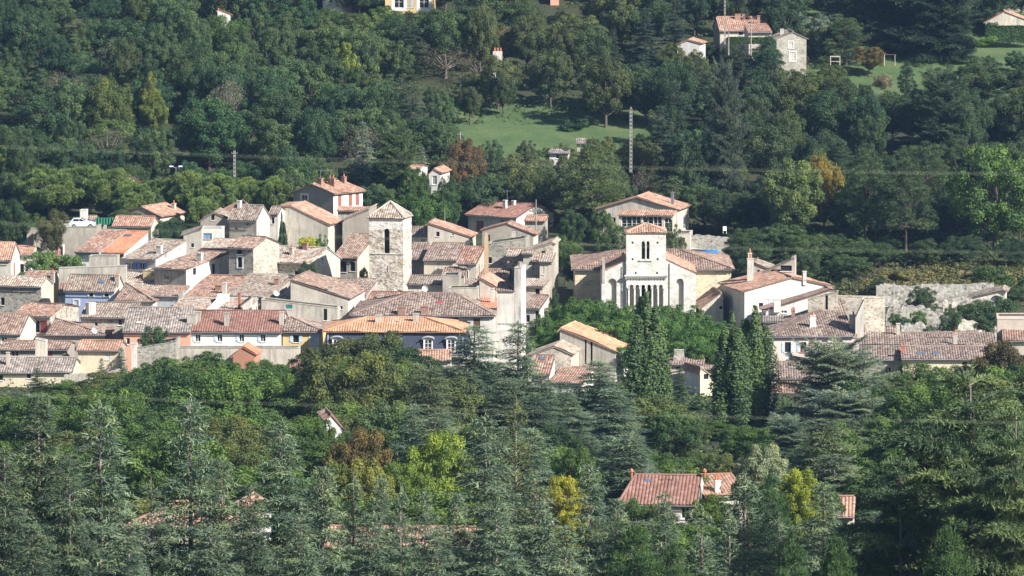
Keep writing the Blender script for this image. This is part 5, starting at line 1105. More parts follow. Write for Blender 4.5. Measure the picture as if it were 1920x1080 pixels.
def puffpine(seed, H=9.0, R=5.0, base=.35, puffs=60, per=320, blade=(.34, .10), pr=(.13, .2), dome=True, name='pine', sparse=False, bark=None):
    rs = np.random.RandomState(seed); z0 = H * base; ch = H - z0; C = []; tries = 0
    while len(C) < puffs and tries < 6000:
        tries += 1; d = nrm(rs.normal(size=3))
        if dome: d[2] = abs(d[2]) if rs.random() < .82 else -abs(d[2]) * .5; r = rs.uniform(.8, 1); p = np.array([d[0] * R * r, d[1] * R * r, z0 + ch * .35 + d[2] * ch * .62 * r])
        else:
            f = rs.random() ** 1.15; rr = R * (1 - f) ** .55 * rs.uniform(.35, 1) + .2; a = rs.random() * 6.28; p = np.array([math.cos(a) * rr, math.sin(a) * rr, z0 + ch * f])
        if all(np.linalg.norm(p - q) > R * (.16 if not sparse else .24) for q in C): C.append(p)
    Ps = []; Ds = []; T = []
    for c in C:
        l = rs.uniform(*pr) * R; d = nrm(rs.normal(size=(per, 3)) + [0, 0, .55]); rr = l * rs.uniform(.25, 1.0, per)[:, None]; Ps.append(c + d * rr * [1.1, 1.1, .8]); Ds.append(nrm(d + [0, 0, .5] + rs.normal(size=(per, 3)) * .35)); T.append(np.clip(rs.normal(.5, .15, per) + rs.normal(0, .15), 0, 1))
    P = np.concatenate(Ps); D = np.concatenate(Ds); n = len(P); V, F = blade_quads(P, D, blade[0] * rs.uniform(.7, 1.2, n), blade[1] * rs.uniform(.8, 1.2, n), rs)
    wood = [tube_np([(0, 0, -1), (.15, 0, z0 * .6), (-.05, .1, z0), (0, 0, H * .88)], [.28, .22, .19, .05], 7)]
    for c in C[::2]: b = np.array([0, 0, min(z0 + (c[2] - z0) * .35, c[2] - .3)]); wood.append(tube_np([b, (b + c) / 2 + [0, 0, -.25], c], [.09, .06, .025], 4))
    return make_proto(name, H, 2 * R, (V, F), np.repeat(np.concatenate(T), 4), join(wood), NEEDLE, bark or BARK)

FN = dict(leaves=19000, size=.255)
BL = [broadleaf(11, lobes=62, lr=(.14, .25), base=.12, **FN), broadleaf(12, lobes=50, lr=(.15, .30), **FN), broadleaf(13, lobes=80, lr=(.11, .22), base=.14, **FN), broadleaf(14, H=11, R=4.2, lobes=66, lr=(.14, .24), base=.1, **FN), broadleaf(15, H=9, R=5, lobes=70, base=.1, lr=(.12, .26), spread=.5, **FN)]
BIG = [broadleaf(21, base=.08, lobes=70, leaves=26000, size=.25, lr=(.15, .26), name='lush'), broadleaf(22, lobes=80, leaves=26000, size=.25, lr=(.14, .24), base=.12, name='lush')]
BUSH = [broadleaf(31, H=3.2, R=2.0, base=.0, lobes=22, leaves=6000, size=.20, name='bush'), broadleaf(32, H=3.0, R=2.2, base=.0, lobes=26, leaves=6000, size=.20, name='bush')]
TWIG = [broadleaf(41, lobes=30, leaves=3200, size=.22, lr=(.25, .4), name='thin', bark=BARKL)]
POP = [poplar(51), poplar(52)]
CED = [cedar(61), cedar(62, Lm=3.2, bare=.14, hang=.6, wob=.4), cedar(63, Lm=3.8, droop=.36, up=.3), cedar(64, Lm=2.6, gap=.5, bare=.18, per=4, droop=.15, expo=.9)]
GREAT = [cedar(71, H=20, Lm=9.5, z0=.10, gap=.95, per=6, droop=.20, up=.22, expo=.5, plate=True, dens=1.7, hang=.35, bare=.02, blade=(.36, .08), name='great_cedar'),
         cedar(72, H=15, Lm=8.0, z0=.04, gap=.60, per=8, droop=.16, up=.34, expo=.34, plate=True, dens=1.0, hang=.3, bare=.0, blade=(.36, .09), name='blue_cedar')]
FIR = [cedar(81, H=14, Lm=3.6, gap=.40, per=6, droop=.18, up=.12, expo=.95, dens=1.2, hang=.12, bare=.02, blade=(.24, .09), wob=.15, bark=BARK, name='fir')]
UMB = [puffpine(91), puffpine(92, puffs=75, R=4.6)]
BPN = [puffpine(93, H=12, R=4.0, base=.12, puffs=120, per=170, blade=(.34, .06), pr=(.12, .18), dome=False, name='black_pine'), puffpine(94, H=17, R=4.6, base=.30, puffs=95, per=200, blade=(.32, .09), pr=(.14, .22), dome=False, sparse=True, name='tall_pine')]
print('cedar quads', [p.n for p in CED + GREAT + FIR + POP], 'proto quads', sum(p.n for L in (BL, BIG, BUSH, TWIG, POP, CED, GREAT, FIR, UMB, BPN) for p in L))

def put(p, name, loc, rz, sx, sz, col, label=None, cat='tree', group=None, trunk=True, crown='crown'):
    root = empty(name, loc, rz); root.scale = (sx, sx, sz); tag(root, label, cat, group)
    c = bpy.data.objects.new(crown, p.crown); c.color = (*col, 1); c.parent = root; link(c)
    if trunk and p.trunk: t = bpy.data.objects.new('trunk', p.trunk); t.parent = root; link(t)
    return root
def jit(c, r=RND, a=.12):
    k = 1 + (r.random() - .5) * 2 * a; h = (r.random() - .5) * a * .6
    return (max(.004, c[0] * k * (1 + h)), max(.004, c[1] * k), max(.004, c[2] * k * (1 - h)))
PLACED = []
def tree(P, name, px, top, wpx, y, col, label, group=None, cat='tree', i=None, base=None, trunk=True, hmax=None):
    s = XZ(px, top); x = s[0] * y; zt = s[1] * y; zb = G(x, y) if base is None else pt(px, base, y).z
    if hmax: zb = max(zb, zt - hmax)
    H = zt - zb; p = P[i] if i is not None else P[RND.randrange(len(P))]
    if H < .8: print('TREE short', label, round(H, 2)); H = .8
    PLACED.append((px, top, wpx, y))
    return put(p, name, (x, y, zb), RND.random() * 6.28, (wpx / ppm(y)) / p.W, H / p.H, jit(col, a=.06), label, cat, group, trunk)

# ------------------------------------------------------------------ individual trees
OAK = (.060, .098, .032); OAKD = (.042, .070, .032); OLV = (.085, .10, .042); LIME = (.13, .19, .045); PLANE = (.062, .118, .038); YG = (.20, .235, .04); YEL_ = (.24, .225, .035)
BRN = (.12, .088, .040); CEDG = (.122, .160, .120); CEDD = (.078, .106, .074); CEDB = (.165, .200, .175); DKP = (.040, .066, .036); UMBG = (.115, .155, .055); POPG = (.082, .120, .056); SILV = (.20, .215, .155); OLI = (.10, .11, .055)
# -- front: young cedars with bare leaders, nearest belt
gC = 'young cedars in the front belt'
for px, top, w_, y, c, i, lab in (
    (72, 738, 270, 470, CEDD, 0, 'dull grey green cedar furthest left in the front belt'),
    (8, 842, 200, 448, CEDD, 2, 'cedar cut by the left picture edge in front of the dull one'),
    (188, 750, 250, 455, CEDG, 1, 'blue green cedar with long bare leader, second from the left'),
    (130, 850, 180, 440, CEDD, 0, 'dark cedar filling the gap below the two left leaders'),
    (356, 742, 230, 462, CEDG, 1, 'tall blue green cedar rising before the orange tiled roof'),
    (283, 892, 150, 458, CEDD, 3, 'thin short cedar standing before the orange tiled roof'),
    (416, 858, 170, 452, CEDG, 0, 'drooping cedar before the bright white gable house'),
    (527, 792, 240, 460, CEDG, 2, 'full blue green cedar right of the bright white gable house'),
    (470, 905, 170, 440, CEDD, 0, 'lower cedar between the white gable and the full cedar'),
    (604, 875, 190, 446, CEDG, 0, 'cedar right of the full one, left of the brown tree'),
    (662, 886, 130, 452, CEDG, 3, 'thin cedar with white stem below the brown tree'),
    (714, 888, 120, 450, CEDG, 1, 'thin cedar with pale tip below the yellow green tree, left one'),
    (751, 905, 110, 455, CEDG, 3, 'short thin cedar below the yellow green tree, middle one'),
    (797, 915, 130, 448, CEDG, 1, 'short bluish cedar below the yellow green tree, right one'),
    (857, 925, 130, 450, CEDG, 0, 'short cedar at the left foot of the tallest centre cedar'),
    (910, 772, 210, 478, CEDG, 1, 'tall feathery cedar in the centre of the front belt'),
    (968, 742, 140, 500, OLV, 3, 'olive tinted cedar close right of the tall centre cedar'),
    (1003, 892, 210, 445, CEDG, 0, 'full cedar in front left of the yellow leaved tree'),
    (930, 940, 220, 430, CEDG, 2, 'low bushy cedar at the bottom centre'),
    (1108, 865, 150, 478, CEDG, 1, 'drooping weeping cedar right of the yellow leaved tree'),
    (1155, 935, 150, 462, CEDG, 0, 'low cedar in front of the dark red roof, left side'),
    (1247, 918, 130, 458, CEDG, 1, 'narrow cedar standing before the dark red roof'),
    (1318, 950, 140, 450, CEDG, 3, 'small cedar right of the pale gable corner'),
    (1397, 888, 210, 440, CEDG, 3, 'sparse cedar with long white leader right of the roofs'),
    (1368, 955, 120, 436, CEDG, 3, 'thin short cedar beside the sparse white leader'),
    (1460, 962, 120, 442, CEDG, 3, 'thin cedar between the sparse one and the yellow tree'),
    (700, 960, 200, 432, CEDG, 0, 'low cedar at the bottom left of centre'),
    (820, 985, 200, 428, CEDG, 1, 'low cedar at the bottom under the thin trio'),
    (560, 965, 200, 430, CEDG, 0, 'low cedar at the bottom below the full cedar'),
    (240, 962, 220, 430, CEDG, 2, 'spreading low cedar at the bottom under the second leader'),
    (395, 985, 210, 428, CEDG, 1, 'spreading low cedar at the bottom under the white gable'),
    (60, 985, 230, 428, CEDD, 2, 'low dark cedar at the bottom left corner'),
    (1060, 985, 180, 426, CEDG, 0, 'low cedar between the bottom pines and the centre'),
    (1545, 905, 190, 455, CEDG, 0, 'cedar leaning against the left flank of the great cedar'),
    (1580, 985, 200, 430, CEDD, 1, 'dark low cedar below the great cedar')):
    tree(CED, 'cedar_tree', px, top, w_, y, c, lab, gC, i=i)
# -- great cedars
gG = 'great cedars'
tree(GREAT, 'great_cedar', 1820, 690, 600, 428, (.105, .142, .076), 'huge spreading cedar filling the right foreground', gG, i=0)
tree(GREAT, 'great_cedar', 1905, 760, 420, 415, (.10, .135, .074), 'second huge cedar cut by the right picture edge', gG, i=0)
tree(GREAT, 'great_cedar', 1690, 850, 330, 424, (.10, .138, .082), 'lower spreading cedar at the left skirt of the huge one', gG, i=0)
tree(GREAT, 'blue_cedar', 1568, 658, 262, 705, CEDB, 'broad blue cedar with layered crown before the striped roofs', gG, i=1)
tree(GREAT, 'blue_cedar', 1590, 745, 260, 670, (.14, .175, .15), 'second blue cedar standing below the layered one', gG, i=1)
tree(GREAT, 'blue_cedar', 1480, 790, 130, 665, (.13, .165, .14), 'small blue cedar at the foot of the poplars', gG, i=1)
gM = 'cedars in front of the old village'
for px, top, w_, y, c, P_, i, lab in (
    (890, 612, 230, 702, (.130, .172, .125), CED, 2, 'large dark cedar directly left of the pale bell tower'),
    (838, 690, 170, 700, (.115, .148, .118), CED, 2, 'dark cedar left of the large one before the mansard'),
    (972, 600, 150, 694, CEDG, CED, 1, 'slim cedar with twisted leader in front of the bell tower'),
    (1015, 700, 150, 690, CEDG, CED, 0, 'cedar right of the slim one before the small red roofs'),
    (1122, 678, 210, 700, (.128, .168, .122), CED, 2, 'wide cedar in front of the long orange roof'),
    (1062, 735, 150, 684, CEDG, CED, 0, 'medium cedar between the slim and the wide cedar'),
    (1155, 760, 150, 690, CEDD, CED, 2, 'dark cedar lower right of the wide one'),
    (800, 745, 130, 700, CEDD, CED, 2, 'dark cedar left below the mansard'),
    (1275, 690, 56, 752, CEDD, FIR, 0, 'small dark fir in front of the white yard wall'),
    (1310, 752, 60, 745, CEDD, FIR, 0, 'smaller fir right of the small dark fir'),
    (1243, 790, 110, 690, (.055, .085, .045), FIR, 0, 'green fir in the middle wood left of the poplars'),
    (1200, 810, 120, 660, (.055, .090, .045), FIR, 0, 'green fir standing above the dark red roof'),
    (228, 652, 40, 774, CEDD, FIR, 0, 'small pointed fir before the cream house at left'),
    (190, 672, 34, 772, CEDD, FIR, 0, 'smaller thin fir left of the pointed fir'),
    (70, 690, 60, 765, CEDD, FIR, 0, 'thin fir before the left front roofs'),
    (945, 800, 120, 560, CEDG, CED, 0, 'cedar tip behind the tall feathery centre cedar'),
    (1140, 830, 110, 600, CEDG, CED, 1, 'weeping conifer above the weeping cedar'),
    (528, 398, 24, 866, DKP, POP, 1, 'little dark cypress against the blank grey gable')):
    tree(P_, 'fir_tree' if P_ is FIR else 'cedar_tree', px, top, w_, y, c, lab, gM, i=i)
# -- poplars
for px, top, w_, y, i, lab in ((1213, 547, 96, 702, 0, 'left tall poplar rising before the church portico'), (1236, 640, 62, 706, 1, 'lower poplar stem close right of the church poplar'), (1372, 583, 96, 706, 1, 'left one of the twin poplars right of the church'), (1416, 573, 90, 710, 0, 'right one of the twin poplars right of the church'), (1394, 600, 90, 712, 1, 'short poplar filling between the twin poplars')):
    tree(POP, 'poplar_tree', px, top, w_, y, POPG, lab, 'tall poplars', i=i)
# -- plane tree square before the church
gP = 'plane trees on the church square'
k = 0
for px, top, w_, y in ((1022, 592, 70, 806), (1052, 572, 95, 812), (1088, 562, 90, 808), (1120, 560, 95, 812), (1150, 570, 90, 806), (1182, 573, 90, 812), (1258, 572, 95, 808), (1290, 572, 90, 812), (1320, 590, 90, 808), (1248, 590, 90, 796), (1345, 605, 70, 805), (1010, 625, 60, 796), (1040, 612, 90, 796), (1075, 592, 95, 797), (1150, 596, 100, 796), (1190, 600, 95, 796), (1285, 604, 95, 794), (1325, 618, 90, 792), (1190, 640, 80, 786), (1290, 635, 90, 784), (1330, 648, 80, 782)):
    k += 1; tree(BL, 'plane_tree', px, top, w_, y, PLANE if k % 3 else (.078, .135, .042), '%s plane tree %s, before the %s' % (('dark green', 'mid green', 'light green')[k % 3], 'on the near side of the grove' if y < 800 else 'on the far side of the grove', min([(1022, 'ivy covered wall'), (1052, 'shaded lane'), (1088, 'left church wall'), (1130, 'left blind arch'), (1182, 'left columns'), (1225, 'right columns'), (1258, 'right blind arch'), (1292, 'ochre wall'), (1340, 'leaning stone shed')], key=lambda q_: abs(q_[0] - px))[1]), gP)
# -- broadleaves in the middle distance, one by one
gO = 'oaks and maples in front of the village'
for px, top, w_, y, c, lab in (
    (140, 715, 130, 742, OAK, 'green tree before the cream front houses at left'), (200, 700, 120, 738, OLV, 'olive green tree below the small pointed fir'),
    (262, 695, 130, 745, OAK, 'green tree in front of the grey ruin'), (318, 672, 130, 748, (.078, .12, .035), 'fresh green tree right of the grey ruin'),
    (385, 662, 120, 750, OAK, 'green tree beneath the white terrace house'), (430, 682, 110, 744, (.078, .12, .035), 'green tree below the small orange gable'),
    (500, 676, 110, 748, OAK, 'green tree below the flat grey building'), (545, 700, 100, 742, OAKD, 'dark green tree left of the round dark crown'),
    (608, 655, 140, 748, (.058, .072, .032), 'dark olive crown on the left slope of the round group'), (665, 636, 150, 752, (.070, .080, .035), 'tall dark round crown before the mansard, its summit'),
    (708, 624, 150, 754, (.062, .075, .032), 'dark round crown covering the mansard windows'), (755, 655, 140, 748, OAKD, 'dark green crown right below the mansard'),
    (650, 700, 140, 740, OAKD, 'broad dark crown at the foot of the round group'), (790, 680, 110, 752, OAK, 'green tree below the low pink brown roof'),
    (700, 720, 130, 730, OAKD, 'deep shaded crown in the middle of the dark group')):
    tree(BIG, 'oak_tree', px, top, w_, y, c, lab, gO)
k = 0
gF = 'oaks filling the left wood'
for px, top, w_, y in ((90, 735, 150, 700), (170, 740, 150, 690), (250, 735, 170, 690), (330, 725, 170, 695), (410, 725, 170, 690), (485, 730, 160, 690), (560, 735, 140, 685), (300, 790, 170, 640), (380, 785, 170, 645), (450, 780, 170, 640), (530, 790, 160, 640), (590, 800, 130, 650), (230, 800, 150, 630), (20, 745, 150, 690), (590, 745, 110, 705),
                       (450, 850, 160, 600), (560, 850, 150, 600), (330, 850, 160, 600), (150, 850, 150, 600), (30, 830, 150, 600)):
    k += 1; tree(BIG, 'oak_tree', px, top, w_, y, (OAK, (.074, .120, .034), (.062, .105, .030))[k % 3], '%s oak in the left wood, %s row, behind the %s' % (('mid green', 'bright green', 'grass green')[k % 3], 'back' if y > 680 else 'middle' if y > 630 else 'front', min([(20, 'edge cedar'), (100, 'dull cedar'), (188, 'second leader'), (270, 'thin short cedar'), (356, 'tall leader'), (420, 'drooping cedar'), (490, 'lower cedar'), (545, 'full cedar'), (595, 'white gable')], key=lambda q_: abs(q_[0] - px))[1]), gF)
for px, top, w_, y, c, P_, lab in (
    (728, 752, 130, 640, (.088, .125, .055), BIG, 'light grey green maple below the dark crowns'), (672, 806, 130, 590, BRN, BIG, 'brown leaved autumn oak beside the small white gable'),
    (625, 870, 110, 560, (.11, .13, .04), BIG, 'yellowish tree below the brown autumn oak'), (690, 862, 110, 555, (.17, .17, .05), BIG, 'pale yellow green tree right below the brown oak'),
    (760, 870, 110, 560, (.105, .145, .034), BIG, 'bright tree left of the large yellow green one'), (815, 813, 150, 575, (.145, .185, .036), BIG, 'large yellow green tree left of the tall centre cedar'),
    (1058, 895, 90, 535, YEL_, BIG, 'small yellow tree with golden leaves beside the white chimney'), (1075, 960, 80, 520, YEL_, BIG, 'golden bush before the white walled low house'), (1078, 842, 95, 560, (.06, .095, .03), BIG, 'dark glossy tree behind the golden one'),
    (1428, 836, 115, 560, SILV, BIG, 'silver leaved tree above the dark pines'), (1345, 852, 100, 600, OLV, BIG, 'olive green tree right above the orange red wing'), (1500, 880, 85, 520, (.20, .225, .035), BIG, 'yellow green tree beside the great cedar'),
    (1520, 950, 90, 505, (.17, .20, .04), BIG, 'lower yellow green bush beside the great cedar'), (1540, 905, 80, 540, OAK, BIG, 'green bush between yellow tree and orange roof'), (1400, 800, 110, 680, (.075, .11, .04), BIG, 'green tree under the twin poplars'),
    (1330, 790, 110, 700, OAK, BIG, 'green tree left below the twin poplars'), (1280, 800, 110, 690, OLV, BIG, 'olive tree right of the green fir'), (1225, 745, 80, 735, (.075, .115, .045), BIG, 'green tree at the foot of the church poplar'), (1310, 850, 110, 640, (.08, .11, .045), BIG, 'green tree above the dark red ridge'),
    (1240, 850, 120, 620, OAK, BIG, 'green tree behind the left finial'), (1180, 830, 100, 640, OAK, BIG, 'green tree left of the dark red roof'), (1720, 683, 120, 735, OAK, BIG, 'green tree in front of the skylight roof'), (1775, 688, 100, 730, (.085, .12, .035), BIG, 'light green tree in front of the cream round windowed wall'),
    (1885, 640, 110, 725, (.075, .060, .032), BIG, 'dark bronze tree at the right edge before the red lean-to'), (1840, 672, 90, 730, (.12, .11, .045), BIG, 'bronze green tree left of the dark bronze one'), (1660, 700, 90, 740, OAK, BIG, 'green tree between the blue cedar and skylight roof'),
    (1650, 780, 140, 640, OAK, BIG, 'green tree behind the great cedar on its left'), (1720, 760, 140, 600, OAKD, BIG, 'dark tree behind the great cedar'), (880, 800, 120, 640, OAKD, BIG, 'dark tree behind the tall centre cedar'), (1030, 800, 130, 640, OAKD, BIG, 'dark tree between the village cedars and golden tree'), (820, 760, 110, 690, OAKD, BIG, 'dark tree between maple and village cedars'),
    (1700, 740, 130, 660, OAK, BIG, 'tree in the gap right of the second blue cedar'), (1450, 860, 100, 590, OAKD, BIG, 'dark tree right behind the silver leaved one')):
    tree(P_, 'oak_tree' if c in (OAK, OAKD, BRN) else 'garden_tree', px, top, w_, y, c, lab, 'single trees between the cedars', hmax=w_ / ppm(y) * 1.45)
# -- black pines, bottom
for px, top, w_, y, i, lab in ((1190, 1003, 190, 412, 0, 'dark bushy pine at the bottom left of the white leader'), (1265, 1030, 130, 408, 0, 'bushy pine at the bottom beside the darker one'), (1405, 915, 200, 480, 1, 'dark pine behind the sparse cedar'), (1445, 900, 130, 490, 0, 'dark upright pine left of the yellow tree'), (1490, 1035, 150, 405, 0, 'bushy pine at the bottom under the yellow tree'), (1570, 1020, 130, 405, 0, 'small bushy pine at the bottom left of the great cedar'), (1780, 1005, 170, 400, 0, 'dark bushy pine at the bottom before the great cedar')):
    tree(BPN, 'pine_tree', px, top, w_, y, (.050, .088, .034) if px != 1405 else DKP, lab, 'dark pines in the foreground', i=i)
# -- umbrella pines and their neighbours
gU = 'umbrella pines left above the village'
for px, top, w_, y, lab in ((92, 318, 105, 912, 'umbrella pine furthest left in the row'), (152, 312, 110, 916, 'umbrella pine second from the left in the row'), (208, 318, 90, 914, 'umbrella pine third in the row, left of the pink roof end'), (300, 336, 70, 916, 'low umbrella pine between pink roof end and lamp'), (356, 324, 90, 914, 'umbrella pine right below the street lamp'), (408, 330, 85, 912, 'umbrella pine left of the concrete utility pole'), (466, 336, 75, 914, 'umbrella pine right of the concrete utility pole'), (516, 335, 66, 912, 'last umbrella pine next to the highest red roof'), (250, 345, 80, 908, 'lower umbrella pine behind the grey gabled house'), (380, 372, 70, 900, 'small umbrella pine above the white terrace house')):
    tree(UMB, 'umbrella_pine', px, top, w_, y, UMBG, lab, gU)
gL = 'single trees round the upper village'
for px, top, w_, y, c, P_, i, nm_, lab in (
    (97, 392, 62, 878, (.075, .075, .035), BL, 1, 'oak_tree', 'dark leaning tree in front of the grey terrace wall'), (20, 375, 80, 884, OAKD, BL, 0, 'oak_tree', 'dark green tree at the left edge above the white house'), (25, 290, 90, 930, (.10, .11, .035), BL, 2, 'oak_tree', 'yellowish tree at the left edge above the umbrella pines'),
    (60, 400, 60, 890, OAK, BL, 3, 'oak_tree', 'green tree between the left edge and dark leaning tree'), (392, 186, 140, 945, (.042, .082, .038), BIG, 0, 'oak_tree', 'large round bright green tree in the left woods'),
    (680, 228, 82, 935, CEDB, FIR, 0, 'blue_spruce', 'pale blue spruce above the highest red roof'), (745, 250, 100, 928, (.085, .12, .055), GREAT, 1, 'cedar_tree', 'loose green cedar right of the pale blue spruce'), (790, 275, 60, 932, CEDB, FIR, 0, 'blue_spruce', 'small blue spruce right of the loose green cedar'),
    (872, 262, 78, 930, (.11, .068, .040), BIG, 1, 'maple_tree', 'rusty brown tree at the left corner of the small meadow'), (838, 300, 60, 925, (.11, .075, .04), BL, 0, 'maple_tree', 'brownish tree left below the rusty one'), (515, 355, 40, 918, (.06, .035, .045), BUSH, 0, 'plum_bush', 'purple leaved bush beside the highest red roof'),
    (1360, 143, 100, 922, (.065, .080, .068), GREAT, 1, 'fir_tree', 'tall grey green fir standing in front of the dark hillside'), (1330, 210, 80, 928, (.05, .07, .055), FIR, 0, 'fir_tree', 'dark conifer left behind the tall grey green fir'),
    (1110, 265, 140, 905, (.085, .11, .050), BPN, 1, 'tall_pine', 'tall pine with long bare trunk left of the cream villa'), (1140, 285, 100, 912, (.08, .11, .05), BPN, 1, 'tall_pine', 'tall pine behind the villa pine on its right'), (1066, 330, 90, 914, (.07, .10, .042), BPN, 1, 'tall_pine', 'rounded pine above the white villa'),
    (985, 290, 130, 930, (.085, .10, .055), BIG, 1, 'oak_tree', 'olive green tree at the lower meadow edge'), (930, 330, 90, 926, OAK, BIG, 0, 'oak_tree', 'green tree above the white villa roof'), (1010, 345, 90, 924, OAKD, BL, 3, 'oak_tree', 'dark green tree right above the white villa'),
    (1490, 302, 125, 893, (.115, .148, .058), BIG, 1, 'lime_tree', 'light green tree with pale stem right of the cream villa'), (1545, 288, 70, 898, (.19, .14, .035), BL, 1, 'maple_tree', 'golden orange tree top behind the light green one'), (1625, 275, 115, 890, (.055, .080, .038), BPN, 1, 'tall_pine', 'tall dark pine with bare white trunk, left of three'), (1700, 290, 115, 884, (.050, .072, .036), BPN, 1, 'tall_pine', 'tall dark pine in the middle of three'), (1740, 270, 100, 900, (.048, .070, .036), BPN, 1, 'tall_pine', 'tall dark pine, right of three'),
    (1868, 276, 165, 888, (.082, .128, .038), BIG, 0, 'lime_tree', 'large bright green lime tree at the right edge'), (1440, 74, 105, 975, (.040, .075, .045), BPN, 0, 'evergreen_tree', 'dark rounded evergreen left of the stone farmhouse'), (1770, 150, 160, 952, (.060, .085, .055), GREAT, 1, 'cedar_tree', 'broad dark cedar below the upper meadow'), (1700, 118, 46, 985, (.035, .062, .035), BPN, 0, 'evergreen_tree', 'compact dark evergreen on the upper meadow'),
    (1210, 14, 85, 1010, (.045, .070, .065), FIR, 0, 'fir_tree', 'blue dark fir at the top edge, left one'), (1266, -20, 90, 1012, (.048, .072, .062), FIR, 0, 'fir_tree', 'blue dark fir at the top edge, right one'), (1650, -60, 130, 1022, (.04, .06, .045), GREAT, 1, 'cedar_tree', 'great dark cedar at the top edge, left one'), (1740, -70, 190, 1018, (.036, .056, .042), GREAT, 1, 'cedar_tree', 'great dark cedar at the top edge, right one'), (1790, -40, 120, 1016, (.036, .056, .042), GREAT, 1, 'cedar_tree', 'dark cedar behind the two great ones at the top'),
    (1585, 38, 110, 1012, (.06, .085, .045), BPN, 0, 'pine_tree', 'dark green pine right of the stone farmhouse'), (1545, 30, 70, 1015, (.15, .18, .16), BL, 0, 'olive_tree', 'silvery tree behind the stone farmhouse'), (1500, 22, 70, 1022, (.14, .17, .15), BL, 1, 'olive_tree', 'silvery grey tree above the stone farmhouse'), (1630, 85, 60, 1006, (.12, .09, .04), BL, 2, 'maple_tree', 'brownish bush tree on the upper meadow'),
    (945, 48, 90, 1010, (.14, .12, .07), BL, 1, 'oak_tree', 'pale brown tree in the upper middle of the woods'), (900, 105, 110, 1000, (.13, .11, .085), TWIG, 0, 'bare_tree', 'greyish bare branched tree beside the tiny white chimney'), (835, 90, 110, 1004, (.12, .105, .09), TWIG, 0, 'bare_tree', 'second greyish bare tree left of the tiny chimney'), (425, 150, 70, 965, (.17, .15, .14), TWIG, 0, 'bare_tree', 'grey leafless tree above the round bright tree'),
    (290, 170, 55, 962, (.12, .145, .04), BL, 3, 'maple_tree', 'yellow narrow tree in the left woods'), (282, 135, 40, 970, (.15, .16, .05), BL, 3, 'maple_tree', 'yellowish tree tip above the narrow yellow one'), (650, 80, 50, 985, (.16, .19, .04), BL, 3, 'maple_tree', 'yellow green tree in the middle woods'), (825, 240, 55, 955, (.15, .12, .10), TWIG, 0, 'bare_tree', 'pinkish grey bare tree at the left meadow edge'),
    (1075, 395, 60, 890, OAKD, BL, 0, 'oak_tree', 'dark tree left of the bare trunked villa pine'), (1060, 440, 60, 865, OAK, BL, 1, 'oak_tree', 'green tree between tall cream tower house and church'), (1080, 470, 50, 860, OAKD, BL, 3, 'oak_tree', 'dark narrow tree right of the cream tower house'), (1160, 415, 70, 868, (.085, .115, .06), BL, 2, 'olive_tree', 'grey green garden tree left of the church tower'), (1262, 420, 45, 872, (.08, .11, .05), BL, 3, 'garden_tree', 'green garden tree right of the church tower'), (1130, 395, 60, 880, OAK, BL, 0, 'garden_tree', 'green tree before the left end of the cream villa'),
    (1590, 478, 95, 868, (.055, .085, .040), BL, 2, 'oak_tree', 'green tree behind the long white gable roof'), (1640, 455, 80, 876, OAKD, BL, 1, 'oak_tree', 'dark tree behind the rampart on the left'), (1560, 440, 80, 880, OAKD, BL, 0, 'oak_tree', 'dark tree right below the light green tree'), (1690, 470, 70, 880, OAK, BL, 2, 'oak_tree', 'tree under the three dark pines'),
    (1040, 540, 30, 820, OAKD, BL, 3, 'garden_tree', 'dark narrow shrub in the shaded lane'), (290, 614, 70, 783, (.045, .075, .038), BIG, 0, 'garden_tree', 'dark green tree covering the salmon house wall'), (575, 495, 56, 836, (.045, .08, .04), BL, 0, 'garden_tree', 'dark green bush tree before the cream gable end'), (316, 412, 62, 880, (.035, .065, .035), BL, 4, 'garden_tree', 'dark green bush tree right of the low red roof'), (606, 440, 30, 866, (.07, .12, .04), BL, 3, 'garden_tree', 'green shrub beside the yellow one under the grey gable'), (1730, 540, 60, 838, (.05, .08, .04), BL, 0, 'garden_tree', 'green bush growing out of the white rampart'), (1830, 560, 80, 822, (.05, .08, .038), BL, 1, 'garden_tree', 'green tree in front of the ruined lean-to'), (1785, 580, 50, 818, (.055, .085, .04), BL, 0, 'garden_tree', 'small bush tree left of the lean-to tree')):
    tree(P_, nm_, px, top, w_, y, c, lab, gL, i=i, hmax=18)
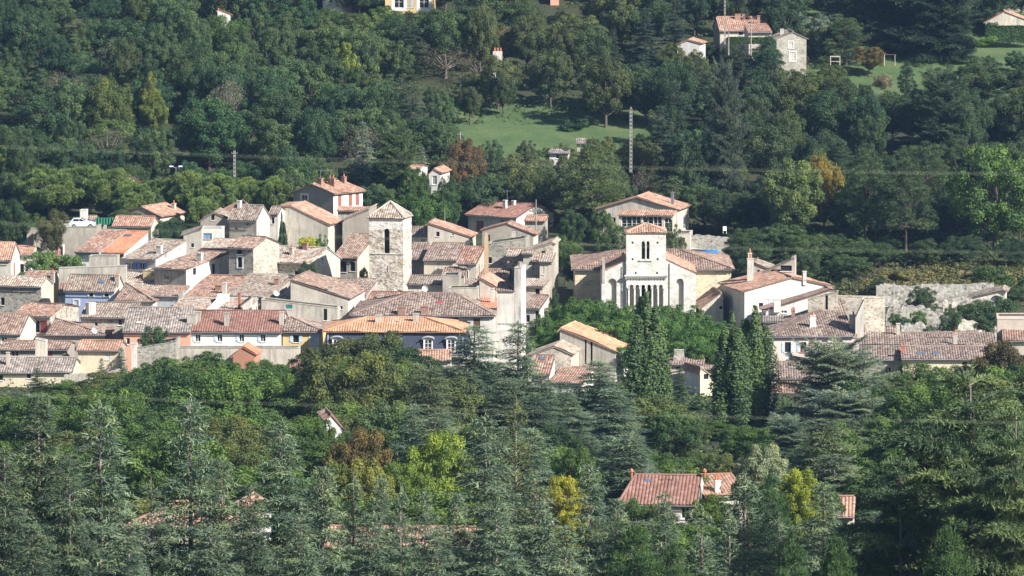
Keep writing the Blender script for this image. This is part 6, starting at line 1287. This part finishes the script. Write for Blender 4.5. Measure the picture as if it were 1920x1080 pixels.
# -- bushes
for px, top, w_, y, c, lab, base in (
    (72, 474, 60, 862, (.11, .16, .06), 'left half of the pale green clipped bush before the terrace wall', 516), (112, 472, 60, 863, (.12, .17, .065), 'middle of the pale green clipped bush before the terrace wall', 516), (140, 480, 40, 862, (.11, .16, .06), 'right end of the pale green clipped bush', 512),
    (578, 445, 42, 866, (.36, .34, .04), 'bright yellow bush under the blank grey gable', 470), (1690, 590, 50, 818, (.06, .10, .04), 'bush in the lower ruin walls at left', 625), (1722, 584, 36, 819, (.09, .13, .05), 'light bush in the lower ruin walls', 620), (1850, 590, 60, 812, (.05, .08, .04), 'dark bush at the right end of the lower ruins', 625), (1880, 560, 60, 826, (.05, .085, .04), 'bush right of the ruined lean-to', 600), (1745, 612, 30, 808, (.07, .11, .05), 'small bush beside the broken stub', 630),
    (1690, 505, 60, 868, (.15, .14, .06), 'dry bush on the bank above the rampart', 530), (1860, 500, 90, 868, (.06, .09, .035), 'green undergrowth above the right end of the rampart', 535), (1900, 520, 70, 860, (.055, .085, .035), 'green bush at the right edge beside the rampart', 570), (1010, 590, 20, 803, (.08, .12, .05), 'ivy bush against the cream walls below the old quarter', 625),
    (1300, 225, 60, 958, (.05, .08, .04), 'round dark bush at the right of the small meadow', 252), (1075, 222, 56, 972, (.04, .075, .04), 'dark round bush at the top edge of the small meadow', 250), (1655, 140, 40, 980, (.20, .17, .12), 'pale dry bush on the lower side of the upper meadow', 168), (1850, 68, 40, 1010, (.12, .19, .04), 'light green bush at the hedge corner', 85), (190, 635, 30, 800, (.10, .11, .05), 'thin roof shrub by the hipped roof at left', 648), (683, 503, 18, 852, (.10, .12, .05), 'climbing plant at the left foot of the tower', 540)):
    tree(BUSH, 'bush', px, top, w_, y, c, lab, 'garden bushes', cat='bush', base=base, trunk=False)
# clipped hedge top right
def hedge(x0, x1, r0, r1, y, label, col):
    a, b = pt(x0, r1, y), pt(x1, r0, y); rs = np.random.RandomState(5); L = b.x - a.x; h = b.z - a.z; n = 9000; f = rs.randint(0, 3, n)
    P = np.stack([rs.random(n) * L, np.where(f == 0, rs.random(n) * .15, rs.random(n) * 1.4), np.where(f == 1, h - rs.random(n) * .12, rs.random(n) * h)], 1); N = nrm(np.where(f[:, None] == 1, [0, 0, 1.], [0, -1., .3]) + rs.normal(size=(n, 3)) * .5)
    V, F = leaf_quads(P + rs.normal(size=(n, 3)) * .06, N, .28, rs); me = mesh_np('hedge', V, F, np.repeat(rs.random(n), 4), LEAF); o = link(bpy.data.objects.new('hedge', me)); o.location = (a.x, y, a.z - .5); o.color = (*col, 1); tag(o, label, 'hedge')
hedge(1848, 1935, 44, 74, 1022, 'dark clipped hedge below the beige gable at the top right', (.040, .075, .028))
hedge(1364, 1446, 66, 76, 998, 'low dark hedge before the long farmhouse', (.040, .070, .03))
# tiny chimney in the woods
a = pt(933, 96, 996); root = empty('woodland_chimney', (a.x, a.y, a.z - 9)); tag(root, 'tiny white chimney poking out of the woods', 'chimney'); q = MB(); q.box(-.8, .8, -.5, .5, 0, 9.0); q.build('shaft', OFFW, root)
for x in (-.5, 0, .5): q = MB(); q.tube([(x, 0, 8.9), (x, 0, 9.6)], .16, 7); q.build('chimney_pot', TERRA, root)

# -- the wooded hillside: many crowns nothing tells apart, region by region
def blocked(px, top, w_, y, base):
    x0, x1 = px - w_ * .48, px + w_ * .48
    B = ((1450, 1516, 62, 138, 984), (1345, 1450, 28, 72, 1013), (1355, 1445, 28, 95, 980), (1270, 1310, 74, 98, 1000), (715, 815, -30, 20, 1040), (1848, 1950, 20, 70, 1020), (1830, 1950, 0, 40, 1030), (600, 636, -30, 14, 1040), (1030, 1068, 278, 308, 942), (405, 434, 15, 30, 1022), (922, 944, 86, 106, 996), (323, 337, 308, 336, 925), (1175, 1192, 203, 316, 925), (434, 446, 280, 335, 922), (1035, 1046, -10, 8, 1050), (355, 440, 190, 300, 944), (1330, 1395, 150, 400, 921), (1400, 1480, 80, 150, 975), (640, 720, 235, 330, 934), (720, 770, 255, 330, 928), (835, 910, 265, 330, 929), (858, 868, 245, 290, 935), (270, 305, 165, 235, 962), (395, 455, 155, 190, 965), (1690, 1860, 155, 260, 951),
         (800, 828, 318, 350, 916), (230, 268, 325, 345, 920), (765, 785, 312, 325, 918), (1175, 1310, 20, 100, 1010), (880, 975, 60, 130, 1000), (800, 870, 95, 150, 1003), (1520, 1630, 40, 110, 1010), (1545, 1580, 100, 120, 999), (1655, 1680, 98, 122, 1002), (1680, 1722, 120, 175, 985))
    for a0, a1, b0, b1, yy in B:
        if y < yy + 1 and x1 > a0 and x0 < a1 and top < b1 and base > b0: return True
    for ux, ur, lr in (((865, 960, 1060, 1180), (238, 236, 240, 258), (258, 272, 270, 264)), ((1590, 1650, 1700, 1760, 1860, 1940), (122, 112, 105, 90, 74, 64), (132, 168, 162, 132, 112, 98))):
        if x1 < ux[0] or x0 > ux[-1]: continue
        U, L = float(np.interp(px, ux, ur)), float(np.interp(px, ux, lr))
        if U - 2 < base < L + 4 or (base >= L and top < L - 8): return True
    return False
REG = [((0, 480), (.058, .090, .046), 'dark green oak in the dense left hillside wood', 'trees of the left hillside wood'), ((480, 860), (.064, .096, .048), 'green oak in the middle hillside wood', 'trees of the middle hillside wood'),
       ((860, 1200), (.076, .096, .048), 'loose olive green tree in the wood above the small meadow', 'trees above the small meadow'), ((1200, 1560), (.056, .082, .048), 'dark green tree in the wood behind the church', 'trees of the wood behind the church'), ((1560, 1990), (.052, .076, .040), 'dark tree in the right hillside wood', 'trees of the right hillside wood')]
r = random.Random(77); cnt = 0; y = 914.0; spots = []
while y < 1072:
    step = 72 + r.random() * 10; px = -60 + r.random() * step
    while px < 1990:
        H_ = r.uniform(6.5, 11.5); yy = y + r.uniform(-3, 3); X = px + r.uniform(-16, 16); w_ = r.choice([r.uniform(64, 95), r.uniform(88, 135)]) * 950 / yy; x = XZ(X, 200)[0] * yy; zb = G(x, yy)
        sl_ = (zb + H_) / yy; top = 540 - (math.tan(math.atan(sl_) + PITCH)) * FPX; base = 540 - math.tan(math.atan(zb / yy) + PITCH) * FPX
        ok = False
        for k_ in range(4):
            if not blocked(X, top, w_, yy, base): ok = True; break
            H_ *= .72; w_ *= .75; top = 540 - math.tan(math.atan((zb + H_) / yy) + PITCH) * FPX
        if ok and H_ > 2.6 and base > -30: spots.append((X, top, w_, yy, H_))
        px += step
    y += 9.5 if y < 960 else 11
print('forest spots', len(spots))
for X, top, w_, yy, H_ in spots:
    for (a, b), c, lab, g in REG:
        if a <= max(0, min(1989, X)) < b: break
    v_ = r.random(); P_ = BL; nm_ = 'hillside_tree'
    if v_ > .93: c = (c[0] * 1.45, c[1] * 1.22, c[2] * .9)
    elif v_ > .82: c = (c[0] * .68, c[1] * .82, c[2] * .9)
    elif v_ > (.62 if X > 1180 else .78): P_ = FIR; c = (.05, .072, .055); lab = 'dark conifer among the crowns, ' + lab.split(' in the ')[-1]; nm_ = 'hillside_conifer'
    if lab.startswith('dark conifer'): g = 'dark conifers of the ' + g.split('trees ')[-1]
    ref = [(0, 'left edge'), (110, 'far left umbrella pines'), (230, 'pink roof end'), (330, 'street lamp'), (440, 'concrete pole'), (560, 'highest red roof'), (690, 'blue spruce'), (800, 'old tower roof'), (880, 'rusty brown tree'), (1000, 'small meadow'), (1120, 'villa pine'), (1210, 'church tower'), (1300, 'cream villa'), (1360, 'grey green fir'), (1490, 'stone farmhouse'), (1620, 'three dark pines'), (1740, 'upper meadow'), (1868, 'bright lime tree'), (1930, 'right edge')]
    near = min(ref, key=lambda q_: abs(q_[0] - X))[1]; mid = top + (base_ - top) / 2 if (base_ := 540 - math.tan(math.atan(G(0, yy) / yy) + PITCH) * FPX) else top
    band = 'at the picture top' if mid < 20 else 'high on the slope' if mid < 95 else 'halfway up the slope' if mid < 180 else 'low on the slope' if mid < 270 else 'at the foot of the slope'
    tone = 'dark conifer' if P_ is FIR else 'yellowish crown' if v_ > .93 else 'very dark crown' if v_ > .82 else 'olive green crown' if v_ > .5 else 'mid green crown' if v_ > .2 else 'deep green crown'
    if .50 < v_ < .525: P_ = TWIG; c = (.13, .115, .10); tone = 'half bare grey crown'
    if P_ is BL and v_ <= .82: c = tuple(q_ * k_ for q_, k_ in zip(c, (1.15, 1.05, 1) if v_ > .5 else (1, 1, 1) if v_ > .2 else (.82, .9, .95)))
    lab = '%s %s, %s the %s' % (tone, band, 'left of' if X < dict((b_, a_) for a_, b_ in ref)[near] else 'right of', near)
    p = P_[r.randrange(len(P_))]; x = XZ(X, 200)[0] * yy; put(p, nm_, (x, yy, G(x, yy)), r.random() * 6.28, w_ / ppm(yy) / p.W, H_ / p.H * 1.05, jit(c, r, .22), lab, 'tree', g, trunk=H_ > 5)
# crowns that close the wood in front of the village and round the villas
def filler(px0, px1, y0, y1, dx, dy, Sx, Sr, hmin, hmax, cols, labf, group, boxes=(), seed=5, margin=14, con_=True, name='wood_tree', maxbase=None):
    r = random.Random(seed); y = y0; k = 0
    while y < y1:
        px = px0 + r.random() * dx * ppm(y)
        while px < px1:
            yy = y + r.uniform(-.4, .4) * dy; X = px + r.uniform(-.25, .25) * dx * ppm(yy); x = XZ(X, 600)[0] * yy; zb = G(x, yy); H_ = r.uniform(hmin, hmax); w_ = r.uniform(.85, 1.25) * dx * ppm(yy) * 1.15
            for q_ in range(8):
                top = 540 - math.tan(math.atan((zb + H_) / yy) + PITCH) * FPX; base = 540 - math.tan(math.atan(zb / yy) + PITCH) * FPX
                bad = top < float(np.interp(X, Sx, Sr)) + margin or any(yy < b[4] and X + w_ * .45 > b[0] and X - w_ * .45 < b[1] and top < b[3] and base > b[2] for b in boxes)
                if not bad: break
                H_ *= .84; w_ *= .93
            if not bad and H_ > 2.0 and not any(abs(a - X) < b * .25 and abs(c_ - yy) < 5 for a, _, b, c_ in PLACED):
                tone = r.choice(list(cols)); p = (BIG + BL[2:])[r.randrange(5)] if yy < 820 else BL[r.randrange(5)]
                con = yy < 760 and con_ and ((770 < X < 1215) or (1430 < X < 1660)) and r.random() < .8
                if con: tone = r.choice(['slender conifer', 'full conifer']); p = CED[r.randrange(3)]; H_ *= 1.12; cl = r.choice([(.112, .148, .112), (.085, .118, .085), (.10, .125, .08)])
                else: cl = cols[tone]
                put(p, name, (x, yy, zb), r.random() * 6.28, w_ / ppm(yy) / p.W, H_ / p.H * 1.04, jit(cl, r, .16), labf(tone, X, yy), 'tree', group, trunk=H_ > 5); k += 1
            px += dx * ppm(y)
        y += dy
    print('filler', group, k)
SX = (0, 60, 140, 262, 318, 380, 440, 560, 600, 640, 700, 745, 800, 860, 930, 985, 1060, 1110, 1180, 1240, 1300, 1345, 1440, 1500, 1560, 1650, 1720, 1790, 1850, 1920)
SR = (732, 730, 712, 690, 668, 660, 676, 672, 665, 645, 632, 668, 690, 695, 690, 735, 735, 735, 725, 740, 790, 790, 772, 765, 700, 700, 690, 692, 690, 655)
C1 = {'bright green': (.085, .130, .038), 'mid green': (.066, .105, .034), 'dark green': (.046, .078, .032), 'olive': (.090, .105, .042)}
def near_of(refs, X): return min(refs, key=lambda q_: abs(q_[0] - X))[1]
R1 = [(60, 'thin fir at left'), (230, 'small pointed fir'), (320, 'grey ruin'), (455, 'orange gable'), (560, 'yellow house'), (690, 'mansard roof'), (800, 'dark cedars'), (890, 'large dark cedar'), (972, 'bell tower'), (1060, 'red roofs'), (1120, 'orange sloping roof'), (1213, 'church poplar'), (1280, 'white yard wall'), (1395, 'twin poplars'), (1470, 'white fascia house'), (1568, 'blue cedar'), (1720, 'skylight roof'), (1850, 'bronze tree')]
FB = ((612, 650, 775, 820, 640),)
filler(-20, 1950, 752, 762, 7, 10, SX, SR, 5, 8, C1, lambda t_, X, y: '%s at the village edge just below the %s' % (t_ if 'con' in t_ else t_ + ' crown', near_of(R1, X)), 'crowns closing the village edge', FB, 8, 8)
filler(-20, 1950, 662, 750, 9, 13, SX, SR, 9, 13, C1, lambda t_, X, y: '%s in the %s, %s the %s' % (t_ if 'con' in t_ else t_ + ' crown', 'front of the wood' if y < 690 else 'middle of the wood' if y < 720 else 'back of the wood', 'below' if min(abs(a_ - X) for a_, _ in R1) < 22 else 'beside', near_of(R1, X)), 'crowns of the valley wood', FB, 5)
FB2 = ((1150, 1405, 880, 975, 562), (230, 475, 935, 1010, 514), (600, 895, 985, 1030, 522), (1028, 1112, 910, 970, 542), (1532, 1602, 928, 975, 547), (612, 650, 775, 820, 640), (1010, 1110, 890, 1000, 535), (735, 895, 810, 900, 575), (610, 740, 800, 880, 590), (1370, 1490, 832, 900, 560), (1455, 1545, 876, 1000, 520))
filler(-20, 1950, 575, 662, 9.5, 14, SX, [q_ + 85 for q_ in SR], 7, 11, C1, lambda t_, X, y: '%s in the gardens %s, below the %s' % (t_ if 'con' in t_ else t_ + ' tree', 'near the front' if y < 620 else 'behind', near_of(R1, X)), 'garden trees of the valley', FB2, 6)
filler(-20, 1950, 470, 575, 10, 17, (0, 1920), (860, 860), 5, 9, C1, lambda t_, X, y: '%s leafy tree between front cedars, under the %s' % (t_, near_of(R1, X)), 'leafy trees between the front cedars', FB2, 9)
C2 = {'dark green': (.040, .062, .032), 'mid green': (.060, .088, .040), 'deep green': (.034, .054, .030)}
R2 = [(1310, 'blue pool'), (1360, 'tall grey green fir'), (1420, 'tall chimneys'), (1490, 'light green tree'), (1560, 'white gable roof'), (1625, 'left dark pine'), (1700, 'middle dark pine'), (1760, 'dry bank'), (1840, 'lean-to shelter'), (1900, 'right edge')]
filler(1300, 1950, 899, 914, 7.5, 7.5, (1300, 1340, 1420, 1560, 1950), (330, 300, 290, 300, 330), 6, 10, C2, lambda t_, X, y: '%s tree in the shade behind the %s' % (t_, near_of(R2, X)), 'shaded trees right of the villa', ((1310, 1345, 462, 476, 884), (1350, 1366, 425, 440, 884)), 11)
filler(1560, 1950, 878, 896, 6, 9, (1560, 1950), (430, 430), 3.5, 6, C2, lambda t_, X, y: '%s low tree above the %s' % (t_, near_of(R2, X)), 'low trees above the rampart', (), 12)
filler(1380, 1580, 868, 896, 6.5, 9, (1380, 1580), (400, 420), 3.5, 5.5, C2, lambda t_, X, y: '%s low tree in the shade beyond the %s' % (t_, near_of(R2, X)), 'low trees beyond the gable roofs', (), 13)
R3 = [(20, 'left edge'), (95, 'leaning dark tree'), (150, 'parked car'), (240, 'grey gabled house'), (350, 'white terrace'), (440, 'cream house'), (530, 'blank grey gable'), (650, 'highest red roof'), (730, 'old tower'), (812, 'white house end'), (900, 'white villa'), (1000, 'villa veranda'), (1060, 'tower house'), (1140, 'cream villa')]
filler(-20, 545, 918, 934, 7.5, 8, (0, 60, 545), (315, 318, 330), 4, 7, C2, lambda t_, X, y: '%s tree behind the umbrella pines, above the %s' % (t_, near_of(R3, X)), 'trees behind the umbrella pines', ((225, 272, 322, 348, 922), (432, 448, 280, 330, 922), (320, 340, 308, 336, 925)), 14, 0)
filler(-20, 545, 895, 904, 7, 6, (0, 60, 545), (380, 372, 378), 2.5, 4.5, C2, lambda t_, X, y: '%s shrubby tree under the umbrella pines, above the %s' % (t_, near_of(R3, X)), 'shrubby trees under the umbrella pines', ((225, 350, 380, 420, 899), (160, 215, 392, 424, 894)), 15, 0)
filler(690, 845, 888, 912, 6, 8, (690, 780, 800, 830, 880), (350, 365, 352, 350, 375), 5, 8.5, {'fresh green': (.062, .115, .040), 'mid green': (.052, .090, .038), 'dark green': (.040, .070, .034)}, lambda t_, X, y: '%s tree %s the old tower, toward the %s' % (t_, 'close behind' if y < 898 else 'further behind', near_of(R3, X)), 'green trees behind the old tower', (), 16, 0)
filler(850, 1130, 915, 938, 7, 8, (850, 1130), (300, 300), 5, 8, C2, lambda t_, X, y: '%s tree below the small meadow, toward the %s' % (t_, near_of(R3, X)), 'trees below the small meadow', ((1025, 1070, 275, 312, 942),), 17, 0)
# trees that stand right in front of the hill houses and hide their feet
for px, top, w_, y, c, lab in ((933, 106, 90, 985, (.10, .11, .055), 'olive tree hiding the foot of the tiny chimney'), (420, 27, 80, 1012, OAK, 'tree hiding the lower wall of the high orange roof house'), (810, 352, 60, 906, OAK, 'tree in front of the white house end'), (775, 316, 56, 908, OAK, 'tree in front of the white house corner'), (838, 330, 40, 908, OAKD, 'dark tree right beside the white house end'), (795, 322, 30, 909, (.07, .10, .05), 'thin tree left beside the white house end'), (1292, 93, 75, 990, OLV, 'bushy tree before the white walled hill house'), (1265, 80, 60, 996, OLV, 'bushy tree left of the white walled hill house'),
    (1048, 306, 80, 934, OAK, 'green tree in front of the white pavilion'), (1090, 285, 60, 936, OLV, 'small tree before the grey shed roof'), (250, 345, 70, 916, UMBG, 'pine hiding the wall of the pink roof end'), (770, 24, 120, 1030, OAK, 'hedge like tree below the yellow walled house'), (715, 12, 60, 1032, OAK, 'tree left of the yellow walled house'), (620, 14, 50, 1032, OAK, 'tree below the white house sliver'), (1850, 14, 60, 1034, OAKD, 'dark tree below the corner chimney house'), (1490, 130, 110, 972, OLV, 'olive bush tree at the foot of the stone farmhouse'), (1060, 290, 40, 930, (.085, .10, .05), 'small olive tree right of the white pavilion'), (1130, 300, 60, 930, OLV, 'olive tree at the foot of the small meadow')):
    tree(BL, 'hillside_tree', px, top, w_, y, c, lab, 'trees before the hill houses', hmax=9)
tree(BIG, 'oak_tree', 610, 790, 74, 628, OAK, 'green oak hiding the lower part of the small white gable', gF, hmax=9)
tree(BIG, 'oak_tree', 652, 808, 50, 632, OAKD, 'dark oak right below the small white gable', gF, hmax=9)
tree(BIG, 'garden_tree', 1190, 936, 90, 545, OAK, 'green shrub tree before the wall of the dark red roofed house', 'single trees between the cedars', hmax=6)
tree(BIG, 'garden_tree', 1235, 945, 80, 543, OLV, 'olive shrub tree before the wall of the dark red roofed house', 'single trees between the cedars', hmax=6)
tree(BIG, 'garden_tree', 1335, 930, 100, 548, (.09, .13, .03), 'fresh green shrub tree right of the pale gable corner', 'single trees between the cedars', hmax=6)
tree(CED, 'cedar_tree', 655, 975, 170, 500, CEDG, 'cedar before the left part of the long faded roof', gC)
tree(CED, 'cedar_tree', 745, 968, 170, 498, CEDD, 'cedar before the middle of the long faded roof', gC)
tree(CED, 'cedar_tree', 835, 985, 170, 500, CEDG, 'cedar before the right part of the long faded roof', gC)
tree(CED, 'cedar_tree', 310, 930, 120, 490, CEDG, 'slim cedar against the orange tiles at left', gC, i=3)
tree(CED, 'cedar_tree', 450, 935, 140, 492, CEDD, 'cedar half hiding the bright white gable', gC, i=1)
# undergrowth that closes the wood floor, and the gardens between houses
def under(x0, x1, y0, y1, n, col, label, h=(.6, 1.6), seed=1, avoid=None):
    rs = np.random.RandomState(seed); C = np.stack([rs.uniform(x0, x1, n), rs.uniform(y0, y1, n)], 1)
    if avoid: C = C[[not avoid(a, b) for a, b in C]]
    m = 26; P = []; N = []
    for cx, cy in C:
        z = G(cx, cy); s = rs.uniform(*h); d = nrm(rs.normal(size=(m, 3)) + [0, 0, .6]); P.append([cx, cy, z + .1] + d * [s * 1.2, s * 1.2, s]); N.append(d)
    P = np.concatenate(P); N = np.concatenate(N); V, F = leaf_quads(P, nrm(N + rs.normal(size=N.shape) * .5), .45, rs)
    me = mesh_np('undergrowth', V, F, np.repeat(rs.random(len(P)), 4), LEAF); o = link(bpy.data.objects.new('undergrowth', me)); o.color = (*col, 1); tag(o, label, kind='stuff')
under(-100, 112, 905, 1075, 2600, (.055, .080, .035), 'low scrub covering the floor of the hillside wood', seed=3, avoid=lambda a, b: (-14 < a < 22 and 948 < b < 974) or (a > 54 and 984 < b < 1028))
under(-70, 75, 600, 782, 2000, (.055, .085, .035), 'low scrub and ivy on the ground before the village', seed=4)
under(-60, 80, 560, 600, 500, (.07, .10, .035), 'garden scrub round the houses among the cedars', seed=6)
under(-50, 60, 400, 560, 1500, (.05, .075, .035), 'undergrowth between the front cedars', seed=7)
under(30, 95, 855, 905, 700, (.05, .075, .032), 'scrub and weeds on the slope behind the rampart', seed=5, avoid=lambda a, b: 50 < a < 76 and b < 876 or a < 34)

filler(1600, 1960, 853, 860, 4.5, 5, (1600, 1650, 1660, 1890, 1900, 1960), (508, 512, 528, 528, 520, 530), 1.2, 2.6, C2, lambda t_, X, y: '%s shrub against the back of the rampart, below the %s' % (t_, near_of(R2, X)), 'shrubs behind the rampart', (), 18, 0)
under(48, 82, 850, 880, 800, (.105, .098, .048), 'dry grass and weeds on the brown bank above the rampart', h=(.25, .6), seed=9)
# ------------------------------------------------------------------ haze
hm = bpy.data.materials.new('haze_air'); hm.use_nodes = True; t = hm.node_tree; t.nodes.remove(t.nodes['Principled BSDF'])
pv = t.nodes.new('ShaderNodeVolumePrincipled'); pv.inputs['Color'].default_value = (.36, .60, 1.0, 1); pv.inputs['Density'].default_value = .000042; pv.inputs['Anisotropy'].default_value = 0.0
t.links.new(pv.outputs[0], t.nodes['Material Output'].inputs['Volume'])
q = MB(); q.box(-6500, 6500, -420, 9100, -95, 14); o = q.build('haze', hm); tag(o, kind='stuff', label='thin blue morning haze over the whole valley')
